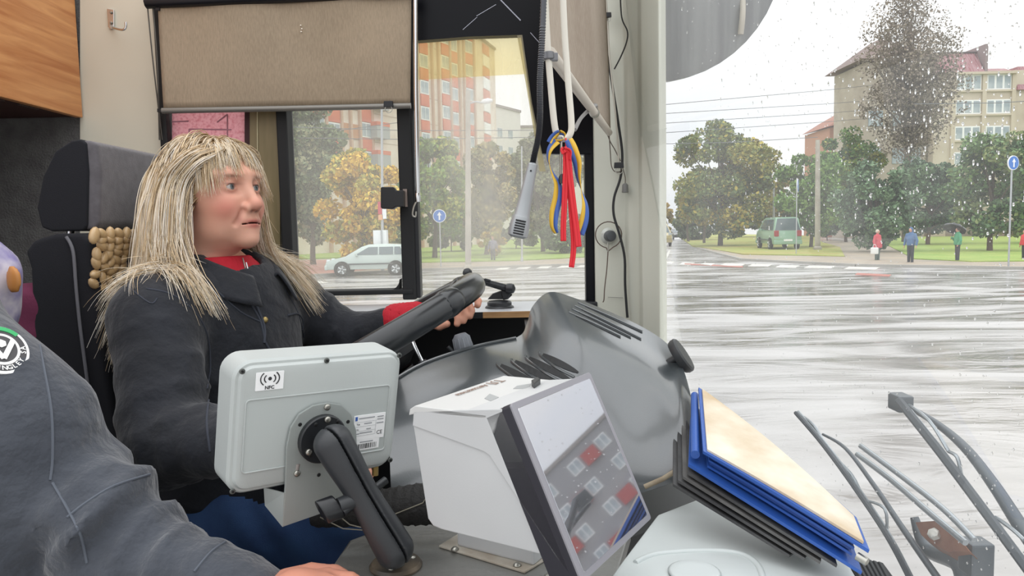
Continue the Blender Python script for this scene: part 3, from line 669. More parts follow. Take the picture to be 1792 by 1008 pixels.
for i, (px, Y, lab) in enumerate(((1205, 84, 'first slim street tree right of the side street'), (1232, 76, 'second slim street tree right of the side street'))):
    tree(lab, px, 416, 300, 50, Y, ['6b6f44', '7f7a44', '5c6640'], 2600, .28, seed=30 + i, crown_lo=.2, trunk=.16, clumps=24, branches=6)
for i, (px, wd, top, Y, lab) in enumerate(((1222, 90, 345, 92, 'dark shrubs at the mouth of the side street'), (1296, 100, 340, 104, 'dark shrubs under the big round tree'), (1372, 100, 345, 90, 'dark shrubs behind the pale green van'), (1446, 100, 340, 80, 'dark shrubs behind the concrete lamp post'), (690, 120, 372, 60, 'grey green shrubs behind the steel post with plates'), (790, 120, 368, 66, 'green shrubs between blue sign and concrete pole'), (905, 120, 372, 70, 'olive shrubs behind the thin pale post'), (1000, 90, 370, 72, 'shrubs beside the black strip of the quarter window'))):
    tree(lab, px, 418, top, wd, Y, ['566a4c', '627656', '4c6046', '707c5a'] if px > 1100 else ['7a8a58', '8a9662', '6a7a4e'], 2600, .36, seed=50 + i, crown_lo=.0, trunk=.08, clumps=26, name='shrub', branches=4, cat='shrub')
# ============================================================ OUTSIDE: posts, signs, wires
CONC = mat('concrete_pole', 'b9b2a6', .8, var=(1.5, 'a39c90', 5)); GALV = mat('galvanised', 'b4b7ba', .45, .4); BLUE = mat('sign_blue', '2f74c8', .4); WSIGN = mat('sign_white', 'f0f2f4', .4)
def post(name, label, px, y0, y1, Y, r, m, cat='pole', cap=True):
    b0 = P(px, y1, Y); b0.z = 0; t0 = P(px, y0, Y); root = empty(name, b0, label, cat)
    tube('shaft', [b0, (b0 + t0) / 2, t0], [r, r * .9, r * .75], m, root, sides=10)
    if cap: lathe('collar', b0, (0, 0, 1), [(r * 1.5, 0), (r * 1.5, .25), (r, .35)], m, root, 10)
    return root
c1p = post('concrete_pole', 'thick concrete pole left of the walking woman', 819, 158, 462, 36, .15, CONC)
tube('bracket', [P(819, 182, 36), P(832, 178, 36), P(846, 180, 36)], .04, GALV, c1p)
lathe('lamp_head', P(851, 177, 36), (1, 0, .1), [(.02, -.25), (.11, -.15), (.14, .1), (.05, .3)], WSIGN, c1p, 10)
post('concrete_pole', 'concrete lamp post standing on the corner lawn', 1431, 245, 418, 52, .19, CONC)
post('steel_post', 'slim grey post above the green van', 1354, 306, 420, 68, .11, GALV)
post('steel_post', 'thin pale post right of the walking woman', 913, 256, 441, 44, .06, GALV)
lp = post('steel_post', 'slim steel post with red and white plates above the silver car', 668, 175, 432, 36.6, .07, GALV)
def plate(name, x0, y0, x1, y1, Y, m, parent, t=.03): return wbox(name, P(x0, y0, Y).x, P(x1, y0, Y).x, Y - t, Y, P(x0, y1, Y).z, P(x0, y0, Y).z, m, parent)
plate('red_plate', 661, 353, 668, 375, 36.5, mat('plate_red', 'c2384a', .5), lp); plate('white_plate', 669, 366, 676, 383, 36.5, WSIGN, lp); plate('orange_plate', 662, 376, 670, 385, 36.5, mat('plate_orange', 'e0a478', .5), lp)
plate('cabinet', 656, 403, 679, 434, 36.4, WSIGN, lp, .5); plate('cabinet_door', 666, 403, 669, 431, 35.88, GALV, lp, .04)
def sign(label, px, y, rpx, Y, ybase, yaw=0, arrow=True):
    c = P(px, y, Y); r = rpx * Y / F_PX; root = empty('road_sign', Vector((c.x, Y, 0)), label, 'sign')
    ax = Vector((math.sin(yaw), -math.cos(yaw), 0)); sx = Vector((math.cos(yaw), math.sin(yaw), 0)); up = Vector((0, 0, 1))
    lathe('rim', c, ax, [(r, -.02), (r, .02), (r * .9, .022)], WSIGN, root, 28); lathe('disc', c + ax * .022, ax, [(r * .9, 0), (r * .9, .008)], BLUE, root, 28)
    tube('post', [c - ax * .05 + up * r, Vector((c.x, c.y, 0)) - ax * .05], .035, GALV, root)
    if arrow:
        f = c + ax * .034
        MB().prism([f + sx * (a * r) + up * (b_ * r) for a, b_ in ((-.12, -.6), (.12, -.6), (.12, .1), (.34, .1), (0, .62), (-.34, .1), (-.12, .1))], ax * .006).build('arrow', WSIGN, root)
    return root
sign('blue round sign with white arrow in the quarter window', 769, 378, 11.5, 40, 447)
sign('blue round sign on the corner lawn right of the green van', 1396, 325, 12, 46, 440, yaw=1.1)
sign('blue round sign high at the right edge of the windscreen', 1773, 285, 12.5, 30, 460, yaw=.3)
wp_ = post('utility_pole', 'wire pole standing hidden behind the front pillar', 1108, 150, 436, 46, .16, CONC)
WIRE = mat('wire', '6b6e72', .6)
for i, (a, b_, Y1, Y2) in enumerate((((1108, 188), (1645, 136), 46, 82.8), ((1108, 202), (1645, 166), 46, 82.8), ((1108, 219), (1645, 182), 46, 82.8), ((1108, 236), (1645, 196), 46, 82.8), ((1108, 253), (1431, 240), 46, 52), ((1600, 182), (1900, 170), 40, 40), ((500, 222), (940, 228), 44, 44), ((500, 241), (940, 240), 44, 44), ((500, 234), (700, 214), 46, 46))):
    p, q = P(*a, Y1), P(*b_, Y2); labs = ['highest overhead wire across the windscreen sky', 'second overhead wire from the top in the windscreen', 'third overhead wire from the top in the windscreen', 'fourth overhead wire from the top in the windscreen', 'lowest overhead wire in front of the big round tree', 'overhead wire crossing the beige house', 'upper overhead wire crossing the tall block', 'lower overhead wire crossing the tall block', 'slanting overhead wire over the yellow tree']
    wo = tube('overhead_wire', [p, (p + q) / 2 - Vector((0, 0, .12)), q], .020, WIRE, sides=5); tag(wo, labs[i], 'wire', 'overhead wires')
# ============================================================ OUTSIDE: cars
TYRE = mat('tyre', '1c1c1e', .85); RIM = mat('wheel_rim', 'c4c8ca', .3, .6); CGLASS = mat('car_glass', '5c6a70', .08, coat=.5)
def car(label, loc, yaw, paint, kind='hatch', sc_=1.0, name='car', Hs=1.0):
    root = empty(name, loc, label, 'car')
    M = Matrix.Translation(loc) @ Matrix.Rotation(yaw, 4, 'Z') @ Matrix.Scale(sc_, 4)
    L_ = {'hatch': [(-1.98, .32), (-1.99, .58), (-1.93, .72), (-1.05, .93), (-.30, 1.36), (0, 1.45), (.9, 1.47), (1.55, 1.42), (1.80, 1.25), (1.93, .95), (1.97, .6), (1.93, .30)],
          'van': [(-2.1, .32), (-2.12, .65), (-2.0, .9), (-1.45, 1.1), (-.85, 1.75), (-.4, 1.9), (1.4, 1.92), (1.85, 1.86), (2.0, 1.1), (2.08, .75), (2.08, .5), (2.0, .32)]}[kind]
    L_ = [(x, z * (Hs if z > .6 else 1)) for x, z in L_]
    belt = {'hatch': .93, 'van': 1.1}[kind] * Hs; top = max(z for x, z in L_)
    def hw(z): return .84 if z <= belt else .84 - .20 * (z - belt) / (top - belt)
    n = len(L_); v = []; f = []
    for y in (-1, 1):
        for x, z in L_: v.append(M @ Vector((x, y * hw(z) * (.94 if abs(x) > 1.85 else 1), z)))
    # side faces are split at the belt line
    fr_ = [i for i, (x, z) in enumerate(L_) if x < 0 and abs(z - belt) < .02][0]
    rr_ = [i for i, (x, z) in enumerate(L_) if x > 0 and z <= belt + .03][0]
    up_ = list(range(fr_, rr_ + 1)); lo_ = list(range(0, fr_ + 1)) + list(range(rr_, n))
    for k, off in ((0, 0), (1, n)):
        f.append([i + off for i in up_]); f.append([i + off for i in lo_])
    for i in range(n): f.append((i, (i + 1) % n, n + (i + 1) % n, n + i))
    new('body', v, f, paint, root, True, bevel=.03 * sc_, seg=2, auto=40)
    # side windows
    ux = [L_[i] for i in up_]
    xs0 = -.62 if kind == 'hatch' else -1.05; xs1 = 1.62 if kind == 'hatch' else 1.75
    zt = top - .14; zb = belt + .05
    for y in (-1, 1):
        segs = [(xs0, .42), (.48, 1.12), (1.18, xs1)]
        for j, (xa, xb) in enumerate(segs):
            def yy(z): return y * (hw(z) + .008)
            p = [(xa, zb), (xb, zb), (xb - (.18 if j == 2 else 0), zt), (xa + (.62 if j == 0 else 0), zt)]
            new('side_window', [M @ Vector((x, yy(z), z)) for x, z in p] + [M @ Vector((x, yy(z) - y * .02, z)) for x, z in p], [(0, 1, 2, 3), (7, 6, 5, 4), (0, 1, 5, 4), (1, 2, 6, 5), (2, 3, 7, 6), (3, 0, 4, 7)], CGLASS, root)
        MB().box((0, 0, 0), (1, 1, 1)) and None
        tr = MB().box((.1, y * .855, .56), (2.2, .03, .07)); new('side_moulding', [M @ Vector(q) for q in tr.v], tr.f, mat('moulding', '53585a', .6), root)
        mr = MB().box((-.55, y * .93, belt + .07), (.12, .18, .13)); new('wing_mirror', [M @ Vector(q) for q in mr.v], mr.f, paint, root, bevel=.02)
    def xslope(i0, i1, name, inset, m):
        (xa, za), (xb, zb_) = L_[i0], L_[i1]; nn = Vector((-(zb_ - za), 0, (xb - xa))).normalized() * .012
        if nn.z < 0: nn = -nn
        q = []
        for (x, z), s in (((xa, za), -1), ((xa, za), 1), ((xb, zb_), 1), ((xb, zb_), -1)): q.append(Vector((x, s * (hw(z) - inset), z)))
        c = sum(q, Vector()) / 4; q = [c + (p - c) * .93 for p in q]
        new(name, [M @ (p + nn) for p in q] + [M @ (p - nn) for p in q], [(0, 1, 2, 3), (7, 6, 5, 4), (0, 1, 5, 4), (1, 2, 6, 5), (2, 3, 7, 6), (3, 0, 4, 7)], m, root)
    xslope(3, 4, 'windscreen', .05, CGLASS); xslope(7, 8 if kind == 'van' else 9, 'rear_window', .05, CGLASS)
    for x, nm, m in ((-1.97, 'front_bumper', paint), (1.97, 'rear_bumper', paint)):
        bx = MB().box((x * (1.04 if kind == 'van' else 1), 0, .42), (.14, 1.66, .24)); new(nm, [M @ Vector(q) for q in bx.v], bx.f, m, root, bevel=.05 * sc_)
    for y in (-1, 1):
        for x, nm, mm in ((-1.86, 'headlight', mat('headlight', 'dfe6ea', .15)), (1.93 if kind == 'hatch' else 2.03, 'tail_light', mat('tail_light', 'a02a2a', .3))):
            bx = MB().box((x, y * .66, .72 if kind == 'hatch' else .95), (.16, .26, .15 if kind == 'hatch' else .35)); new(nm, [M @ Vector(q) for q in bx.v], bx.f, mm, root, bevel=.03 * sc_)
        for x in (-1.24, 1.22):
            c = M @ Vector((x, y * .80, .31)); ax = (M.to_3x3() @ Vector((0, y, 0))).normalized()
            lathe('wheel_arch', M @ Vector((x, y * .72, .33)), ax, [(.37 * sc_, 0), (.37 * sc_, .125 * sc_)], mat('arch_dark', '202224', .8), root, 24)
            wh = lathe('wheel', c - ax * .12 * sc_, ax, [(.20 * sc_, 0), (.30 * sc_, .01), (.31 * sc_, .04), (.31 * sc_, .16 * sc_), (.28 * sc_, .19 * sc_), (.21 * sc_, .19 * sc_)], TYRE, root, 28)
            h = lathe('hub', c + ax * .055 * sc_, ax, [(.205 * sc_, 0), (.205 * sc_, .02), (.17 * sc_, .015), (.05 * sc_, .022)], mat('hub_shade', '6d7173', .4, .5), wh, 24)
            for k in range(5):
                an = 2 * math.pi * k / 5; d = (M.to_3x3() @ Vector((math.cos(an), 0, math.sin(an)))).normalized()
                tube('spoke', [c + ax * .075 * sc_ + d * .04 * sc_, c + ax * .08 * sc_ + d * .2 * sc_], [.035 * sc_, .045 * sc_], RIM, wh, sides=6)
    pl = MB().box((-2.0 if kind == 'hatch' else -2.16, 0, .45), (.05, .5, .12)); new('number_plate', [M @ Vector(q) for q in pl.v], pl.f, WSIGN, root)
    pl = MB().box((2.05 if kind == 'hatch' else 2.12, 0, .55), (.05, .5, .12)); new('number_plate', [M @ Vector(q) for q in pl.v], pl.f, WSIGN, root)
    return root
SILV = mat('paint_silver_green', 'c3d0cb', .25, .2, coat=.8); PGRN = mat('paint_pale_green', '8fb39c', .3, .1, coat=.6); PBLK = mat('paint_black', '25282e', .25, coat=.6); PYEL = mat('paint_cream', 'c8b88a', .4, coat=.4)
g = G(650, 481); car('silver-green hatchback passing outside the sliding window', g, math.radians(4), SILV)
g = G(1361, 437); car('pale green van parked on the corner lawn', Vector((g.x, g.y, .1)), math.radians(-94), PGRN, 'van', 1.22, 'van')
g = G(1186, 419); car('small dark car far down the side street', g, math.radians(86), PBLK)
g = G(1152, 430); car('cream van at the kerb half hidden by the front pillar', g, math.radians(88), PYEL, 'van', 1.15, 'van')
# ============================================================ OUTSIDE: pedestrians
SKIN = mat('skin_plain', 'c79a84', .6)
def pedestrian(label, px, yfeet, ytop, coat, legs, hat, facing, hooded=False, long=False, arms='down', Yoff=0):
    g = G(px, yfeet); H = P(px, ytop, g.y).z; s = H / 1.72
    root = empty('person', g, label, 'person')
    R = Matrix.Rotation(facing, 3, 'Z'); Rn = np.array(R); gl = np.array(g)
    def loc(p): return ((p - gl) @ Rn) / s
    def mk(name, fn, lo, hi, m, h=.022):
        V, F = surfnet(fn, lo, hi, h); V = (V * s) @ Rn.T + gl; npmesh(name, V, F, m, root)
    if arms == 'down': hands = [(.05, -.30, .80), (.04, .29, .80)]; elb = [(-.02, -.29, 1.08), (-.02, .29, 1.08)]
    else: hands = [(.24, -.10, 1.22), (.10, .27, .86)]; elb = [(.05, -.27, 1.10), (-.02, .28, 1.08)]
    def body(p):
        d = sd_ell(p, (.015, 0, 1.60), (.095, .075, .115)); d = smin(d, sd_cone(p, (0, 0, 1.50), (-.01, 0, 1.36), .05, .06), .03)
        d = smin(d, sd_cone(p, (.09, 0, 1.60), (.115, 0, 1.575), .012, .016), .02)
        d = np.minimum(d, sd_cone(p, (-.01, 0, 1.35), (0, 0, .95), .11, .11))
        for y in (-1, 1): d = smin(d, sd_cone(p, (0, y * .09, .93), (0, y * .09, .10), .07, .045), .03)
        for h, e in zip(hands, elb):
            d = smin(d, sd_cone(p, (-.01, math.copysign(.17, h[1]), 1.38), e, .045, .04), .02); d = smin(d, sd_cone(p, e, h, .035, .028), .01); d = smin(d, sd_ell(p, np.array(h) + np.array((.02, 0, -.04)), (.03, .022, .055)), .02)
        return d
    mk('body', body, (-.2, -.42, .0), (.36, .42, 1.75), SKIN)
    zh = .72 if long else .86
    def fcoat(p):
        d = sd_ell(p, (0, 0, 1.24), (.14, .205, .25)); d = smin(d, sd_cone(p, (0, -.03, 1.15), (0, -.03, zh + .08), .155, .16 if not long else .18), .06); d = smin(d, sd_cone(p, (0, .03, 1.15), (0, .03, zh + .08), .155, .16 if not long else .18), .06)
        for h, e in zip(hands, elb):
            d = smin(d, sd_cone(p, (-.01, math.copysign(.19, h[1]), 1.37), e, .078, .066), .04); d = smin(d, sd_cone(p, e, np.array(h), .062, .05), .02)
        d = smin(d, sd_cone(p, (-.01, 0, 1.42), (-.01, 0, 1.48), .085, .07), .04)
        d = d + .006 * vnoise(p, 22, 3)
        return np.maximum(d, zh - p[..., 2])
    mk('coat', fcoat, (-.28, -.45, zh - .05), (.34, .45, 1.6), coat)
    def ftr(p):
        d = sd_ell(p, (0, 0, .90), (.12, .165, .13))
        for y in (-1, 1): d = smin(d, sd_cone(p, (.0, y * .085, .86), (.01 * y, y * .09, .08), .088, .062), .04)
        return np.maximum(d, .06 - p[..., 2])
    mk('trousers', ftr, (-.2, -.25, .03), (.2, .25, 1.06), legs)
    def fsh(p):
        d = 1e3 + 0 * p[..., 0]
        for y in (-1, 1): d = np.minimum(d, sd_cone(p, (-.05, y * .09, .045), (.13, y * .10, .03), .05, .04))
        return np.maximum(d, -p[..., 2])
    mk('shoes', fsh, (-.2, -.25, -.03), (.25, .25, .12), mat('shoe_dark', '26262a', .6))
    def fhat(p):
        d = sd_ell(p, (-.012, 0, 1.625), (.108, .092, .118)); cut = sd_ell(p, (.11, 0, 1.575), (.085, .07, .095))
        d = smax(d, -cut, .02)
        if hooded: d = smin(d, sd_cone(p, (-.05, 0, 1.52), (-.06, 0, 1.44), .085, .10), .04)
        return np.maximum(d, (1.44 if hooded else 1.56) - p[..., 2])
    mk('hood' if hooded else 'hair', fhat, (-.25, -.2, 1.4), (.2, .2, 1.8), hat)
    return root, s, R, g
BLON = mat('hair_grey_blond', 'cfc4b4', .7); DKTR = mat('dark_trousers', '33383f', .8)
r, s, R, g = pedestrian('pedestrian in a red coat carrying a white bag', 1535, 457, 402, mat('coat_red', 'c9505a', .8), mat('grey_green_trousers', '5a6b66', .8), BLON, math.radians(-60), long=True)
bg = empty('shopping_bag', g + R @ Vector((.06, -.34, .42)) * s, 'white bag in the hand of the pedestrian in red', 'bag')
bgm = mat('bag_white', 'e9ece9', .5, bump=(20, .4)); bc = g + R @ Vector((.06, -.34, .58)) * s
MB().box(bc, (.34, .2, .34), R.to_4x4()).build('bag_body', bgm, bg, True, bevel=.05, seg=3)
tube('handle', smoothpath([bc + Vector((-.1, 0, .15)), bc + Vector((-.05, 0, .3)), bc + Vector((.05, 0, .3)), bc + Vector((.1, 0, .15))], 4), .012, bgm, bg)
pedestrian('pedestrian in a blue hooded jacket and dark trousers', 1593, 461, 398, mat('coat_blue', '4f6f95', .8), DKTR, mat('hood_blue', '4a6a92', .8), math.radians(-150), hooded=True)
r, s, R, g = pedestrian('pedestrian in a green jacket under an umbrella', 1675, 459, 398, mat('coat_green', '4f9a72', .8), DKTR, mat('hair_dark', '4a3e38', .8), math.radians(170), arms='up')
um = empty('umbrella', g + R @ Vector((.24, -.10, 1.2)) * s, 'tilted black umbrella held by the pedestrian in green', 'umbrella')
hnd = g + R @ Vector((.26, -.10, 1.2)) * s; ax = Vector((.45, .25, .85)).normalized(); tip = hnd + ax * .75
tube('shaft', [hnd - ax * .08, tip], .012, DARKMETAL, um); prof = [(.02, 0), (.18, -.03), (.34, -.10), (.46, -.19), (.52, -.27)]
v, f = lathe_data(tip, ax, prof, 8); f = f[:-2]
o = new('canopy', v, f, mat('umbrella_black', '2c2e31', .6), um); sm = o.modifiers.new('thick', 'SOLIDIFY'); sm.thickness = .008
for k in range(8): tube('rib', [v[j * 8 + k] for j in range(5)], .007, mat('rib_pale', 'aeb0b0', .5), um, sides=5)
pedestrian('pedestrian in a bright red jacket at the right edge', 1792, 456, 402, mat('coat_bright_red', 'd8434a', .8), DKTR, mat('hair_brown', '6a5448', .8), math.radians(180))
pedestrian('woman in a striped dark jacket walking toward the crossing', 863, 458, 414, mat('coat_striped', '57586c', .8, var=(14, '8d8c9a', 2), mapscale=(3, 3, .1)), DKTR, mat('hair_auburn', '9a6a52', .8), math.radians(-95))
pedestrian('figure in red beside the dark green tree', 531, 437, 401, mat('coat_scarlet', 'd23a38', .8), mat('trousers_red', 'c23634', .8), mat('hat_red', 'b8483e', .8), math.radians(-60), long=True)
# ============================================================ CAB FURNITURE
def cloth_mat(name, c1, c2, transl=.35, scale=60):
    mt = bpy.data.materials.new(name); mt.use_nodes = True; t = mt.node_tree; t.nodes.remove(t.nodes['Principled BSDF']); lk = t.links.new
    d1 = t.nodes.new('ShaderNodeBsdfDiffuse'); d2 = t.nodes.new('ShaderNodeBsdfTranslucent'); mx = t.nodes.new('ShaderNodeMixShader'); mx.inputs[0].default_value = transl
    tc = t.nodes.new('ShaderNodeTexCoord'); mp = t.nodes.new('ShaderNodeMapping'); mp.inputs['Scale'].default_value = (6, 6, 1.2)
    nz = t.nodes.new('ShaderNodeTexNoise'); nz.inputs['Scale'].default_value = scale; nz.inputs['Detail'].default_value = 5
    nb = t.nodes.new('ShaderNodeTexNoise'); nb.inputs['Scale'].default_value = 3.5; nb.inputs['Detail'].default_value = 3
    ad = t.nodes.new('ShaderNodeMath'); ad.operation = 'ADD'
    ad2 = t.nodes.new('ShaderNodeMath'); ad2.operation = 'MULTIPLY'; ad2.inputs[1].default_value = .5
    rp = t.nodes.new('ShaderNodeValToRGB'); rp.color_ramp.elements[0].position = .36; rp.color_ramp.elements[1].position = .64; rp.color_ramp.elements[0].color = lin(c1); rp.color_ramp.elements[1].color = lin(c2)
    lk(tc.outputs['Object'], mp.inputs[0]); lk(mp.outputs[0], nz.inputs['Vector']); lk(tc.outputs['Object'], nb.inputs['Vector'])
    lk(nz.outputs['Fac'], ad.inputs[0]); lk(nb.outputs['Fac'], ad.inputs[1]); lk(ad.outputs[0], ad2.inputs[0]); lk(ad2.outputs[0], rp.inputs[0])
    for q in (d1, d2): lk(rp.outputs[0], q.inputs[0])
    lk(d1.outputs[0], mx.inputs[1]); lk(d2.outputs[0], mx.inputs[2]); lk(mx.outputs[0], t.nodes['Material Output'].inputs[0]); MATS[name] = mt
    return mt
# ---- roller blind over the sliding window
BLF = cloth_mat('blind_fabric', 'ab9c88', 'c2b19b', .30)
YB = 1.895
bl = empty('roller_blind', P(500, 188, YB), 'beige fabric roller blind half lowered over the sliding window', 'blind')
ctrl = [[P(276 + (720 - 276) * i / 8, 8 - 15 * i / 8, YB + .004 * math.sin(i * 1.9)) for i in range(9)], [P(280 + (719 - 280) * i / 8, 90 - 5 * i / 8, YB + .004 * math.sin(i * 1.3 + 1)) for i in range(9)], [P(286 + (718 - 286) * i / 8, 189 - 8 * i / 8, YB) for i in range(9)]]
v, f = grid_surface(ctrl, 5, 6, .0015); new('fabric', v, f, BLF, bl, True)
tube('bottom_bar', [P(284, 194, YB), P(500, 190, YB), P(719, 185, YB)], .0075, mat('bar_grey', '83807a', .4, .4), bl, sides=10)
tube('headrail', [P(256, 4, YB), P(735, -16, YB)], .016, mat('rail_navy', '11131c', .4), bl, sides=10)
for x0, x1, x2 in ((258, 268, 284), (267, 275, 279)): tube('guide_cord', smoothpath([P(x0, 10, YB), P(x1, 110, YB), P(x2, 245, 1.93)], 6), .0018, mat('cord_dark', '57534d', .6), bl, sides=6)
MB().prism([P(a, b_, YB - .004) for a, b_ in ((272, 8), (279, 8), (279, 18), (272, 18))], (0, .01, 0)).build('cord_clip', BLACK, bl)
MB().prism([P(a, b_, YB - .004) for a, b_ in ((275, 190), (285, 190), (285, 196), (275, 196))], (0, .01, 0)).build('cord_clip', BLACK, bl)
for a, b_ in ((526, 44), (528, 50), (527, 55)): MB().lathe(P(a, b_, YB - .003), (0, 1, 0), [(.0016, 0), (.0016, .004)], 8).build('pinhole', mat('pinhole_light', 'efe6d8', .5), bl)
rd = empty('blind_rod', P(730, 340, 1.88), 'thin chrome rod hanging beside the sliding window frame', 'rod')
tube('rod', [P(727, -40, 1.88), P(728, 160, 1.88), P(731, 338, 1.88)], .0062, CHROME, rd, sides=12)
lathe('ferrule', P(731, 345, 1.88), (0, 0, -1), [(.006, -.01), (.008, 0), (.007, .012)], CHROME, rd, 12)
tube('hook', smoothpath([P(730, 350, 1.88), P(724, 362, 1.88), P(722, 376, 1.88), P(727, 379, 1.88), P(728, 370, 1.88)], 5), .0022, SCREW, rd)
def binder_clip(label, px, py, Y, s=1.0):
    c = P(px, py, Y); root = empty('binder_clip', c, label, 'clip')
    new('jaw', *(lambda b: (b.v, b.f))(MB().prism([c + Vector((a * s, -.006, b_ * s)) for a, b_ in ((-.011, .008), (.011, .008), (.012, -.006), (-.012, -.006))], (0, .012, 0))), BLACK, root, bevel=.001)
    tube('wire_handle', smoothpath([c + Vector((a * s, -.003, b_ * s)) for a, b_ in ((-.007, -.006), (-.009, -.014), (-.003, -.02), (.003, -.02), (.009, -.014), (.007, -.006))], 4), .001 * s, SCREW, root, sides=5)
    return root
binder_clip('black binder clip pinched on the roller blind bar', 680, 183, 1.885)
# ---- overhead wooden cabinet
WOOD = bpy.data.materials.new('orange_wood'); WOOD.use_nodes = True; t = WOOD.node_tree; b = t.nodes['Principled BSDF']; lk = t.links.new
tc = t.nodes.new('ShaderNodeTexCoord'); mp = t.nodes.new('ShaderNodeMapping'); mp.inputs['Scale'].default_value = (1, 2.2, 30); mp.inputs['Rotation'].default_value = (.10, 0, 0)
nz = t.nodes.new('ShaderNodeTexNoise'); nz.inputs['Scale'].default_value = 1.6; nz.inputs['Detail'].default_value = 7; nz.inputs['Distortion'].default_value = .6
rp = t.nodes.new('ShaderNodeValToRGB'); rp.color_ramp.elements[0].position = .3; rp.color_ramp.elements[1].position = .7; rp.color_ramp.elements[0].color = lin('b5713f'); rp.color_ramp.elements[1].color = lin('dc9f66')
lk(tc.outputs['Object'], mp.inputs[0]); lk(mp.outputs[0], nz.inputs['Vector']); lk(nz.outputs['Fac'], rp.inputs[0]); lk(rp.outputs[0], b.inputs['Base Color']); b.inputs['Roughness'].default_value = .35; MATS['orange_wood'] = WOOD
XC = -1.10; q = PX(145, 206, XC); zc = q.z
cb = empty('overhead_cabinet', (XC - .15, 1.5, zc), 'orange wood overhead cabinet above the driver seat', 'cabinet')
wbox('front_panel', XC - .018, XC, 1.02, q.y, zc, 3.0, WOOD, cb, .002)
wbox('carcass', XC - .30, XC - .018, 1.02, q.y - .002, zc + .016, 3.0, WOOD, cb)
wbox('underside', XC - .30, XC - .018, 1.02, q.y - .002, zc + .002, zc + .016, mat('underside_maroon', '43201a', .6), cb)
for k in range(6): wbox('hinge_strip', XC - .022, XC - .016, 1.12 + .12 * k, 1.19 + .12 * k, zc - .004, zc + .002, mat('hinge_dark', '2a1712', .5), cb)
# ---- coat hook
hk = empty('coat_hook', P(194, 30, 1.948), 'small chrome coat hook on the cream panel', 'hook')
MB().prism([P(a, b_, 1.943) for a, b_ in ((187, 15), (199, 17), (199, 48), (193, 51), (189, 47))], (0, .006, 0)).build('plate', CHROME, hk, bevel=.001)
tube('arm', smoothpath([P(194, 44, 1.94), P(197, 48, 1.92), P(206, 51, 1.905), P(216, 52, 1.90), P(220, 47, 1.90), P(220, 39, 1.90)], 5), .003, CHROME, hk)
for b_ in (22, 40): MB().lathe(P(194, b_, 1.941), (0, -1, 0), [(.0035, 0), (.002, .002)], 10).build('screw', SCREW, hk)
# ---- driver seat
SEATF = mat('seat_fabric', '625f63', .95, bump=(400, .3, .002), var=(60, '555256', 4), sheen=.3)
SEATD = mat('seat_fabric_dark', '17181e', .95, bump=(400, .3, .002))
st = empty('driver_seat', (-.62, 1.47, .95), 'dark fabric driver seat with a tall headrest', 'seat')
def side_prism(name, pxs, y0, y1, m, parent, bev, taper=0):
    o = MB().prism([P(a, b_, y0) for a, b_ in pxs], (0, y1 - y0, 0)).build(name, m, parent, True, bevel=bev, seg=5); return o
hp = [(72, 398), (64, 365), (74, 310), (96, 264), (124, 246), (140, 243), (150, 250), (154, 300), (152, 396), (146, 404), (90, 405)]
side_prism('headrest', hp, 1.355, 1.63, SEATD, st, .028)
fp = [(136, 250), (150, 244), (168, 250), (176, 300), (174, 390), (166, 402), (136, 402)]
side_prism('headrest_face', fp, 1.360, 1.625, SEATF, st, .010)
for yy in (1.43, 1.55): tube('headrest_post', [P(125, 395, yy), P(120, 450, yy)], .007, CHROME, st)
bp_ = [(52, 470), (42, 440), (58, 420), (96, 409), (140, 408), (158, 420), (166, 470), (176, 600), (215, 800), (225, 900), (120, 930), (80, 760), (58, 600)]
side_prism('backrest', bp_, 1.33, 1.66, SEATD, st, .03)
tube('piping', smoothpath([P(a, b_, 1.327) for a, b_ in ((116, 414), (128, 440), (133, 500), (140, 570), (152, 660), (160, 720))], 5), .003, mat('piping_grey', '6a6a70', .7), st)
wbox('seat_cushion', -.78, -.27, 1.24, 1.70, 1.30, 1.42, SEATF, st, .03)
wbox('seat_base', -.68, -.36, 1.32, 1.62, .95, 1.30, BLACK, st, .01)
st2 = empty('passenger_seat', (-.9, .96, .95), 'dark seat under the passenger at the left edge', 'seat')
wbox('seat_cushion', -1.02, -.62, .72, 1.16, 1.22, 1.33, SEATF, st2, .03); wbox('backrest', -1.12, -1.03, .74, 1.14, 1.33, 1.85, SEATF, st2, .03); wbox('seat_base', -.95, -.70, .82, 1.06, .95, 1.22, BLACK, st2, .01)
# ---- wooden bead cover
BEAD = mat('bead_wood', 'b3936a', .32, var=(25, 'cdb083', 3), coat=.3)
bc_ = empty('bead_seat_cover', P(195, 480, 1.45), 'wooden bead cover strapped to the driver seat backrest', 'seat cover')
def bead_at(a, b_): return PX(a, b_, -.735 - .0002 * (b_ - 400) + .00012 * (a - 160))
bm = bmesh.new(); bmesh.ops.create_icosphere(bm, subdivisions=2, radius=1); bme = bpy.data.meshes.new('bead'); bm.to_mesh(bme); bm.free(); bme.materials.append(BEAD); bme.shade_smooth()
raw = [(755, 55), (815, 42), (885, 40), (955, 40), (1015, 40), (1075, 38), (820, 85), (885, 85), (950, 90), (1010, 90), (1065, 88), (815, 137), (880, 140), (950, 140), (1005, 137), (1060, 140), (775, 205), (830, 238), (870, 195), (940, 187), (1000, 185), (1050, 190), (770, 275), (835, 310), (885, 270), (930, 250), (985, 240), (920, 312), (980, 300), (765, 365), (815, 390), (880, 345), (940, 365), (750, 440), (815, 465), (870, 410), (790, 545), (845, 580), (860, 500), (820, 650), (880, 640)]
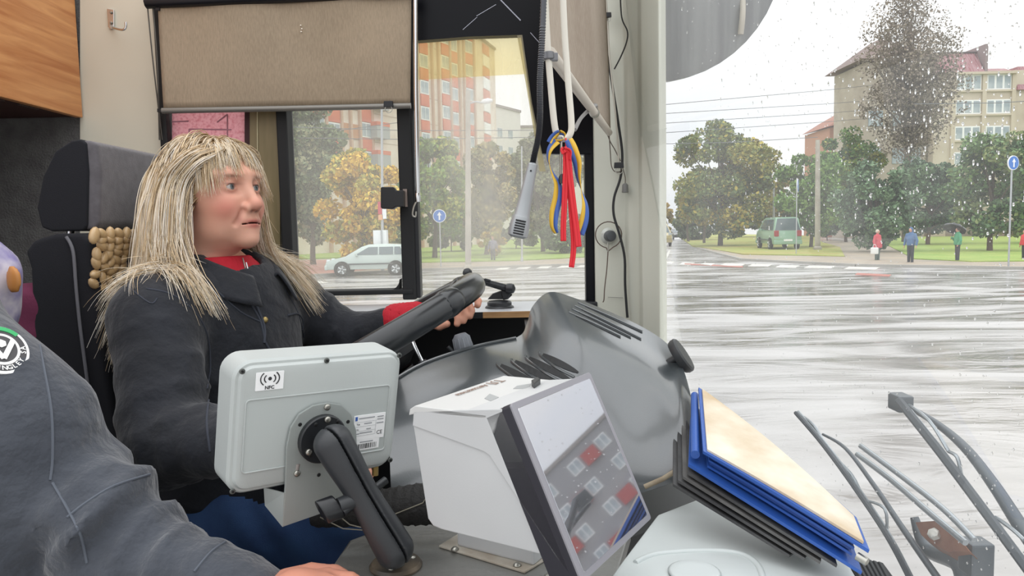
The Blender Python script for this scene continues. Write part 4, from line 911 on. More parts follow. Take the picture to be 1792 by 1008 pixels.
for i, (a, b_) in enumerate(raw):
    p = bead_at(a / 4.58, 400 + b_ / 4.58); o = bpy.data.objects.new('bead', bme); COL.objects.link(o); o.parent = bc_; o.matrix_parent_inverse = bc_.matrix_world.inverted()
    big = .0115 if (a, b_) in ((755, 55),) else .0088
    o.matrix_world = Matrix.Translation(p) @ Matrix.Rotation(random.uniform(-.9, .9) + (0 if i % 2 else 1.3), 4, 'X') @ Matrix.Diagonal((.008, .0135 * big / .0088, big, 1))
# ---- things behind the seat
pb = empty('patterned_bag', P(15, 470, 1.25), 'white plastic bag with blue and orange print at the left edge', 'bag')
def fbag(p): return sd_ell(p, P(-22, 505, 1.22), (.046, .045, .085)) + .013 * vnoise(p, 55, 2)
V, F = surfnet(fbag, np.array(P(-15, 510, 1.22)) - .16, np.array(P(-15, 510, 1.22)) + .16, .008)
pm = mat('bag_print', 'd9d3dd', .45, var=(28, '8d86b4', 3)); npmesh('bag_body', V, F, pm, pb)
def fb2(p): return sd_ell(p, P(22, 488, 1.195), (.012, .006, .022)) + .004 * vnoise(p, 120, 5)
V, F = surfnet(fb2, np.array(P(28, 488, 1.2)) - .05, np.array(P(28, 488, 1.2)) + .05, .005); npmesh('orange_wrapper', V, F, mat('wrapper_orange', 'c98a4a', .5), pb)
mg = empty('maroon_cushion', P(65, 545, 1.32), 'maroon fabric cushion wedged beside the driver seat', 'cushion')
def fmg(p):
    q = np.abs(p - np.array(P(64, 548, 1.37))) - np.array((.022, .02, .034)); return np.linalg.norm(np.maximum(q, 0), axis=-1) + np.minimum(q.max(-1), 0) - .02 + .004 * vnoise(p, 50, 9)
c0 = np.array(P(64, 548, 1.37)); V, F = surfnet(fmg, c0 - .13, c0 + .13, .007); npmesh('cover', V, F, mat('maroon_cloth', '6b2a48', .9, bump=(200, .3, .002)), mg)
tube('piping', [c0 + np.array((.043, -.030, -.034)), c0 + np.array((.044, -.031, .0)), c0 + np.array((.042, -.030, .034))], .003, mat('maroon_dark', '521c36', .9), mg)
# ---- steering wheel
WHC = P(648, 600, 1.43); TA = math.radians(28); DX = Vector((math.cos(TA), 0, math.sin(TA))); DN = Vector((-math.sin(TA), 0, math.cos(TA))); DY = Vector((0, 1, 0)); WR = .232
LEATH = mat('wheel_black', '1f2225', .28, coat=.2)
sw = empty('steering_wheel', WHC, 'large black bus steering wheel gripped by the driver', 'steering wheel')
def wp(an, r=WR, off=0): return WHC + DX * (r * math.cos(an)) + DY * (r * math.sin(an)) + DN * off
V = []; nS, nT = 72, 14
for i in range(nS):
    an = 2 * math.pi * i / nS; rad = (DX * math.cos(an) + DY * math.sin(an))
    for k in range(nT):
        b_ = 2 * math.pi * k / nT; V.append(WHC + rad * (WR + .022 * math.cos(b_)) + DN * (.0245 * math.sin(b_)))
F = [(i * nT + k, i * nT + (k + 1) % nT, ((i + 1) % nS) * nT + (k + 1) % nT, ((i + 1) % nS) * nT + k) for i in range(nS) for k in range(nT)]
new('rim', V, F, LEATH, sw, True)
for an in (-.62, .55, 2.2, -2.4):
    pts = [wp(an + (k - 3) * .028) for k in range(7)]; tube('grip_ridge', pts, [.0225, .0255, .0262, .0262, .0262, .0255, .0225], LEATH, sw, sides=14)
lathe('hub', WHC - DN * .07, DN, [(.05, 0), (.075, .02), (.08, .05), (.06, .068), (.02, .072)], mat('hub_black', '191b1e', .45), sw, 28)
for an in (-1.25, 1.25, math.pi - .9, math.pi + .9): tube('spoke', [wp(an, .05, -.03), wp(an, .14, -.02), wp(an, WR, 0)], [.02, .016, .014], mat('spoke_black', '1b1d20', .4), sw, sides=10)
cl = empty('steering_column', WHC - DN * .3, 'dark steering column under the wheel', 'column')
tube('column_cover', [WHC - DN * .08, WHC - DN * .35 + DX * .02], [.05, .065], BLACK, cl, sides=16)
s1 = empty('wiper_stalk', P(728, 610, 1.36), 'thin silver stalk beside the steering column', 'stalk')
tube('lever', smoothpath([P(700, 570, 1.40), P(718, 590, 1.38), P(728, 612, 1.37), P(742, 640, 1.36)], 4), .0042, CHROME, s1); lathe('boot', P(742, 640, 1.36), (.4, 0, -1), [(.008, -.01), (.012, .01), (.012, .02)], BLACK, s1, 12)
s2 = empty('gear_knob', P(811, 605, 1.40), 'grey ribbed knob on a stalk behind the dashboard cowl', 'knob')
kc = P(811, 606, 1.42); kax = (P(806, 588, 1.42) - kc).normalized()
lathe('knob', kc, kax, [(.012, -.03), (.018, -.02), (.019, 0), (.0165, .018), (.011, .025)], mat('knob_grey', '71757b', .5), s2, 20)
for k in range(12):
    an = 2 * math.pi * k / 12; a1 = kax.orthogonal().normalized(); b1 = kax.cross(a1); d = a1 * math.cos(an) + b1 * math.sin(an)
    tube('rib', [kc + d * .0188 - kax * .018, kc + d * .0162 + kax * .018], .0016, mat('knob_rib', '8b9097', .45), s2, sides=5)
tube('stalk', [kc - kax * .02, kc - kax * .2], .007, CHROME, s2)
tube('side_lever', [kc + Vector((-.03, 0, -.0)), kc + Vector((-.012, 0, -.02))], .004, DARKMETAL, s2)
# ---- phone holder on the ledge
ph = empty('phone_holder', P(874, 535, 1.80), 'black suction-cup phone holder on the plywood ledge', 'phone holder')
bc0 = P(874, 529, 1.80); bc0.z = SH_Z
PHB = mat('holder_black', '26282b', .4)
lathe('suction_cup', bc0, (0, 0, 1), [(.036, 0), (.034, .004), (.030, .006), (.030, .013), (.026, .017), (.01, .019)], PHB, ph, 28)
MB().prism([P(a, b_, 1.795) for a, b_ in ((853, 524), (862, 514), (876, 509), (890, 508), (897, 516), (889, 524))], (0, .012, 0)).build('lever', PHB, ph, bevel=.002)
MB().prism([P(a, b_, 1.79) for a, b_ in ((876, 510), (880, 505), (893, 503), (897, 508), (889, 524), (880, 525))], (0, .02, 0)).build('neck', PHB, ph, bevel=.003)
lathe('ball_knob', P(893, 505, 1.78), (1, -.3, 0), [(.005, -.012), (.012, -.008), (.013, 0), (.011, .008), (.004, .012)], PHB, ph, 16)
a, b_ = P(839, 491, 1.77), P(893, 506, 1.79); tube('arm', [a, b_], [.0075, .009], PHB, ph, sides=10)
MB().prism([P(x, y, 1.765) for x, y in ((848, 487), (859, 490), (858, 494), (847, 491))], (0, .012, 0)).build('clamp_screw', PHB, ph, bevel=.001)
tube('joint', smoothpath([P(814, 476, 1.76), P(822, 480, 1.76), P(830, 486, 1.765), P(839, 491, 1.77)], 4), .006, PHB, ph); lathe('ball', P(818, 477, 1.76), (1, 0, .2), [(.003, -.011), (.01, -.006), (.011, 0), (.01, .006), (.003, .011)], PHB, ph, 14)
lathe('collar', P(837, 490, 1.768), (1, 0, -.35), [(.010, -.004), (.010, .004)], PHB, ph, 14)
# ---- dashboard cowl
COWL = mat('cowl_black', '3b4144', .36, bump=(700, .22, .001), var=(3, '343a3d', 3), spec=.9, coat=1.0)
cw = empty('dashboard_cowl', P(950, 800, 1.1), 'glossy black moulded dashboard cowl with ventilation louvres', 'dashboard')
rows = [
 [(686, 668, 1.30), (742, 634, 1.34), (830, 606, 1.38), (905, 590, 1.42), (922, 566, 1.44), (932, 536, 1.45), (962, 511, 1.47), (1010, 523, 1.48), (1070, 547, 1.47), (1124, 572, 1.44), (1166, 600, 1.38), (1192, 634, 1.30)],
 [(684, 690, 1.27), (744, 660, 1.30), (832, 632, 1.33), (905, 616, 1.35), (930, 596, 1.36), (952, 568, 1.37), (985, 548, 1.385), (1030, 556, 1.39), (1085, 578, 1.385), (1135, 604, 1.36), (1176, 636, 1.30), (1204, 672, 1.22)],
 [(682, 730, 1.22), (748, 706, 1.24), (836, 682, 1.255), (910, 664, 1.265), (950, 646, 1.27), (985, 625, 1.275), (1020, 612, 1.28), (1060, 616, 1.28), (1110, 634, 1.27), (1155, 660, 1.24), (1190, 692, 1.20), (1212, 716, 1.14)],
 [(682, 790, 1.17), (752, 775, 1.18), (840, 758, 1.19), (918, 742, 1.195), (965, 730, 1.20), (1005, 718, 1.20), (1045, 712, 1.20), (1085, 716, 1.19), (1130, 728, 1.175), (1170, 745, 1.15), (1198, 764, 1.12), (1210, 778, 1.09)],
 [(684, 850, 1.13), (756, 842, 1.135), (845, 832, 1.14), (925, 826, 1.14), (975, 822, 1.14), (1018, 820, 1.135), (1060, 820, 1.125), (1100, 820, 1.115), (1140, 820, 1.10), (1172, 820, 1.085), (1192, 822, 1.07), (1202, 826, 1.06)],
 [(688, 905, 1.12), (760, 905, 1.12), (850, 900, 1.12), (930, 895, 1.12), (980, 890, 1.12), (1022, 885, 1.115), (1064, 878, 1.105), (1104, 868, 1.10), (1144, 856, 1.085), (1174, 846, 1.075), (1190, 838, 1.065), (1198, 834, 1.058)]]
ctrl = [[P(*q) for q in r] for r in rows]
v, f = grid_surface(ctrl, 5, 6, .006); cso = new('shell', v, f, COWL, cw, True, auto=60)
cdg = bmesh.new(); cdg.from_mesh(cso.data); CBVH = BVHTree.FromBMesh(cdg)
def hit(bvh, px, py, off=0):
    d = ray(px, py).normalized(); loc, nrm, i, dist = bvh.ray_cast(CAM, d)
    if loc is None: return None
    if nrm.dot(d) > 0: nrm = -nrm
    return loc + nrm * off
def drape(name, bvh, pxs, r, m, parent, off=0., n=4, sides=6):
    pp = []
    fine = smoothpath([Vector((a, b_, 0)) for a, b_ in pxs], n)
    for q in fine:
        h = hit(bvh, q.x, q.y, off)
        if h is not None: pp.append(h)
    if len(pp) < 2: return None
    return tube(name, pp, r, m, parent, sides)
# lower louvres : flat dark strips painting the shade of deep slots, raised lips
SLOT = mat('slot_dark', '0a0b0d', .6)
for x0, y0, x1, y1 in ((876, 640, 950, 678), (901, 633, 976, 672), (926, 627, 1000, 666), (950, 621, 1012, 652)):
    pl = []; ph_ = []
    n_ = 9
    top = []; bot = []
    for i in range(n_):
        u = i / (n_ - 1); wdt = 9 * math.sin(math.pi * min(1, .12 + u * .85)) ** .6
        a = x0 + (x1 - x0) * u; b_ = y0 + (y1 - y0) * u
        top.append(hit(CBVH, a + wdt * .35, b_ - wdt * .5, .0012)); bot.append(hit(CBVH, a - wdt * .35, b_ + wdt * .6, .0012))
    ok = all(q is not None for q in top + bot)
    if ok: new('louvre_slot_shade', top + bot, [(i, i + 1, n_ + i + 1, n_ + i) for i in range(n_ - 1)], SLOT, cw)
    drape('louvre_lip', CBVH, [(x0 - 6, y0 - 4), (x0 - 2, y0 + 4), ((x0 + x1) / 2 - 6, (y0 + y1) / 2 + 8), (x1 - 7, y1 + 8)], .0024, COWL, cw, .0008)
for x0, y0, x1, y1 in ((996, 548, 1086, 592), (1001, 542, 1104, 593), (1006, 537, 1122, 596), (1012, 531, 1124, 583)):
    drape('louvre_slot_shade', CBVH, [(x0 + 12, y0 + 5), ((x0 + x1) / 2, (y0 + y1) / 2), (x1, y1)], .0016, SLOT, cw, .0)
    drape('louvre_lip', CBVH, [(x0, y0 - 1), (x0 + 13, y0 + 5), ((x0 + x1) / 2, (y0 + y1) / 2 - 3), (x1, y1 - 3)], .0018, COWL, cw, .0006)
drape('edge_bead', CBVH, [(690, 666), (744, 636), (830, 608), (903, 593)], .003, COWL, cw, .002)
wbox('inner_wall', P(925, 600, 1.48).x - .004, P(925, 600, 1.48).x + .004, 1.48, 1.72, 1.55, SH_Z - .02, SLOT, cw)
# round knob at the cowl's right flank
kn = empty('dash_knob', P(1196, 622, 1.30), 'black round knob disc on the right flank of the cowl', 'knob')
kax = Vector((.80, -.25, .55)).normalized(); kc = P(1190, 624, 1.305)
lathe('disc', kc, kax, [(.030, -.006), (.033, 0), (.033, .007), (.030, .010), (.01, .011)], mat('knob_black', '2b2d2f', .45), kn, 28); lathe('spindle', kc, kax, [(.008, -.05), (.008, 0)], BLACK, kn, 10)
# ---- lower dashboard : white top, black skirt, steel table
DASHW = mat('dash_white', 'c9cfce', .38, var=(3, 'bcc3c2', 3))
DZ = 1.672
dw = empty('dashboard', (.3, .85, DZ), 'white moulded dashboard top under the blue folder', 'dashboard')
dpx = [(1085, 985), (1150, 900), (1222, 872), (1330, 900), (1478, 972), (1512, 1030), (1560, 1250), (900, 1250)]
MB().prism([PZ(a, b_, DZ) for a, b_ in dpx], (0, 0, -.03)).build('panel', DASHW, dw, bevel=.006, seg=3)
rc = [PZ(a, b_, DZ) for a, b_ in ((1112, 985), (1150, 970), (1230, 964), (1290, 968), (1322, 985), (1335, 1012), (1340, 1060))]
tube('recess_edge', smoothpath(rc, 6), .004, DASHW, dw, sides=8)
c_ = PZ(1215, 1003, DZ + .001); MB().lathe(c_, (0, 0, 1), [(.030, 0), (.032, .002), (.028, .004), (.02, .003)], 28).build('recess_ring', DASHW, dw, True)
sk = empty('dashboard_skirt', (.15, 1.0, 1.5), 'black skirt panel under the dashboard cowl', 'panel')
MB().prism([PZ(a, b_, DZ - .03) for a, b_ in ((640, 905), (760, 880), (900, 860), (1100, 830), (1215, 800), (1250, 850), (1190, 905), (1060, 960), (760, 930))], (0, 0, -.5)).build('skirt', mat('skirt_black', '17191c', .5), sk)
v_ = MB()
tube('rust_edge', [P(1128, 852, 1.062), P(1160, 838, 1.058), P(1186, 822, 1.05)], .004, mat('rust_edge', '9c907c', .7, var=(40, '7a6a55', 4)), sk)
tbz = 1.655
tp_ = empty('steel_table', (-.1, .9, tbz), 'brushed steel plate carrying the ticket machine and tablet arm', 'table')
MB().prism([PZ(a, b_, tbz) for a, b_ in ((612, 945), (735, 900), (1010, 858), (1110, 905), (1010, 1240), (480, 1240), (565, 1015))], (0, 0, -.02)).build('plate', STEEL, tp_, bevel=.003)
for a, b_ in ((830, 880), (960, 1010)): MB().lathe(PZ(a, b_, tbz), (0, 0, 1), [(.006, 0), (.006, .002), (.003, .004)], 12).build('bolt', SCREW, tp_, True)
wbox('support', -.24, .08, .62, .98, .95, tbz - .02, mat('support_black', '101114', .6), tp_)
# ribbed black gaiter running behind the arm
gt = empty('cable_gaiter', P(640, 905, 1.02), 'black stitched gaiter behind the tablet arm', 'gaiter')
def fgt(p): return sd_cone(p, P(560, 898, 1.02), P(760, 880, 1.02), .020, .030) + .002 * np.sin(p[..., 0] * 500)
c0, c1 = np.array(P(520, 960, .95)), np.array(P(800, 800, 1.10)); lo = np.minimum(c0, c1); hi = np.maximum(c0, c1)
V, F = surfnet(fgt, lo, hi, .005); npmesh('sleeve', V, F, mat('gaiter', '1c1b1a', .75, bump=(260, .8, .003)), gt)
STI = mat('stitch', '8a8577', .7)
for pp in ([(566, 882), (590, 900), (612, 918), (640, 925)], [(560, 905), (600, 925), (640, 928)], [(690, 900), (740, 880), (745, 872)]): tube('stitch', [P(a, b_, .992) for a, b_ in pp], .0008, STI, gt, sides=4)
# ============================================================ HANGING THINGS NEAR THE PILLAR
# ---- windscreen blind seen almost edge on
BLF2 = cloth_mat('blind_fabric_pale', 'a89a8c', 'c2b6a8', .25)
wb = empty('windscreen_blind', P(1068, 232, 1.86), 'pale beige windscreen blind with a slanting bottom bar by the pillar', 'blind')
N_, Fp = P(962, 92, 1.02), P(1066, 232, 1.86)
N0 = P(944, -140, 1.02); N0.x = N_.x - .012; F0 = Vector((Fp.x - .006, Fp.y, 2.95)); N0.z = 2.62
ctrl = []
for j in range(5):
    u = j / 4; a = N0.lerp(N_, u); b_ = F0.lerp(Fp, u)
    ctrl.append([a.lerp(b_, i / 6) + Vector((.004 * math.sin(i * 1.7 + j), 0, 0)) for i in range(7)])
v, f = grid_surface(ctrl, 4, 4, .0015); new('fabric', v, f, BLF2, wb, True)
tube('bottom_bar', [N_, N_.lerp(Fp, .5), Fp], .0085, mat('bar_cream', 'c9c0b4', .4), wb, sides=10)
pp = N_.lerp(Fp, .62); tube('pull_strap', smoothpath([pp, pp + Vector((0, -.02, .012)), P(1018, 205, 1.45), P(1006, 227, 1.40)], 5), .004, mat('strap_grey', '8a8886', .5), wb, sides=6)
lathe('strap_ring', pp, Fp - N_, [(.0105, -.008), (.0105, .008)], SCREW, wb, 12)
# ---- U-shaped cream rod
YU = .97
ur = empty('u_rod', P(985, 240, YU), 'U-shaped cream painted rod hanging beside the pillar blind', 'rod')
CRP = mat('cream_paint', 'd5d0c4', .35)
tube('rod', smoothpath([P(951, -60, YU), P(957, 60, YU), P(963, 140, YU), P(970, 215, YU), P(976, 236, YU), P(988, 243, YU), P(997, 236, YU), P(1000, 215, YU), P(994, 140, YU), P(988, 60, YU), P(983, -60, YU)], 8), .0043, CRP, ur, sides=12)
lathe('clamp', P(959, 98, YU), (P(963, 140, YU) - P(957, 60, YU)), [(.0065, -.005), (.0085, -.004), (.0085, .004), (.0065, .005)], mat('clamp_grey', '77777a', .4, .6), ur, 16)
MB().box(P(968, 100, YU), (.012, .008, .010)).build('clamp_lug', MATS['clamp_grey'], ur, bevel=.001)
# ---- gooseneck and microphone
YM = .94
mc = empty('gooseneck_microphone', P(905, 412, YM), 'grey microphone hanging on a ribbed metal gooseneck', 'microphone')
path = smoothpath([P(953, -40, YM), P(949, 60, YM), P(945, 140, YM), P(945, 200, YM), P(942, 240, YM), P(935, 272, YM), P(931, 292, YM)], 40)
tube('gooseneck', path, [.0034 + .0009 * (i % 2) for i in range(len(path))], mat('gooseneck', '55565a', .35, .7), mc, sides=9)
a, b_ = P(933, 284, YM), P(905, 416, YM); ax = (b_ - a); Lm = ax.length; ax.normalize()
MICG = mat('mic_grey', '9b9ea0', .4, .4)
lathe('body', a, ax, [(.003, 0), (.0062, .003), (.0066, .010), (.0082, Lm * .45), (.0100, Lm * .70), (.0108, Lm * .72)], MICG, mc, 22)
hd = lathe('head', a, ax, [(.0108, Lm * .72), (.0126, Lm * .80), (.0132, Lm * .90), (.0126, Lm * .97), (.008, Lm)], MICG, mc, 22)
sd = ax.cross(Vector((0, 1, 0))).normalized()
for k in range(6):
    c = a + ax * (Lm * (.775 + .034 * k)) + Vector((0, -.0122, 0)); tube('grille_slot', [c - sd * .0065, c + Vector((0, -.001, 0)), c + sd * .0065], .0010, SLOT, hd, sides=5)
MB().lathe(P(929, 299, YM - .0064), (0, -1, 0), [(.0012, 0), (.0012, .001)], 8).build('screw', SLOT, mc)
# ---- ribbons
def ribbon(name, pxs, Y, wpx, twist, m1, parent, m2=None):
    """flat ribbon of two bands, thickness 0.6 mm, twisting along its length"""
    path = smoothpath([P(a, b_, Y + (c if len(q) > 2 else 0)) for q in pxs for a, b_, c in [(q + (0,))[:3]]], 6); n = len(path)
    w_ = wpx * Y / F_PX / 2
    for k, (s0, s1, mm) in enumerate(((-1, 0, m1), (0, 1, m2 or m1))):
        v = []
        for i, p in enumerate(path):
            an = twist[0] + (twist[1] - twist[0]) * i / (n - 1); tg = (path[min(i + 1, n - 1)] - path[max(i - 1, 0)]).normalized()
            side = Vector((1, 0, 0)) - tg * tg.x; side.normalize(); oth = tg.cross(side)
            d = side * math.cos(an) + oth * math.sin(an); nn = tg.cross(d).normalized() * .0003
            for s in (s0, s1):
                v += [p + d * (w_ * s) + nn, p + d * (w_ * s) - nn]
        f = []
        for i in range(n - 1):
            A, B = i * 4, (i + 1) * 4
            f += [(A, A + 2, B + 2, B), (A + 3, A + 1, B + 1, B + 3), (A + 1, A, B, B + 1), (A + 2, A + 3, B + 3, B + 2)]
        f += [(0, 1, 3, 2), (4 * n - 4, 4 * n - 2, 4 * n - 1, 4 * n - 3)]
        new(name, v, f, mm, parent, True)
RB1 = mat('ribbon_blue', '3e5fa6', .55); RY1 = mat('ribbon_yellow', 'd9b03a', .55); RR1 = mat('ribbon_red', 'd3222e', .5)
yb = empty('blue_yellow_ribbon', P(985, 250, YU - .02), 'blue and yellow twisted ribbon tied round the U-shaped rod', 'ribbon')
ribbon('tail_band', [(974, 246), (962, 262), (960, 282), (968, 305), (976, 322), (976, 345), (970, 372), (969, 395), (974, 408)], YU - .016, 17, (.5, 4.4), RB1, yb, RY1)
ribbon('tail_band', [(995, 244), (1003, 262), (1010, 285), (1012, 310), (1018, 335), (1024, 360), (1022, 385), (1014, 410)], YU - .014, 17, (2.6, 6.6), RY1, yb, RB1)
ribbon('knot_band', [(962, 250), (968, 240), (978, 232), (988, 236), (984, 246), (972, 248)], YU - .014, 12, (0, 2.2), RB1, yb, RY1)
tube('key_loop', smoothpath([P(982, 240, YU - .01), P(982, 262, YU - .014), P(981, 300, YU - .014), P(983, 312, YU - .014)], 5), .0016, SCREW, yb); lathe('key_fob', P(983, 310, YU - .014), (0, 0, -1), [(.002, -.004), (.004, 0), (.004, .008)], DARKMETAL, yb, 10)
rb = empty('red_ribbon', P(992, 265, YU - .02), 'red ribbon with long tails hanging from the U-shaped rod', 'ribbon')
ribbon('tail', [(990, 264), (990, 300), (988, 350), (986, 395), (986, 422)], YU - .022, 10, (.0, .25), RR1, rb)
ribbon('tail', [(994, 264), (998, 310), (1004, 360), (1010, 405), (1013, 432)], YU - .024, 10, (.2, -.2), RR1, rb)
ribbon('tail', [(992, 266), (996, 320), (1001, 380), (1004, 430), (1000, 468)], YU - .020, 10, (-.2, .5), RR1, rb)
ribbon('loop', [(988, 268), (985, 262), (990, 262), (997, 266), (996, 280)], YU - .025, 10, (0, 1.2), RR1, rb)
tube('hanger_thread', [P(990, 242, YU - .006), P(991, 266, YU - .02)], .0012, RR1, rb, sides=5)
# ---- cables, clips and suction cup on the pillar
CBL = mat('cable_black', '1f2022', .5)
YP = 1.885
o = tube('power_cable', smoothpath([P(1056, 70, 1.90), P(1065, 110, 1.90), P(1074, 165, 1.895), P(1082, 215, 1.89), P(1089, 270, 1.885), P(1086, 310, 1.885), P(1075, 345, 1.885), P(1074, 375, 1.885), P(1084, 410, 1.88), P(1093, 450, 1.875), P(1094, 500, 1.875), P(1098, 556, 1.87)], 8), .0032, CBL); tag(o, 'thick black cable running down the pale pillar', 'cable')
o = tube('loose_wire', smoothpath([P(1085, -20, 1.88), P(1088, 30, 1.88), P(1098, 55, 1.875), P(1096, 75, 1.875), P(1086, 100, 1.88), P(1075, 121, 1.885)], 8), .0018, CBL); tag(o, 'thin black looping wire at the top of the pillar', 'wire')
bc2 = empty('clip_cord', P(1063, 28, 1.9), 'thin pale cord hanging down the pillar through two clips', 'cord')
tube('cord', smoothpath([P(1059, -20, 1.90), P(1063, 30, 1.90), P(1066, 90, 1.895), P(1072, 150, 1.89), P(1079, 220, 1.885), P(1083, 285, 1.88)], 6), .0022, mat('cord_pale', 'b9b4a8', .6), bc2)
tube('cord', smoothpath([P(1062, 232, 1.89), P(1068, 248, 1.885), P(1076, 262, 1.885), P(1086, 282, 1.88)], 5), .0014, mat('cord_brown', '5b5148', .6), bc2, sides=5)
tube('cord', smoothpath([P(1066, 236, 1.89), P(1068, 265, 1.89), P(1070, 290, 1.89), P(1076, 300, 1.885), P(1086, 300, 1.88), P(1090, 290, 1.88)], 5), .0014, mat('cord_brown', '5b5148', .6), bc2, sides=5)
tube('cord', smoothpath([P(1090, 295, 1.875), P(1094, 310, 1.875), P(1094, 322, 1.875)], 4), .0012, mat('cord_brown', '5b5148', .6), bc2, sides=5)
lathe('tassel', P(1094, 321, 1.872), (0, 0, -1), [(.004, 0), (.0075, .004), (.008, .018), (.0085, .022), (.007, .023)], mat('tassel_grey', '6c6c6a', .5), bc2, 14)
binder_clip('black binder clip on the thin cord at the pillar top', 1063, 27, 1.893, .8)
binder_clip('black binder clip holding the cables at mid pillar', 1083, 290, 1.872, 1.0)
su = empty('suction_hook', P(1066, 413, 1.9), 'round grey suction hook in a wire hoop on the pillar', 'hook')
sc0 = P(1066, 413, 1.905); lathe('cup', sc0 + Vector((0, .012, 0)), (.25, -1, 0), [(.022, 0), (.019, .006), (.010, .012), (.010, .016)], mat('cup_clear', 'c3c6bf', .15, alpha=1), su, 24)
lathe('cap', sc0, (.3, -1, 0), [(.013, -.006), (.0145, 0), (.0145, .012), (.012, .016), (.004, .017)], mat('cap_grey', '4a4d50', .4), su, 22)
hp_ = [P(1065 + 23 * math.cos(a), 411 + 23 * math.sin(a), 1.892) for a in [math.radians(d) for d in range(100, 440, 15)]] + [P(1064, 440, 1.892)]
tube('hoop', [P(1064, 440, 1.892)] + hp_, .0014, mat('hoop_brown', '5a4a40', .6), su, sides=6); tube('tail_wire', smoothpath([P(1064, 440, 1.892), P(1062, 470, 1.892), P(1058, 505, 1.892), P(1057, 524, 1.892), P(1055, 529, 1.892)], 5), .0014, MATS['hoop_brown'], su, sides=6)
tube('bracket_wire', [P(1064, 425, 1.892), P(1064, 440, 1.892)], .0022, SCREW, su, sides=6)
# ---- exterior mirror housing seen through the top of the windscreen
mi = empty('exterior_mirror', P(1240, 20, 2.1), 'grey rounded exterior mirror housing above the windscreen corner', 'mirror')
mcx = P(1150, -92, 2.05); MM = mat('mirror_grey', '8e9192', .25, var=(3, '74767a', 4), mapscale=(10, 1, .5)); ringsv = []
for yo, s_ in ((0, .93), (.012, 1.0), (.07, .98), (.14, .80), (.17, .45)):
    ringsv.append([mcx + Vector((.345 * s_ * math.cos(2 * math.pi * k / 48), yo, .352 * s_ * math.sin(2 * math.pi * k / 48))) for k in range(48)])
v, f = loft_rings(ringsv); new('housing', v, f, MM, mi, True, auto=40)
tube('mount_arm', smoothpath([P(1330, -150, 2.12), P(1302, -60, 2.10), P(1300, 20, 2.04), P(1296, 60, 2.04)], 5), .008, mat('arm_pale', 'b9b2a6', .5), mi)
# ---- raindrops on the windscreen
rg = random.Random(11); _b = bmesh.new(); bmesh.ops.create_icosphere(_b, subdivisions=1, radius=1); _v = np.array([x.co[:] for x in _b.verts]); _f = np.array([[x.index for x in q.verts] for q in _b.faces]); _b.free(); dv = []; df = []
for i in range(1700):
    for _ in range(20):
        px, py = rg.uniform(1165, 1850), rg.uniform(-40, 1000)
        if rg.random() < (.95 if px > 1300 and py < 420 else .45): break
    d = ray(px, py); lo_, hi_ = .4, 2.6
    for _ in range(22):
        md = (lo_ + hi_) / 2; q = CAM + d * md
        if q.x < wsx(q.y, q.z): lo_ = md
        else: hi_ = md
    q = CAM + d * lo_; r = rg.choice((.0006, .0008, .0010, .0014)) * rg.uniform(.8, 1.3); st_ = rg.choice((1, 1, 1.6, 2.6)) if py < 400 else 1.2
    dv.append(_v * np.array((r * .6, r, r * st_)) + np.array((q.x + .0012, q.y, q.z))); df.append(_f + i * len(_v))
DROP = bpy.data.materials.new('water_drop'); DROP.use_nodes = True; t = DROP.node_tree; t.nodes.remove(t.nodes['Principled BSDF']); g_ = t.nodes.new('ShaderNodeBsdfGlass'); g_.inputs['IOR'].default_value = 1.33; t.links.new(g_.outputs[0], t.nodes['Material Output'].inputs[0])
o = npmesh('raindrops', np.concatenate(dv), np.concatenate(df), DROP); tag(o, 'small raindrops scattered over the windscreen glass', 'raindrops', kind='stuff')
# ---- wipers outside the glass
WPM = mat('wiper_hazed', '565c62', .4, .2); WPS = mat('wiper_steel', 'a5abb0', .3, .6)  # wiper colour lightened to imitate the haze of the windscreen
def wpt(px, py, off):
    d = ray(px, py); lo_, hi_ = .4, 3.0
    for _ in range(28):
        md = (lo_ + hi_) / 2; q = CAM + d * md
        if q.x < wsx(q.y, q.z) + off: lo_ = md
        else: hi_ = md
    return CAM + d * lo_
def wiper(label, blade, arm, yokes, wide=.010):
    root = empty('wiper', wpt(*blade[-1], .03), label, 'wiper')
    tube('rubber_blade', smoothpath([wpt(a, b_, .010) for a, b_ in blade], 6), wide * .34, mat('wiper_rubber', '454a50', .6), root, sides=6)
    tube('blade_spine', smoothpath([wpt(a + 5, b_ - 2, .020) for a, b_ in blade], 6), .0024, WPS, root, sides=6)
    tube('arm', smoothpath([wpt(a, b_, .040) for a, b_ in arm], 6), [wide * .22 + wide * .35 * i / (6 * (len(arm) - 1)) for i in range(6 * (len(arm) - 1) + 1)], WPM, root, sides=8)
    for yk in yokes: tube('yoke', smoothpath([wpt(a, b_, .022) for a, b_ in yk], 4), .0022, WPS, root, sides=6)
    return root
wiper('slim wiper whose tip rises beside the blue folder', [(1392, 722), (1440, 778), (1500, 860), (1556, 945), (1605, 1040)], [(1440, 760), (1480, 785), (1530, 850), (1580, 925), (1640, 1010), (1690, 1080)], [[(1395, 722), (1425, 745), (1450, 790)], [(1450, 790), (1490, 830), (1512, 875)], [(1512, 875), (1548, 890), (1552, 935)]], .010)
wiper('wide wiper with a square end cap at the right edge', [(1572, 700), (1640, 785), (1712, 880), (1790, 985), (1830, 1040)], [(1590, 712), (1640, 742), (1690, 785), (1740, 850), (1792, 930), (1850, 1010)], [[(1580, 702), (1625, 735), (1660, 790)], [(1660, 790), (1675, 800), (1682, 830)], [(1742, 905), (1770, 925), (1792, 945)]], .016)
pe = [c for c in bpy.data.objects if c.name.startswith('wiper') and c.get('label', '').startswith('wide')][0]
c = wpt(1576, 704, .02); MB().box(c, (.02, .03, .022)).build('end_cap', WPM, pe, bevel=.002)
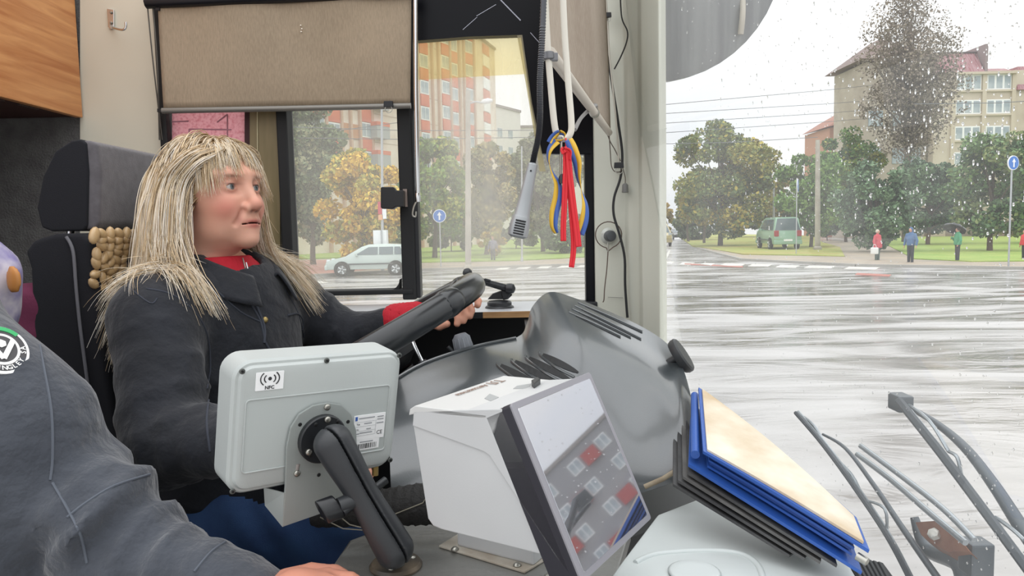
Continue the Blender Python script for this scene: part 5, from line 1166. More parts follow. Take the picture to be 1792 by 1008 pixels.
wm = empty('wiper_motor_arm', wpt(1640, 960, .06), 'wiper pivot with a rusty flat plate and nut', 'wiper pivot')
tube('link_rod', smoothpath([wpt(1500, 795, .035), wpt(1560, 840, .035), wpt(1630, 900, .035), wpt(1690, 950, .035)], 5), .0042, WPS, wm)
tube('link_rod', smoothpath([wpt(1506, 780, .035), wpt(1580, 835, .035), wpt(1650, 890, .035), wpt(1705, 945, .035)], 5), .004, WPS, wm)
pl = [wpt(a, b_, .05) for a, b_ in ((1602, 914), (1645, 911), (1672, 935), (1695, 963), (1660, 966), (1630, 950), (1612, 936))]
MB().prism(pl, (.012, 0, -.012)).build('rust_plate', mat('rust', '8f5b45', .7, var=(30, 'b07a60', 4)), wm)
lathe('nut', wpt(1635, 935, .045), (-.6, -.2, .75), [(.008, -.003), (.008, .004), (.005, .006)], mat('nut_pale', 'd2d0c8', .4, .3), wm, 6)
tube('pivot_arm', smoothpath([wpt(1600, 905, .07), wpt(1622, 960, .07), wpt(1680, 985, .07), wpt(1700, 1040, .07)], 5), [.006 + .012 * i / 15 for i in range(16)], WPM, wm)
MB().box(wpt(1708, 975, .07), (.03, .03, .045)).build('bracket', WPM, wm, bevel=.003)
vt = empty('defrost_grille', P(1505, 990, .86), 'narrow black defrost grille at the foot of the windscreen', 'grille')
for k in range(7): tube('slat', [PZ(1485 + 9 * k, 975 + 2 * k, 1.655), PZ(1520 + 9 * k, 1040 + 2 * k, 1.655)], .0035, mat('grille_black', '23262a', .5), vt, sides=6)
MB().prism([PZ(a, b_, 1.648) for a, b_ in ((1478, 972), (1545, 985), (1600, 1060), (1510, 1060))], (0, 0, -.02)).build('tray', BLACK, vt)
# ============================================================ FOLDERS
fo = empty('blue_folder', P(1380, 880, .9), 'blue ring folder with a worn cream cover leaning at the windscreen', 'folder')
A_, B_, C_ = P(1229, 680, 1.17), P(1238, 786, .97), P(1512, 948, .815); D_ = P(1494, 902, .895)
nrm = (C_ - B_).cross(A_ - B_).normalized()
if nrm.dot(CAM - B_) < 0: nrm = -nrm
FB = mat('folder_blue', '2f5aa8', .45, bump=(300, .2, .002), var=(6, '28509a', 3)); FC = mat('folder_cover_cream', 'dfd8c8', .6, var=(9, 'b59c78', 7), bump=(60, .25, .003)); PAPER = mat('paper_edge', 'cdd6e2', .8)
def curved_sheet(name, A, B, C, D, bulge, th, m, parent, n=10):
    rows = []
    for j in range(5):
        u = j / 4; a = B.lerp(A, u); c = C.lerp(D, u); rows.append([a.lerp(c, i / n) + nrm * (bulge * math.sin(math.pi * i / n) * (.3 + .7 * u)) for i in range(n + 1)])
    v, f = grid_surface(rows, 2, 2, -th); return new(name, v, f, m, parent, True, auto=40)
curved_sheet('cover', A_, B_, C_, D_, .006, .003, FC, fo)
e1 = (C_ - B_).normalized(); e2 = (A_ - B_).normalized(); g = .006
curved_sheet('front_board', A_ - e1 * g + e2 * g - nrm * .003, B_ - e1 * g - e2 * g - nrm * .003, C_ + e1 * g - e2 * g - nrm * .003, D_ + e1 * g + e2 * g - nrm * .003, .006, .004, FB, fo)
for k in range(5):
    of = -nrm * (.008 + .0042 * k); ins = .008 + .003 * (k % 2)
    curved_sheet('page_block', A_ + e1 * ins + of, B_ + e1 * ins + e2 * ins + of, C_ - e1 * ins * .5 + e2 * ins + of, D_ - e1 * ins * .5 + of, .004, .0030, FB if k % 2 == 0 else mat('folder_inner_blue', '1f4288', .5), fo)
bo = -nrm * .031
curved_sheet('back_board', A_ - e1 * .012 + bo, B_ - e1 * .022 - e2 * .008 + bo, C_ + e1 * .006 - e2 * .008 + bo, D_ + e1 * .006 + bo, .0, .004, FB, fo)
tube('spine', [A_ - e1 * .010 - nrm * .017, B_ - e1 * .015 - nrm * .017], .0062, FB, fo, sides=12)
lathe('eyelet', C_ - e1 * .004 - e2 * .006 - nrm * .018, e1, [(.005, 0), (.005, .012), (.003, .013)], SCREW, fo, 12)
bf = empty('black_folder', P(1330, 900, .92), 'worn black folder lying under the blue folder', 'folder')
FK = mat('folder_black', '2e2e30', .6, var=(10, '5a5a5a', 5), bump=(120, .3, .002)); FG = mat('folder_grey_edge', '6d6c6a', .6, var=(12, '4c4b4a', 4))
for k in range(4):
    of = -nrm * (.042 + .008 * k) - e1 * (.020 + .006 * k); curved_sheet('leaf_board', A_ + of + e2 * .006, B_ + of - e2 * (.010 + .003 * k), C_ + of - e2 * .006 - e1 * (.0 + .012 * k), D_ + of, .0, .0035, FG if k in (1,) else FK, bf)
# ============================================================ TABLET ON ITS ARM
TM, TW, TH = quad_frame((-.3302, .8685, 1.9464), (-.1508, 1.0193, 1.9328), (-.1740, 1.0315, 1.7626), (-.3534, .8807, 1.7762))  # rear face of the tablet
if TM.col[2].xyz.dot(CAM - TM.translation) < 0: raise RuntimeError('tablet faces away')
TI = TM.inverted()
def tl(px, py, off=0):
    """local point on the tablet's back plane under a pixel"""
    o_ = TI @ CAM; d = TI.to_3x3() @ ray(px, py); k = (off - o_.z) / d.z; return o_ + d * k
TG = mat('tablet_grey', 'b3b8b6', .45, bump=(500, .12, .001), var=(4, 'a9aeac', 3))
tb_ = empty('tablet_terminal', TM.translation, 'grey rugged tablet terminal seen from behind with screws and stickers', 'tablet')
rings = []
for ins, z in ((.006, -.056), (.0, -.052), (.0, -.010), (.003, -.006), (.006, -.0055), (.0085, -.001), (.0115, 0)):
    rings.append([TM @ Vector((x, y, z)) for x, y in rrect(TW - 2 * ins, TH - 2 * ins, max(.024 - ins, .008), 7)])
v, f = loft_rings(rings); new('housing', v, f, TG, tb_, True, auto=30)
rslab('screen', TM, TW - .03, TH - .03, -.0585, -.0555, .006, mat('screen_black', '0b0c0f', .1), tb_, .0005)
# recessed field: drawn by a raised frame round it
lc = [tl(*q) for q in ((430, 702), (682, 674), (672, 783), (423, 830))]
cxr, cyr = sum(q.x for q in lc) / 4, sum(q.y for q in lc) / 4; wr, hr = lc[1].x - lc[0].x, lc[0].y - lc[3].y
fr_in = [TM @ Vector((x + cxr, y + cyr, .0006)) for x, y in rrect(wr, hr, .005, 4)]
tube('recess_rim', fr_in + [fr_in[0]], .0011, TG, tb_, sides=6)
rslab('recess_floor', TM, wr - .001, hr - .001, -.001, .0002, .005, mat('tablet_grey_field', 'aeb4b2', .5), tb_, .0001, cxr, cyr)
for q in ((424, 650), (572, 631), (699, 622), (683, 805), (407, 860)):
    c = tl(*q); h = MB().lathe(TM @ Vector((c.x, c.y, -.001)), TM.col[2].xyz, [(.0036, 0), (.0036, .0016), (.0028, .0017)], 14).build('screw', mat('screw_hole', '5f625f', .4, .4), tb_, True)
    MB().lathe(TM @ Vector((c.x, c.y, 0)), TM.col[2].xyz, [(.0016, 0), (.0016, .0022)], 6).build('socket', SLOT, h)
# NFC sticker
def sticker(name, x0, y0, x1, y1, m, parent, z=.0008):
    a = [tl(x0, y0), tl(x1, y0), tl(x1, y1), tl(x0, y1)]
    cx_, cy_ = (a[0].x + a[2].x) / 2, (a[0].y + a[2].y) / 2; w_, h_ = abs(a[1].x - a[0].x), abs(a[0].y - a[3].y)
    return cx_, cy_, w_, h_, rslab(name, TM, w_, h_, .0001, z, .0006, m, parent, .0001, cx_, cy_, 2)
STW = mat('sticker_white', 'eceded', .5); INK = mat('ink_dark', '2d2e30', .6)
cx_, cy_, w_, h_, nf = sticker('sticker', 447, 650, 496, 682, STW, tb_)
def Tloc(x, y, z): return TM @ Vector((x, y, z))
MB().lathe(Tloc(cx_, cy_ + .003, .0008), TM.col[2].xyz, [(.0023, 0), (.0023, .0004)], 16).build('ink_dot', INK, nf)
for sgn in (-1, 1):
    for rr in (.0070, .0118):
        arc = [Tloc(cx_ + sgn * rr * math.cos(a), cy_ + .003 + rr * .85 * math.sin(a), .0010) for a in [math.radians(d) for d in range(-48, 49, 8)]]
        tube('ink_arc', arc, .0008, INK, nf, sides=5)
text('lettering', 'NFC', TM @ Matrix.Translation((cx_, cy_ - h_ * .36, .0010)), .0062, INK, nf, bold=.0001)
# type plate and barcode
cx_, cy_, w_, h_, tp2 = sticker('type_plate', 618, 724, 672, 768, STW, tb_, .0012)
def tline(x, y, w, h, m=INK): MB().box((0, 0, 0), (w, h, .0003), None)
def ink(parent, x, y, w, h, m=INK):
    b = MB().box((x, y, .0014), (w, h, .0003)); new('ink_line', [TM @ Vector(q) for q in b.v], b.f, m, parent)
GREYI = mat('ink_grey', '9a9da0', .6)
ink(tp2, cx_ - w_ * .43, cy_ + h_ * .38, w_ * .07, h_ * .16, mat('ink_blue', '3a5fa8', .6))
for k in range(4): ink(tp2, cx_ - w_ * .12, cy_ + h_ * (.24 - .18 * k), w_ * .62, .0002, GREYI)
ink(tp2, cx_ + w_ * .20, cy_ - h_ * .02, .0002, h_ * .55, GREYI)
for x, y, s_, tx in ((-.36, .15, .0032, 'Typ'), (-.36, -.06, .0028, 'Nr.'), ):
    text('lettering', tx, TM @ Matrix.Translation((cx_ + w_ * x, cy_ + h_ * y, .0014)), s_, GREYI if y > .3 and x < 0 else INK, tp2, .0001)
for x, y, ww in ((-.10, .38, .5), (.34, .37, .2), (.34, .27, .2), (.34, .12, .22), (-.05, .16, .24), (-.02, -.06, .14), (-.1, -.2, .4), (-.36, -.22, .1)): ink(tp2, cx_ + w_ * x, cy_ + h_ * y, w_ * ww, h_ * .045, GREYI)
text('lettering', 'CE', TM @ Matrix.Translation((cx_ + w_ * .34, cy_ - h_ * .27, .0014)), .0078, INK, tp2, .0001)
cx_, cy_, w_, h_, bcd = sticker('barcode_label', 617, 768, 662, 786, STW, tb_, .0012)
rg = random.Random(4); x = cx_ - w_ * .42
while x < cx_ + w_ * .40:
    bw = rg.choice((.0004, .0007, .0011)); ink(bcd, x, cy_ - h_ * .12, bw, h_ * .48); x += bw + rg.choice((.0005, .0008, .0016))
ink(bcd, cx_, cy_ + h_ * .30, w_ * .5, h_ * .10, GREYI)
tube('cable_stub', [Tloc(TW * .40, -TH * .5 + .002, -.012), Tloc(TW * .40, -TH * .5 - .012, -.010)], .0045, mat('brass', '9c8550', .4, .6), tb_, sides=10)
# bracket plate
br = empty('tablet_bracket', Tloc(0, -.07, .01), 'bent galvanised bracket plate behind the tablet', 'bracket')
GALV2 = mat('bracket_galv', 'a8adab', .42, .35, bump=(300, .06, .001), var=(6, '9aa09d', 4))
out = [(500, 782), (507, 748), (522, 724), (546, 709), (572, 704), (596, 708), (613, 724), (622, 752), (624, 800), (628, 866), (585, 889), (493, 921), (498, 850)]
MB().prism([TM @ Vector((*tl(a, b_, .004).xy, .003)) for a, b_ in out], TM.col[2].xyz * .0035).build('plate', GALV2, br, bevel=.0008)
fl = [tl(472, 864, .004), tl(496, 862, .004), tl(493, 921, .004), tl(474, 896, .004)]
MB().prism([TM @ Vector((fl[0].x, fl[0].y, -.016)), TM @ Vector((fl[1].x, fl[1].y, .006)), TM @ Vector((fl[2].x, fl[2].y, .006)), TM @ Vector((fl[3].x, fl[3].y, -.016))], TM.col[0].xyz * .002).build('flange', GALV2, br)
for q, m_ in (((572, 712), SCREW), ((609, 738), SLOT), ((525, 743), SLOT), ((519, 828), SCREW), ((558, 831), SLOT)):
    c = tl(*q, .0065); MB().lathe(TM @ Vector((c.x, c.y, .0062)), TM.col[2].xyz, [(.0042 if m_ is SCREW else .0026, 0), (.0042 if m_ is SCREW else .0026, .0006 if m_ is SLOT else .003), (.0015, .0007 if m_ is SLOT else .0036)], 14).build('bolt' if m_ is SCREW else 'hole', m_, br, True)
c0_, c1_ = tl(522, 812, .0065), tl(519, 828, .0065); tube('slot', [TM @ Vector((c0_.x, c0_.y, .0050)), TM @ Vector((c1_.x, c1_.y, .0050))], .0030, mat('slot_grey', '8a8480', .5), br)
# ---- ball mount: disc, arm, foot
MNT = mat('mount_black', '2c2e31', .42, bump=(900, .15, .0006)); MND = mat('mount_disc', '1d1f22', .4)
am = empty('mounting_arm', PZ(692, 990, tbz), 'black double-ball mounting arm with knob holding the tablet', 'arm')
cd_ = tl(563, 767, .008); dc = TM @ Vector((cd_.x, cd_.y, .0068)); zt = TM.col[2].xyz
lathe('disc', dc, zt, [(.0325, 0), (.0325, .006), (.031, .0075), (.012, .008)], MND, am, 36)
for q in ((573, 734), (591, 738), (553, 743), (540, 791), (543, 797)):
    c = tl(*q, .015); isb = q in ((573, 734), (540, 791)); MB().lathe(TM @ Vector((c.x, c.y, .0138)), zt, [(.0042 if isb else .0026, 0), (.0042 if isb else .0026, .003 if isb else .0012), (.0025, .0042 if isb else .0014)], 14).build('bolt' if isb else 'hole', SCREW if isb else SLOT, am, True)
top_ball = P(583, 775, .905); low_ball = P(691, 962, .905)
lathe('stem', TM @ Vector((cd_.x, cd_.y, .013)), (top_ball - dc), [(.012, 0), (.009, .02), (.009, (top_ball - dc).length)], MND, am, 18)
axA = (low_ball - top_ball); LA = axA.length; axA.normalize(); vw = (CAM - (top_ball + low_ball) / 2).normalized(); sA = axA.cross(vw).normalized(); sA = (sA * .92 + vw * .40).normalized(); sA = (sA - axA * sA.dot(axA)).normalized(); oA = axA.cross(sA)
BA = np.array([axA, sA, oA]).T
for nm, sg in (('clamp_half', 1), ('clamp_half', -1)):
    def fh(p):
        q = (p - np.array(top_ball)) @ BA; t = q[..., 0] / LA
        rr = .0225 - .0045 * np.exp(-((t - .5) / .33) ** 2)
        qy = q[..., 1]; tt = np.clip(q[..., 0], 0, LA)
        d = np.sqrt((q[..., 0] - tt) ** 2 + (qy * .88) ** 2 + q[..., 2] ** 2) - rr
        return smax(d, .0016 - sg * qy, .0012)
    lo = np.minimum(np.array(top_ball), np.array(low_ball)) - .032; hi = np.maximum(np.array(top_ball), np.array(low_ball)) + .032
    V, F = surfnet(fh, lo, hi, .0022); npmesh(nm, V, F, MNT, am)
MBm = (top_ball + low_ball) / 2
tube('clamp_bolt', [MBm - sA * .036, MBm + sA * .034], .0055, MND, am, sides=10)
kq = P(592, 886, .885); kd = (kq - MBm).normalized()
tube('knob_boss', [MBm, kq], [.012, .010], MNT, am, sides=14)
lobes = [kq + kd * 0 + axA * (.0165 * math.cos(a) * 1.0) + kd.cross(axA).normalized() * (.0095 * math.sin(a)) for a in [math.radians(d) for d in range(0, 360, 24)]]
MB().prism(lobes, kd * .022).build('knob', mat('knob_shiny', '1b1c1f', .25), am, True, bevel=.003, seg=3)
lathe('ball', low_ball, (0, 0, 1), [(.002, -.0125), (.009, -.009), (.0125, 0), (.009, .009), (.002, .0125)], MND, am, 18)
fc = PZ(693, 992, tbz); tube('foot_stem', [low_ball, fc + Vector((0, 0, .004))], [.008, .010], MND, am, sides=14)
lathe('foot_disc', fc, (0, 0, 1), [(.034, 0), (.035, .003), (.032, .007), (.012, .009)], mat('foot_worn', '3f3b36', .45, .3, var=(25, '6f6353', 5)), am, 32)
for a in (0.4, 2.5, 4.6): MB().lathe(fc + Vector((.023 * math.cos(a), .023 * math.sin(a), .007)), (0, 0, 1), [(.0042, 0), (.0042, .002), (.002, .0035)], 12).build('bolt', SCREW, am, True)
# ============================================================ TICKET MACHINE
STL, STR, SBL = P(893, 707, .75), P(1029, 651, .905), P(1022, 1016, .712)
wv = (STR - STL); wv.z = 0; WV = wv.length; wv.normalize(); nv = Vector((wv.y, -wv.x, 0)); UZ = Vector((0, 0, 1))
vm = empty('ticket_machine', PZ(870, 985, tbz), 'light grey ticket validator with a tilted reflective screen', 'ticket machine')
VG = mat('machine_grey', 'bdbebe', .45, bump=(500, .08, .001), var=(4, 'b3b4b5', 3)); VW = mat('machine_white', 'c2c2c0', .38); VB = mat('machine_bezel', '23222b', .5)
def np_(px, py, out=0):
    """point on the machine's near side face (plane through STL, normal -wv) pushed out by `out`"""
    o_ = STL - wv * out; d = ray(px, py); k = (o_ - CAM).dot(wv) / d.dot(wv); return CAM + d * k
body = [np_(*q) for q in ((880, 718), (1000, 1012), (978, 979), (772, 927), (757, 921), (748, 908), (722, 742), (722, 722))]
MB().prism(body, wv * WV).build('body', VG, vm, True, bevel=.003, seg=3).data.set_sharp_from_angle(angle=math.radians(35))
strip = [np_(*q, .002) for q in ((724, 720), (878, 716), (1000, 1010), (972, 974), (856, 797), (846, 790), (722, 745))]
MB().prism(strip, wv * .004).build('side_cover', VG, vm, bevel=.0008)
lid = [np_(*q, .002) for q in ((715, 727), (717, 716), (726, 710), (853, 726), (850, 734), (735, 722))]
MB().prism(lid, wv * (WV + .004)).build('lid', VW, vm, bevel=.0012)
# top slope between lid and screen
nose = [np_(*q, .0) for q in ((845, 733), (853, 726), (880, 712), (884, 720))]
MB().prism(nose, wv * WV).build('top_nose', VW, vm, bevel=.001)
# screen unit
sx_ = wv; sy_ = (STL - SBL).normalized(); sy_ = (sy_ - sx_ * sy_.dot(sx_)).normalized(); sn = sx_.cross(sy_)
if sn.dot(CAM - STL) < 0: sn = -sn
SHt = (STL - SBL).length; cS = STL + sx_ * (WV / 2) - sy_ * (SHt / 2)
SM = Matrix.Identity(4)
for i in range(3): SM[i][0] = sx_[i]; SM[i][1] = sy_[i]; SM[i][2] = sx_.cross(sy_)[i]; SM[i][3] = cS[i]
sgn = 1 if SM.col[2].xyz.dot(CAM - cS) > 0 else -1
rslab('screen_back', SM, WV + .004, SHt, -.034, -.001, .004, VB, vm, .001)
rslab('screen_frame', SM, WV + .004, SHt, -.001, .002, .004, mat('screen_frame', '8e8c92', .4, .3), vm, .0005)
MIR = mat('screen_glass', 'c4c4c9', .03, .95)
rslab('screen_glass', SM, WV - .012, SHt - .014, .0015, .0026, .003, MIR, vm, .0003)
# lid details: moulded diamond recesses, black tab, lettering
LZ = lid[2].z
def lp(px, py, z=None): return PZ(px, py, (LZ if z is None else z))
for pts in ([(857, 690), (873, 696), (859, 703), (848, 698)], [(905, 676), (930, 672), (925, 681), (898, 681)]):
    MB().prism([lp(a, b_, LZ + .0004) for a, b_ in pts], (0, 0, .0008)).build('recess', mat('recess_grey', '9a9c9c', .5), vm)
tabm = [lp(a, b_, LZ + .001) for a, b_ in ((930, 676), (941, 670), (946, 674), (935, 683))]
MB().prism(tabm, (0, 0, .008)).build('black_tab', mat('tab_black', '1b1c20', .4), vm, bevel=.001)
o_ = lp(826, 682, LZ + .0012); LM = Matrix.Identity(4)
ex = -wv; ey = -nv * -1
ey = UZ.cross(ex)
for i in range(3): LM[i][0] = ex[i]; LM[i][1] = ey[i]; LM[i][2] = UZ[i]; LM[i][3] = o_[i]
text('lettering', 'Автоматика', LM, .011, mat('lettering_brown', '8a7468', .6), vm, .0002)
o2 = lp(866, 668, LZ + .0012); LM2 = LM.copy(); LM2.translation = o2; text('lettering', 'ТЛ', LM2, .020, MATS['lettering_brown'], vm, .0002)
# pedestal and base plate
pdc = [np_(*q, -.03) for q in ((800, 900), (935, 935))]
pedz = tbz + .0035
a, b_ = PZ(800, 955, pedz), PZ(934, 990, pedz); pw = .10
MB().prism([a, b_, b_ + wv * pw, a + wv * pw], (0, 0, .06)).build('pedestal', VG, vm, bevel=.003)
q0 = [PZ(768, 958, tbz + .0005), PZ(918, 1004, tbz + .0005)]
MB().prism([q0[0], q0[1], q0[1] + (b_ - a).normalized() * .02 + wv * .15, q0[0] + wv * .15], (0, 0, .003)).build('base_plate', mat('base_plate_worn', 'bdb8ad', .5, var=(20, '9c9080', 5)), vm, bevel=.001)
for q in ((796, 962), (905, 990)): MB().lathe(PZ(*q, tbz + .0035), (0, 0, 1), [(.0055, 0), (.0055, .0015), (.003, .004)], 14).build('bolt', SCREW, vm, True)
# ============================================================ PEOPLE IN THE CAB
def npv(v): return np.array(v, float)
JK = mat('jacket_navy', '15181f', .85, bump=(34, .6, .010), var=(18, '1c1f27', 5), sheen=.15)
JSEAM = mat('jacket_seam', '383c46', .85)
SKINM = mat('skin', (1, 1, 1, 1), .5, attr='Col', spec=.35, sss=.12, bump=(420, .12, .0006))
REDW = mat('red_knit', 'b3192b', .85, bump=(160, .7, .003), mapscale=(1, 1, .25))
JEAN = mat('jeans_blue', '27456e', .9, bump=(500, .4, .001), var=(20, '1f3860', 5))
dr = empty('person', (-.58, 1.46, .95), 'blonde driver in a dark jacket and red turtleneck holding the steering wheel', 'person')
# ---- skeleton points (world)
SR, SL = npv(P(272, 562, 1.27)), npv(P(500, 520, 1.64))
ER, WRr = npv(P(292, 775, 1.17)), npv(P(440, 770, 1.10))
EL, WL = npv(P(600, 592, 1.66)), npv(P(692, 563, 1.635))
CH, BE, HI = npv(P(385, 615, 1.47)), npv(P(392, 760, 1.47)), npv(P(375, 905, 1.47))
lat = SL - SR; lat[2] = 0; lat /= np.linalg.norm(lat); fac = np.array((lat[1], -lat[0], 0.)); RT = np.stack([fac, lat, np.array((0, 0, 1.))], 1)
NKB = (SR + SL) / 2 + fac * .005 + np.array((0, 0, .055))
# ---- head frame
YAW = math.radians(-24); PIT = math.radians(3)
hf = np.array((math.cos(YAW) * math.cos(PIT), math.sin(YAW) * math.cos(PIT), math.sin(PIT))); hl = np.cross((0, 0, 1.), hf); hl /= np.linalg.norm(hl); hu = np.cross(hf, hl)
RH = np.stack([hf, hl, hu], 1); HS = 1.0
HO = npv(P(426, 327, 1.405)) - RH @ np.array((.083, 0, 0)) * HS
def hw_(q): return HO + HS * (np.asarray(q, float) @ RH.T)
def sd_head(p, soft=True):
    y = np.abs(p[..., 1]); pm = np.stack([p[..., 0], y, p[..., 2]], -1)
    d = sd_ell(p, (-.002, 0, .020), (.086, .072, .076))
    d = smin(d, sd_ell(p, (.034, 0, -.030), (.060, .053, .080)), .035)
    d = smin(d, sd_ell(p, (.042, 0, -.074), (.044, .036, .036)), .03)
    d = smin(d, sd_ell(p, (.083, 0, -.098), (.020, .020, .017)), .022)
    d = smin(d, sd_ell(pm, (.056, .035, -.038), (.034, .023, .028)), .022)
    d = smin(d, sd_ell(pm, (.040, .033, -.074), (.028, .018, .024)), .02)
    d = smin(d, sd_cone(pm, (.083, .008, .020), (.066, .050, .022), .014, .013), .014)
    d = smax(d, -sd_ell(pm, (.098, .031, -.001), (.020, .021, .014)), .012)
    # lids
    lid = sd_ell(pm, (.0735, .031, -.001), (.0150, .0165, .0142))
    slit = sd_ell(pm, (.090, .0315, -.0015), (.016, .0128, .0047))
    d = smin(d, smax(lid, -slit, .0015), .004)
    # nose
    d = smin(d, sd_cone(p, (.086, 0, .010), (.107, 0, -.030), .0075, .0095), .012)
    d = smin(d, sd_ell(p, (.109, 0, -.036), (.0125, .0115, .0105)), .008)
    d = smin(d, sd_ell(pm, (.096, .0125, -.041), (.0115, .0075, .0085)), .006)
    d = smax(d, -sd_ell(pm, (.105, .0065, -.0495), (.006, .0036, .004)), .003)
    # muzzle and lips
    d = smin(d, sd_ell(p, (.074, 0, -.066), (.026, .032, .024)), .018)
    d = smin(d, sd_cone(pm, (.0985, .004, -.0640), (.088, .021, -.0690), .0050, .0026), .004)
    d = smin(d, sd_cone(pm, (.0965, .0, -.0745), (.087, .019, -.0715), .0062, .0028), .004)
    gz = -.0692 - .10 * np.maximum(y - .006, 0)
    groove = np.sqrt((np.maximum(y - .023, 0)) ** 2 + (p[..., 2] - gz) ** 2 * 1.0) - .0011
    d = smax(d, -np.maximum(groove, .090 - .5 * y - p[..., 0]), .0018)
    # nasolabial fold, chin crease
    d = smax(d, -sd_cone(pm, (.096, .021, -.046), (.086, .032, -.070), .0016, .0008), .010)
    # ears and neck
    d = smin(d, sd_ell(pm, (-.008, .076, -.012), (.018, .009, .031)), .006)
    d = smin(d, sd_cone(p, (-.012, 0, -.075), (-.040, 0, -.20), .052, .058), .03)
    d = smin(d, sd_ell(p, (.016, 0, -.098), (.040, .030, .016)), .018)
    return d
V, F = surfnet(sd_head, (-.13, -.10, -.22), (.135, .10, .13), .0021)
y = np.abs(V[:, 1]); base = np.array(lin('d8a48e')[:3]); cols = np.tile(base, (len(V), 1))
def blend(c, wgt):
    global cols
    wgt = np.clip(wgt, 0, 1)[:, None]; cols = cols * (1 - wgt) + np.array(lin(c)[:3]) * wgt
def gs(c, s): return np.exp(-(((V - np.array(c)) / np.array(s)) ** 2).sum(1))
Vm = V.copy(); Vf = np.stack([V[:, 0], y, V[:, 2]], 1)
def gsm(c, s): return np.exp(-(((Vf - np.array(c)) / np.array(s)) ** 2).sum(1))
blend('c06a5c', .75 * gsm((.075, .044, -.040), (.03, .022, .022))); blend('c06e60', .6 * gsm((.112, 0, -.036), (.014, .014, .012)))
blend('ac544e', .95 * (gsm((.098, .0, -.0655), (.014, .020, .0042)) + gsm((.098, 0, -.0745), (.014, .018, .0048))))
blend('6e3a36', .8 * ((np.abs(V[:, 2] + .0692 + .10 * np.maximum(y - .006, 0)) < .0014) & (y < .022) & (V[:, 0] > .075)))
blend('6d4a36', .9 * gsm((.080, .031, .0190), (.02, .016, .0030))); blend('9c6a5e', .55 * gsm((.085, .032, .0055), (.012, .015, .0035))); blend('a87468', .4 * gsm((.085, .032, -.012), (.012, .016, .004)))
blend('3c2a26', .95 * ((gsm((.0875, .0315, .0040), (.012, .0135, .0018))))); blend('6a443c', .6 * gsm((.0875, .0315, -.0062), (.012, .012, .0014)))
blend('9a5e54', .5 * gsm((.092, .027, -.058), (.010, .005, .014))); blend('b8786a', .3 * gsm((.094, 0, -.086), (.01, .014, .004)))
blend('caa08e', .4 * (V[:, 2] < -.115)); blend('5c2f2a', .8 * gsm((.104, .0062, -.0475), (.007, .0038, .0028))); blend('b0705f', .5 * gsm((.097, .0215, -.044), (.01, .004, .007))); blend('a06a58', .45 * gsm((.083, .020, -.004), (.01, .006, .012))); blend('b97a6a', .35 * gsm((.070, .05, -.012), (.02, .02, .006)))  # nostrils, nose wings and eye corners darkened: shade painted into the skin
bodyV = [hw_(V)]; bodyF = [F]; bodyC = [cols]
def add_body(fn, lo, hi, h, col='cf9c86'):
    V_, F_ = surfnet(fn, lo, hi, h); bodyF.append(F_ + sum(len(q) for q in bodyV)); bodyV.append(V_); bodyC.append(np.tile(np.array(lin(col)[:3]), (len(V_), 1)))
# torso and arms under the clothes
def sd_inner(p):
    d = sd_ell(p, CH, (.105, .15, .17), RT); d = smin(d, sd_ell(p, BE, (.11, .14, .18), RT), .05); d = smin(d, sd_cone(p, NKB, hw_((-.03, 0, -.12)), .058, .05), .03)
    for a, b_, c in ((SR, ER, WRr), (SL, EL, WL)): d = smin(d, sd_cone(p, a, b_, .045, .038), .03); d = smin(d, sd_cone(p, b_, c, .034, .026), .015)
    return d
add_body(sd_inner, (-.85, 1.0, 1.45), (-.05, 1.80, 2.10), .011)
# left hand over the wheel rim
def hand_sdf(p, wrist, palm, knk, fingers, thumb, r=.0088):
    d = sd_cone(p, wrist, palm, .025, .027)
    for k in knk: d = smin(d, sd_cone(p, palm, k, .022, .0115), .014)
    for fg in fingers:
        e = 1e3 + 0 * p[..., 0]
        for i in range(len(fg) - 1): e = smin(e, sd_cone(p, fg[i], fg[i + 1], r * (1 - .07 * i), r * (1 - .07 * (i + 1))), .002)
        d = smin(d, e, .0035)
    e = 1e3 + 0 * p[..., 0]
    for i in range(len(thumb) - 1): e = smin(e, sd_cone(p, thumb[i], thumb[i + 1], r * 1.15 * (1 - .06 * i), r * 1.15 * (1 - .08 * (i + 1))), .003)
    return smin(d, e, .006)
lw = WL; lpm = npv(P(761, 549, 1.635))
kn_ = [npv(P(a, b_, y_)) for a, b_, y_ in ((810, 523, 1.640), (801, 531, 1.628), (792, 538, 1.616), (783, 544, 1.606))]
fing = [[kn_[0], npv(P(828, 516, 1.625)), npv(P(837, 527, 1.608)), npv(P(836, 534, 1.600))], [kn_[1], npv(P(819, 529, 1.612)), npv(P(825, 544, 1.597)), npv(P(822, 554, 1.592))],
        [kn_[2], npv(P(808, 537, 1.600)), npv(P(814, 552, 1.586)), npv(P(811, 562, 1.582))], [kn_[3], npv(P(797, 544, 1.592)), npv(P(802, 558, 1.580)), npv(P(800, 567, 1.577))]]
thb = [npv(P(746, 554, 1.62)), npv(P(756, 567, 1.60)), npv(P(769, 571, 1.585)), npv(P(782, 567, 1.578))]
fh_ = lambda p: hand_sdf(p, lw, lpm, kn_, fing, thb, .0092)
allp = np.array([lw, lpm] + kn_ + sum(fing, []) + thb); add_body(fh_, allp.min(0) - .03, allp.max(0) + .03, .003, 'd39a82')
nails = [(f_[-1] + (f_[-1] - f_[-2]) * .1) for f_ in fing]
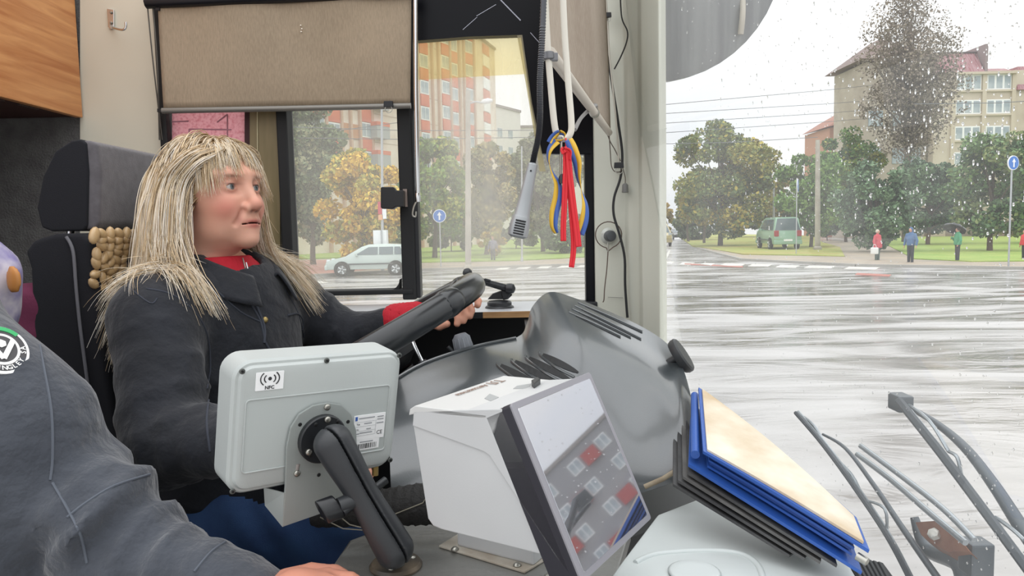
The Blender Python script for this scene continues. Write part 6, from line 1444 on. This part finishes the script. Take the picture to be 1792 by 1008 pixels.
# right hand resting in the lap behind the tablet
rw = WRr; d_ = np.array((.98, -.1, -.12)); rp_ = rw + d_ * .07; sd_ = np.array((.1, .98, 0)); kn2 = [rp_ + d_ * .035 + sd_ * s_ for s_ in (.03, .011, -.009, -.028)]
fg2 = [[k, k + d_ * l_ * .45 + np.array((0, 0, -.004)), k + d_ * l_ * .75 + np.array((0, 0, -.018)), k + d_ * l_ * .9 + np.array((0, 0, -.034))] for k, l_ in zip(kn2, (.075, .085, .078, .06))]
th2 = [rp_ - d_ * .01 + sd_ * .028, rp_ + d_ * .02 + sd_ * .045, rp_ + d_ * .045 + sd_ * .05, rp_ + d_ * .06 + sd_ * .048]
allp = np.array([rw, rp_] + kn2 + sum(fg2, []) + th2); add_body(lambda p: hand_sdf(p, rw, rp_, kn2, fg2, th2), allp.min(0) - .03, allp.max(0) + .03, .0035, 'd39a82')
bo_ = npmesh('body', np.concatenate(bodyV), np.concatenate(bodyF), SKINM, dr, True, np.concatenate(bodyC))
EYEM = mat('eye', (1, 1, 1, 1), .12, attr='Col', coat=.6)
for sgn_ in (1, -1):
    u_, v_ = np.meshgrid(np.linspace(0, math.pi, 25), np.linspace(0, 2 * math.pi, 33)[:-1], indexing='ij')
    q = np.stack([np.cos(u_), np.sin(u_) * np.cos(v_), np.sin(u_) * np.sin(v_)], -1).reshape(-1, 3)
    F_ = np.array([(i * 32 + k, i * 32 + (k + 1) % 32, (i + 1) * 32 + (k + 1) % 32, (i + 1) * 32 + k) for i in range(24) for k in range(32)])
    an = np.repeat(np.linspace(0, math.pi, 25), 32); cc = np.tile(np.array(lin('b8aca6')[:3]), (len(q), 1)); cc[an < .44] = lin('4f5a5e')[:3]; cc[an < .20] = (.01, .01, .01)
    gz_ = np.array([[1, 0, 0], [0, 1, 0], [0, 0, 1]], float); a_ = math.radians(4); gz_ = np.array([[math.cos(a_), -math.sin(a_), 0], [math.sin(a_), math.cos(a_), 0], [0, 0, 1]])
    npmesh('eye', hw_(q @ gz_.T * .0128 + np.array((.0735, .031 * sgn_, -.001))), F_, EYEM, dr, True, cc)
# ---- jacket
def along(p, a, b_):
    ba = b_ - a; L2 = ba @ ba; return np.clip(((p - a) @ ba) / L2, 0, 1), math.sqrt(L2)
def wrinkles(p, a, b_, c, amp):
    t1, L1 = along(p, a, b_); t2, L2 = along(p, b_, c)
    n1 = vnoise(p, 16, 21); e1 = np.exp(-((t1 - 1) / .45) ** 2); e2 = np.exp(-((t2) / .5) ** 2)
    rdg = lambda x: 1.6 * np.abs(np.sin(x / 2)) ** .8 - .9
    w1 = rdg((t1 * L1 * 130) + 3.2 * n1 + p @ np.array((14, 9, 22))); w2 = rdg((t2 * L2 * 150) + 3.0 * n1 + p @ np.array((-9, 20, 12)))
    return amp * (w1 * (.35 + .8 * e1) + w2 * (.3 + .8 * e2)) * (.6 + .4 * vnoise(p, 9, 5))
VO0, VO1 = npv(P(408, 430, 1.37)), npv(P(449, 528, 1.30))
def sd_jacket(p, detail=True):
    d = sd_ell(p, CH, (.150, .185, .215), RT); d = smin(d, sd_ell(p, BE, (.165, .185, .20), RT), .07); d = smin(d, sd_cone(p, BE, HI, .165, .17), .06)
    d = smin(d, sd_cone(p, NKB - np.array((0, 0, .02)), SR, .060, .058), .05); d = smin(d, sd_cone(p, NKB - np.array((0, 0, .02)), SL, .060, .058), .05)
    aR = smin(sd_cone(p, SR, ER, .078, .066), sd_cone(p, ER, WRr, .066, .048), .03); aL = smin(sd_cone(p, SL, EL, .072, .058), sd_cone(p, EL, WL, .054, .037), .03)
    if detail:
        aR = aR + wrinkles(p, SR, ER, WRr, .0075); aL = aL + wrinkles(p, SL, EL, WL, .0065)
        q = (p - CH) @ RT; d = d + .0065 * (1.6 * np.abs(np.sin((q[..., 2] * 52 + q[..., 1] * 36 + 2.8 * vnoise(p, 10, 8)) / 2)) ** .8 - .9) * np.clip(.6 - q[..., 2] * 3, 0.1, 1)
    d = smin(d, aR, .035); d = smin(d, aL, .035)
    d = smax(d, -sd_cone(p, VO0, VO1, .058, .006), .012)
    d = smax(d, -(np.linalg.norm((p - NKB)[..., :2], axis=-1) - .060 + .4 * np.maximum(NKB[2] - .02 - p[..., 2], 0) * 4), .01)
    return np.maximum(d, 1.47 - p[..., 2])
V, F = surfnet(sd_jacket, (-.88, 1.0, 1.46), (-.10, 1.80, 2.14), .0075)
jk = npmesh('jacket', V, F, JK, dr)
jb = bmesh.new(); jb.from_mesh(jk.data); JBVH = BVHTree.FromBMesh(jb)
# collar: a folded band open at the throat
rows = []
for (rf, rl, dz) in ((.070, .072, .050), (.082, .085, .060), (.100, .105, .036), (.116, .122, .004)):
    row = []
    for k in range(15):
        a = math.radians(-152 + 304 * k / 14) + math.pi; dip = .055 * (math.cos(a) * .5 + .5) ** 2
        c = NKB + fac * (.012 + rf * math.cos(a)) + lat * (rl * math.sin(a)) + np.array((0, 0, dz - dip)); row.append(Vector(c))
    rows.append(row)
v, f = grid_surface(rows, 3, 3, .004); new('collar', v, f, JK, jk, True)
def seam(pxs, r=.0016, name='seam', m=JSEAM, off=.0003): return drape(name, JBVH, pxs, r, m, jk, off)
seam([(256, 505), (300, 515), (340, 545), (362, 585), (368, 640), (362, 680)]); seam([(222, 500), (262, 530), (275, 522)], .0012)
seam([(446, 530), (462, 570), (462, 600)], .003); seam([(430, 520), (455, 560), (470, 610), (520, 640)], .0024)
seam([(497, 505), (520, 545), (532, 590)], .0014); seam([(375, 505), (420, 545), (460, 565)], .0018)
seam([(503, 552), (520, 549), (530, 562), (528, 578)], .0022, 'pocket_edge'); seam([(365, 700), (362, 740), (368, 790)], .0018, 'cuff_edge')
for q in ((327, 470), (463, 560)):
    h = hit(JBVH, *q, .001)
    if h is not None: MB().lathe(h, CAM - h, [(.006, 0), (.006, .002), (.003, .003)], 14).build('button', mat('brass_button', 'a08c5a', .35, .7), jk, True)
# ---- red turtleneck
def sd_knit(p):
    q = (p - NKB) @ RT; d = sd_cone(p, NKB + np.array((0, 0, -.06)), hw_((-.010, 0, -.128)), .066, .060)
    d = smin(d, sd_ell(p, CH + np.array((0, 0, .01)), (.140, .150, .195), RT), .04)
    ang = np.arctan2(q[..., 1], q[..., 0]); d = d + .0012 * np.sin(ang * 44) + .0016 * np.sin(p[..., 2] * 160)
    d = np.maximum(d, ((p - hw_((-.010, 0, -.128))) @ hu))
    return np.maximum(d, 1.75 - p[..., 2])
V, F = surfnet(sd_knit, (-.80, 1.2, 1.74), (-.30, 1.72, 2.14), .0055); kt = npmesh('turtleneck', V, F, REDW, dr)
kb_ = bmesh.new(); kb_.from_mesh(kt.data); KBVH = BVHTree.FromBMesh(kb_)
drape('zip', KBVH, [(424, 452), (430, 475), (437, 505), (444, 520)], .0016, SCREW, kt, .001)
zp = hit(KBVH, 433, 478, .004)
if zp is not None:
    tube('zip_pull', [zp + Vector((-.004, 0, .02)), zp, zp + Vector((.003, -.001, -.012))], .0016, CHROME, kt); ringp = [zp + Vector((.003 + .004 * math.cos(a), -.001, -.017 + .005 * math.sin(a))) for a in [k * math.pi / 6 for k in range(13)]]; tube('zip_ring', ringp, .0012, CHROME, kt)
# cuffs
dL = (WL - EL) / np.linalg.norm(WL - EL)
def sd_cuff(p): return np.abs(sd_cone(p, WL + dL * .004, lpm - (lpm - WL) * .30, .0365, .031)) - .0035 + .0012 * np.sin(p @ dL * 700)
V, F = surfnet(sd_cuff, np.minimum(WL, lpm) - .07, np.maximum(WL, lpm) + .07, .004); npmesh('red_cuff', V, F, REDW, dr)
# ---- jeans
KN = npv(P(560, 905, 1.30)); KN2 = npv(P(600, 880, 1.62))
def sd_jeans(p):
    d = sd_ell(p, HI + np.array((0, 0, .02)), (.16, .19, .12), RT)
    hR, hL = HI + lat * -.10, HI + lat * .10
    d = smin(d, sd_cone(p, hR, KN, .095, .075), .05); d = smin(d, sd_cone(p, hL, KN2, .095, .075), .05)
    for k in (KN, KN2): d = smin(d, sd_cone(p, k, k + np.array((.08, 0, -.40)), .07, .05), .03)
    return d + .003 * np.sin(p @ np.array((70, 30, 60)) + 2 * vnoise(p, 14, 4))
V, F = surfnet(sd_jeans, (-.85, 1.05, .98), (.05, 1.80, 1.62), .010); npmesh('jeans', V, F, JEAN, dr)
for k in (KN, KN2): MB().box(Vector(k) + Vector((.12, 0, -.46)), (.24, .09, .08)).build('shoe', mat('shoe_black', '1a1a1c', .6), dr, True, bevel=.03, seg=3)
# ---- hair : simulated locks that fall over head and jacket
def head_ell(p, k):
    q = (p - HO) @ RH; c = np.array((-.002, 0, .020)); r = np.array((.089, .076, .081)) * k; e = (q - c) / r; return q, c, r, np.linalg.norm(e, axis=1)
rg = np.random.default_rng(42)
def sim(roots, d0, length, nst, layer, bang, waves):
    n = len(roots); p = roots.copy(); d = d0.copy(); out = [p.copy()]; st = (length / nst)[:, None]
    ph = rg.uniform(0, 6.28, n); xoff = rg.uniform(-.03, .016, n); fwd_ = (rg.random(n) < .28) & (~np.full(n, bang))
    for i in range(nst):
        g = np.tile(np.array((0, 0, -1.)), (n, 1)); frac = i / nst
        q = (p - HO) @ RH; outw = q.copy(); outw[:, 2] = 0; outw[:, 0] += .03; outw /= np.maximum(np.linalg.norm(outw, axis=1), 1e-6)[:, None]; outw = outw @ RH.T
        tgt = g + outw * (.10 + .25 * frac ** 3)[..., None] if np.ndim(frac) else g + outw * (.10 + .25 * frac ** 3)
        tgt = tgt + hl * (waves * np.sin(ph + i * .7))[:, None] + hf * (waves * np.cos(ph * 2 + i * .6))[:, None]
        tgt = tgt + hf * (.55 * fwd_ * (((p - HO) @ RH)[:, 2] < -.06))[:, None]
        kk = .30 if not bang else .26
        d = d * (1 - kk) + tgt * kk; d /= np.linalg.norm(d, axis=1)[:, None]; pn = p + d * st
        q, c, r, e = head_ell(pn, 1.0); lim = layer
        ins = e < lim
        if ins.any(): qq = c + (q - c) * (lim / np.maximum(e, 1e-6))[:, None]; pn[ins] = (HO + qq @ RH.T)[ins]
        q = (pn - HO) @ RH
        if not bang:
            xm = .026 + .9 * np.maximum(q[:, 2] - .02, 0) + xoff + 1.1 * np.maximum(-.115 - q[:, 2], 0)
            m_ = (q[:, 2] < .085) & (q[:, 0] > xm); qq = q.copy(); qq[:, 0] = np.where(m_, xm, q[:, 0]); qq[:, 1] = np.where(m_ & (np.abs(q[:, 1]) < .074), np.where(q[:, 1] >= 0, .074, -.074) * 1.0, qq[:, 1])
            qq[:, 1] = q[:, 1] + np.clip(qq[:, 1] - q[:, 1], -.012, .012)
            pn = np.where(m_[:, None], HO + qq @ RH.T, pn)
        for _ in range(2):
            dj = sd_jacket(pn, False); m_ = dj < .010
            if m_.any():
                h = .004; gr = np.stack([sd_jacket(pn + np.eye(3)[a] * h, False) - dj for a in range(3)], 1) / h; gr /= np.maximum(np.linalg.norm(gr, axis=1), 1e-6)[:, None]
                pn = np.where(m_[:, None], pn + gr * (.010 - dj)[:, None], pn)
        d = pn - p; d /= np.maximum(np.linalg.norm(d, axis=1), 1e-6)[:, None]; p = pn; out.append(p.copy())
    return np.stack(out, 1)
def scalp(n, side_only=False):
    res = []
    while len(res) < n:
        u = rg.normal(size=3); u /= np.linalg.norm(u); q = np.array((-.002, 0, .020)) + u * np.array((.087, .074, .079))
        lim_ = -.050 if q[0] < -.02 else (-.02 if q[0] < .03 else .062)
        if q[2] < lim_: continue
        res.append(q)
    return np.array(res)
q = scalp(680); sgn = np.where(q[:, 1] >= -.004, 1., -1.)
dl = np.stack([-.25 + 0 * sgn + .3 * (q[:, 0] > .03), sgn * .9, -.25 + 0 * sgn], 1); dw = dl @ RH.T
ln = np.clip(rg.normal(.285, .030, len(q)), .20, .34) - .10 * np.clip(q[:, 2] * -6, 0, 1)
G1 = sim(hw_(q), dw / np.linalg.norm(dw, axis=1)[:, None], ln, 22, 1.0 + rg.uniform(.0, .09, len(q)), False, .10)
# fringe
nb = 130; yy = rg.uniform(-.062, .062, nb); qb = np.stack([.066 - .45 * np.abs(yy) * .6 + rg.uniform(-.02, .01, nb), yy, .092 - 3.2 * yy ** 2 + rg.uniform(-.006, .012, nb)], 1)
qb = np.array((-.002, 0, .020)) + (qb - np.array((-.002, 0, .020))) / np.linalg.norm((qb - np.array((-.002, 0, .020))) / np.array((.088, .075, .080)), axis=1)[:, None]
db = np.stack([.75 + 0 * yy, np.sign(yy) * .25 + yy * 7, .1 + 0 * yy], 1) @ RH.T
G2 = sim(hw_(qb), db / np.linalg.norm(db, axis=1)[:, None], rg.uniform(.048, .086, nb) + .9 * np.abs(yy) ** 1.2, 14, 1.0 + rg.uniform(.02, .07, nb), True, .06)
HV, HF, HC = [], [], []; off = 0
pal = [np.array(lin(c)[:3]) for c in ('eedfc4', 'f6ead6', 'e2cca8', 'fbf4e8', 'd2b892', 'f0e0c8')]
def strands(Gd, kids, rad, spread):
    global off
    n, m_, _ = Gd.shape
    for kid in range(kids):
        o_ = rg.normal(size=(n, 1, 3)) * spread; t = np.linspace(0, 1, m_)[None, :, None]
        fr_ = rg.normal(size=(n, 1, 3)) * spread * 1.3 * np.where(rg.random((n, 1, 1)) < .25, 2.2, 1)
        pts = Gd + o_ * (.45 + .55 * np.sin(np.pi * np.clip(t * .9, 0, 1))) + fr_ * t ** 2
        tg = np.gradient(pts, axis=1); tg /= np.maximum(np.linalg.norm(tg, axis=2, keepdims=True), 1e-9)
        a = np.cross(tg, np.array((.3, .5, .81))); a /= np.maximum(np.linalg.norm(a, axis=2, keepdims=True), 1e-9); b_ = np.cross(tg, a)
        rr = rad * rg.uniform(.7, 1.3, (n, 1, 1)) * (1 - .8 * t ** 3)
        vv = np.stack([pts + rr * (math.cos(k * 2.0944) * a + math.sin(k * 2.0944) * b_) for k in range(3)], 2)
        HV.append(vv.reshape(-1, 3))
        idx = np.arange(n * m_ * 3).reshape(n, m_, 3) + off
        f = np.stack([idx[:, :-1, :], np.roll(idx, -1, 2)[:, :-1, :], np.roll(idx, -1, 2)[:, 1:, :], idx[:, 1:, :]], -1).reshape(-1, 4); HF.append(f)
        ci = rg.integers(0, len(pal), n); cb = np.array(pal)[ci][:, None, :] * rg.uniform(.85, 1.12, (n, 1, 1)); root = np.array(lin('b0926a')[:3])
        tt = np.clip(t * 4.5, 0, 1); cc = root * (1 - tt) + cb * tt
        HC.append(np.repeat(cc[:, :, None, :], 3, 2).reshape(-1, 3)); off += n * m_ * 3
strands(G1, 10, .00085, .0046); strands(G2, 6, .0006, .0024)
def sd_cap(p):
    d = sd_ell(p, (-.002, 0, .020), (.090, .077, .081)); d = smax(d, -sd_ell(p, (.105, 0, -.02), (.078, .070, .105)), .01)
    return np.maximum(d, -.06 - p[..., 2])
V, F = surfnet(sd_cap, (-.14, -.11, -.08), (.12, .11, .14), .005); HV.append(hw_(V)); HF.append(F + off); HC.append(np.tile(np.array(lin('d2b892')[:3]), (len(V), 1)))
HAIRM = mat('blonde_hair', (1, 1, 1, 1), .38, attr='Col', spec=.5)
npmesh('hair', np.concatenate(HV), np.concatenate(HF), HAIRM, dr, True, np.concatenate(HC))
# ============================================================ PASSENGER at the left edge
ps_ = empty('person', (-.72, .95, .95), 'passenger in a charcoal sweatshirt reaching across the lower left corner', 'person')
SWT = mat('sweatshirt_charcoal', '393d45', .92, bump=(26, .7, .016), var=(14, '43474f', 5), sheen=.3)
S0, E0, W0 = npv(P(18, 745, .96)), npv(P(205, 962, .93)), npv(P(430, 1064, .87))
S1 = npv(P(-420, 640, .98)); NB = npv(P(-130, 520, 1.02)); CT = npv(P(-110, 850, .94)); WT = npv(P(-70, 1250, .96)); HD = npv(P(-185, 255, 1.02))
def sd_sweat(p, detail=True):
    d = sd_ell(p, CT, (.19, .125, .24)); d = smin(d, sd_cone(p, CT, WT, .15, .15), .06)
    d = smin(d, sd_cone(p, NB, S0, .062, .085), .06); d = smin(d, sd_cone(p, NB, S1, .062, .085), .06)
    a = smin(sd_cone(p, S0, E0, .092, .075), sd_cone(p, E0, W0, .072, .052), .04)
    if detail:
        t1, L1 = along(p, S0, E0); t2, L2 = along(p, E0, W0)
        a = a + wrinkles(p, S0, E0, W0, .011) + .016 * np.sin(t1 * 9 + 1.5 * vnoise(p, 8, 31)) * np.sin(p @ np.array((22, -18, 25)))
        d = d + .006 * np.sin(p @ np.array((38, 10, 12)) + 2 * vnoise(p, 9, 12))
    d = smin(d, a, .018)
    b2 = smin(sd_cone(p, S1, S1 + np.array((-.03, -.05, -.28)), .085, .07), sd_cone(p, S1 + np.array((-.03, -.05, -.28)), S1 + np.array((.15, -.12, -.42)), .068, .05), .03); d = smin(d, b2, .03)
    d = smax(d, -sd_cone(p, NB + np.array((0, 0, .02)), NB + np.array((0, 0, .2)), .062, .06), .01)
    return d
V, F = surfnet(sd_sweat, (-1.25, .62, 1.30), (-.22, 1.2, 2.12), .0085); sw_ = npmesh('sweatshirt', V, F, SWT, ps_)
sb = bmesh.new(); sb.from_mesh(sw_.data); SBVH = BVHTree.FromBMesh(sb)
for pxs in ([(40, 500), (62, 570), (76, 640), (90, 720), (92, 800), (88, 840)], [(92, 845), (118, 890), (140, 935), (152, 985)], [(118, 905), (150, 880), (200, 850), (262, 830)], [(340, 1000), (370, 965), (400, 945)]):
    drape('seam', SBVH, pxs, .0017, mat('sweat_seam', '565b64', .9), sw_, .0002)
TRS = mat('passenger_trousers', '2a2c31', .9)
def sd_tr(p):
    d = sd_ell(p, WT + np.array((0, 0, .02)), (.17, .15, .12))
    for y_ in (-.09, .09):
        h = WT + np.array((0, y_, 0)); k = h + np.array((.36, y_ * .3 - .05, -.02)); d = smin(d, sd_cone(p, h, k, .09, .07), .04); d = smin(d, sd_cone(p, k, k + np.array((.05, 0, -.36)), .068, .05), .03)
    return d
V, F = surfnet(sd_tr, (-1.1, .55, .96), (-.05, 1.25, 1.62), .012); npmesh('trousers', V, F, TRS, ps_)
# skin: head, neck, hands
RP = np.array([[math.cos(-.9), -math.sin(-.9), 0], [math.sin(-.9), math.cos(-.9), 0], [0, 0, 1]])
V, F = surfnet(sd_head, (-.13, -.10, -.22), (.135, .10, .13), .005)
Vs = [HD + V @ RP.T]; Fs = [F]
dw_ = (W0 - E0) / np.linalg.norm(W0 - E0); pm_ = npv(P(520, 1040, .86)); sdv = np.cross(dw_, (0, 0, 1)); sdv /= np.linalg.norm(sdv)
kk = [npv(P(a, b_, y_)) for a, b_, y_ in ((572, 1010, .875), (568, 1020, .855), (560, 1030, .835), (548, 1042, .818))]
fg = [[k, k + np.array((.03, -.005, -.002)) * s_, k + np.array((.052, -.008, -.014)) * s_, k + np.array((.060, -.010, -.030)) * s_] for k, s_ in zip(kk, (1, 1.08, 1.0, .8))]
tb2 = [npv(P(500, 1012, .88)), npv(P(545, 1001, .90)), npv(P(585, 1003, .905)), npv(P(600, 1008, .905))]
allp = np.array([W0, pm_] + kk + sum(fg, []) + tb2); V, F = surfnet(lambda p: hand_sdf(p, W0, pm_, kk, fg, tb2, .0105), allp.min(0) - .035, allp.max(0) + .035, .004)
Fs.append(F + len(Vs[0])); Vs.append(V); n0 = sum(map(len, Vs))
V, F = surfnet(lambda p: smin(sd_cone(p, NB - np.array((0, 0, .05)), HD + np.array((0, 0, -.10)), .06, .055), sd_ell(p, CT, (.15, .09, .2)), .03), (-1.1, .8, 1.5), (-.45, 1.15, 2.25), .012); Fs.append(F + n0); Vs.append(V)
npmesh('body', np.concatenate(Vs), np.concatenate(Fs), mat('skin_passenger', 'd08f78', .5, sss=.1), ps_)
V, F = surfnet(sd_cap, (-.14, -.11, -.08), (.12, .11, .14), .006); npmesh('hair', HD + V @ RP.T, F, mat('hair_short_brown', '4d4038', .7, bump=(200, .5, .003)), ps_)
# ---- crest on the sweatshirt
ctr = hit(SBVH, 2, 612, 0); e_ = .004
px_a, px_b = hit(SBVH, 18, 612, 0), hit(SBVH, 2, 632, 0)
if ctr is not None and px_a is not None and px_b is not None:
    ux = (px_a - ctr).normalized(); uy = -(px_b - ctr); uy = (uy - ux * uy.dot(ux)).normalized(); uz = ux.cross(uy)
    if uz.dot(CAM - ctr) < 0: uz = -uz
    CM = Matrix.Identity(4)
    for i in range(3): CM[i][0] = ux[i]; CM[i][1] = uy[i]; CM[i][2] = uz[i]; CM[i][3] = (ctr + uz * .0015)[i]
    ba = sw_
    BW_, BD_, BG_ = mat('badge_white', 'e8e8e6', .8), mat('badge_dark', '4b4a4c', .8), mat('badge_green', '3fa868', .8)
    bulge = lambda x, y_: -.10 * (x * x + y_ * y_) / .04 * .9
    def ringb(name, r0, r1, a0, a1, z, m_, n=40):
        v = []; f = []
        for k in range(n + 1):
            a = math.radians(a0 + (a1 - a0) * k / n)
            for r in (r0, r1):
                for zz_ in (-.004, z): v.append(CM @ Vector((r * math.cos(a) * .86, r * math.sin(a), zz_ + bulge(r * math.cos(a), r * math.sin(a)))))
        for k in range(n):
            A, B = 4 * k, 4 * k + 4; f += [(A + 1, A + 3, B + 3, B + 1), (A, A + 1, B + 1, B), (A + 3, A + 2, B + 2, B + 3)]
        return new(name, v, f, m_, ba)
    R_ = .036
    ringb('crest_border', R_ * .90, R_, 0, 360, .0016, BW_); ringb('crest_text_band', R_ * .66, R_ * .90, 0, 360, .0010, BD_); ringb('crest_inner_ring', R_ * .56, R_ * .66, 0, 360, .0016, BW_); ringb('crest_field', .0002, R_ * .56, 0, 360, .0010, BD_); ringb('crest_green_arc', R_ * .80, R_ * .98, 42, 150, .0022, BG_)
    for sg_ in (-1, 1):
        p0, p1 = Vector((0, -R_ * .42, .0018)), Vector((sg_ * R_ * .40, R_ * .36, .0018)); dd = (p1 - p0).normalized(); nn = Vector((-dd.y, dd.x, 0)) * .0030
        MB().prism([CM @ (p + Vector((0, 0, bulge(p.x, p.y)))) for p in (p0 + nn, p0 - nn, p1 - nn, p1 + nn)], uz * .0008).build('crest_chevron', BW_, ba)
    pts = [CM @ Vector((R_ * .17 * math.cos(k * math.pi / 3 + .5), R_ * .20 + R_ * .17 * math.sin(k * math.pi / 3 + .5), .0016)) for k in range(6)]; MB().prism(pts, uz * .0008).build('crest_rose', BW_, ba)
    for k, ch in enumerate('WINGLEY SA'):
        if ch == ' ': continue
        a = math.radians(-118 + 13.5 * k); r = R_ * .78
        M_ = CM @ Matrix.Translation((r * math.cos(a) * .86, r * math.sin(a), .0014 + bulge(r * math.cos(a), r * math.sin(a)))) @ Matrix.Rotation(a + math.pi / 2, 4, 'Z'); text('crest_letter', ch, M_, .0088, BW_, ba, .0003, bold=.0001)
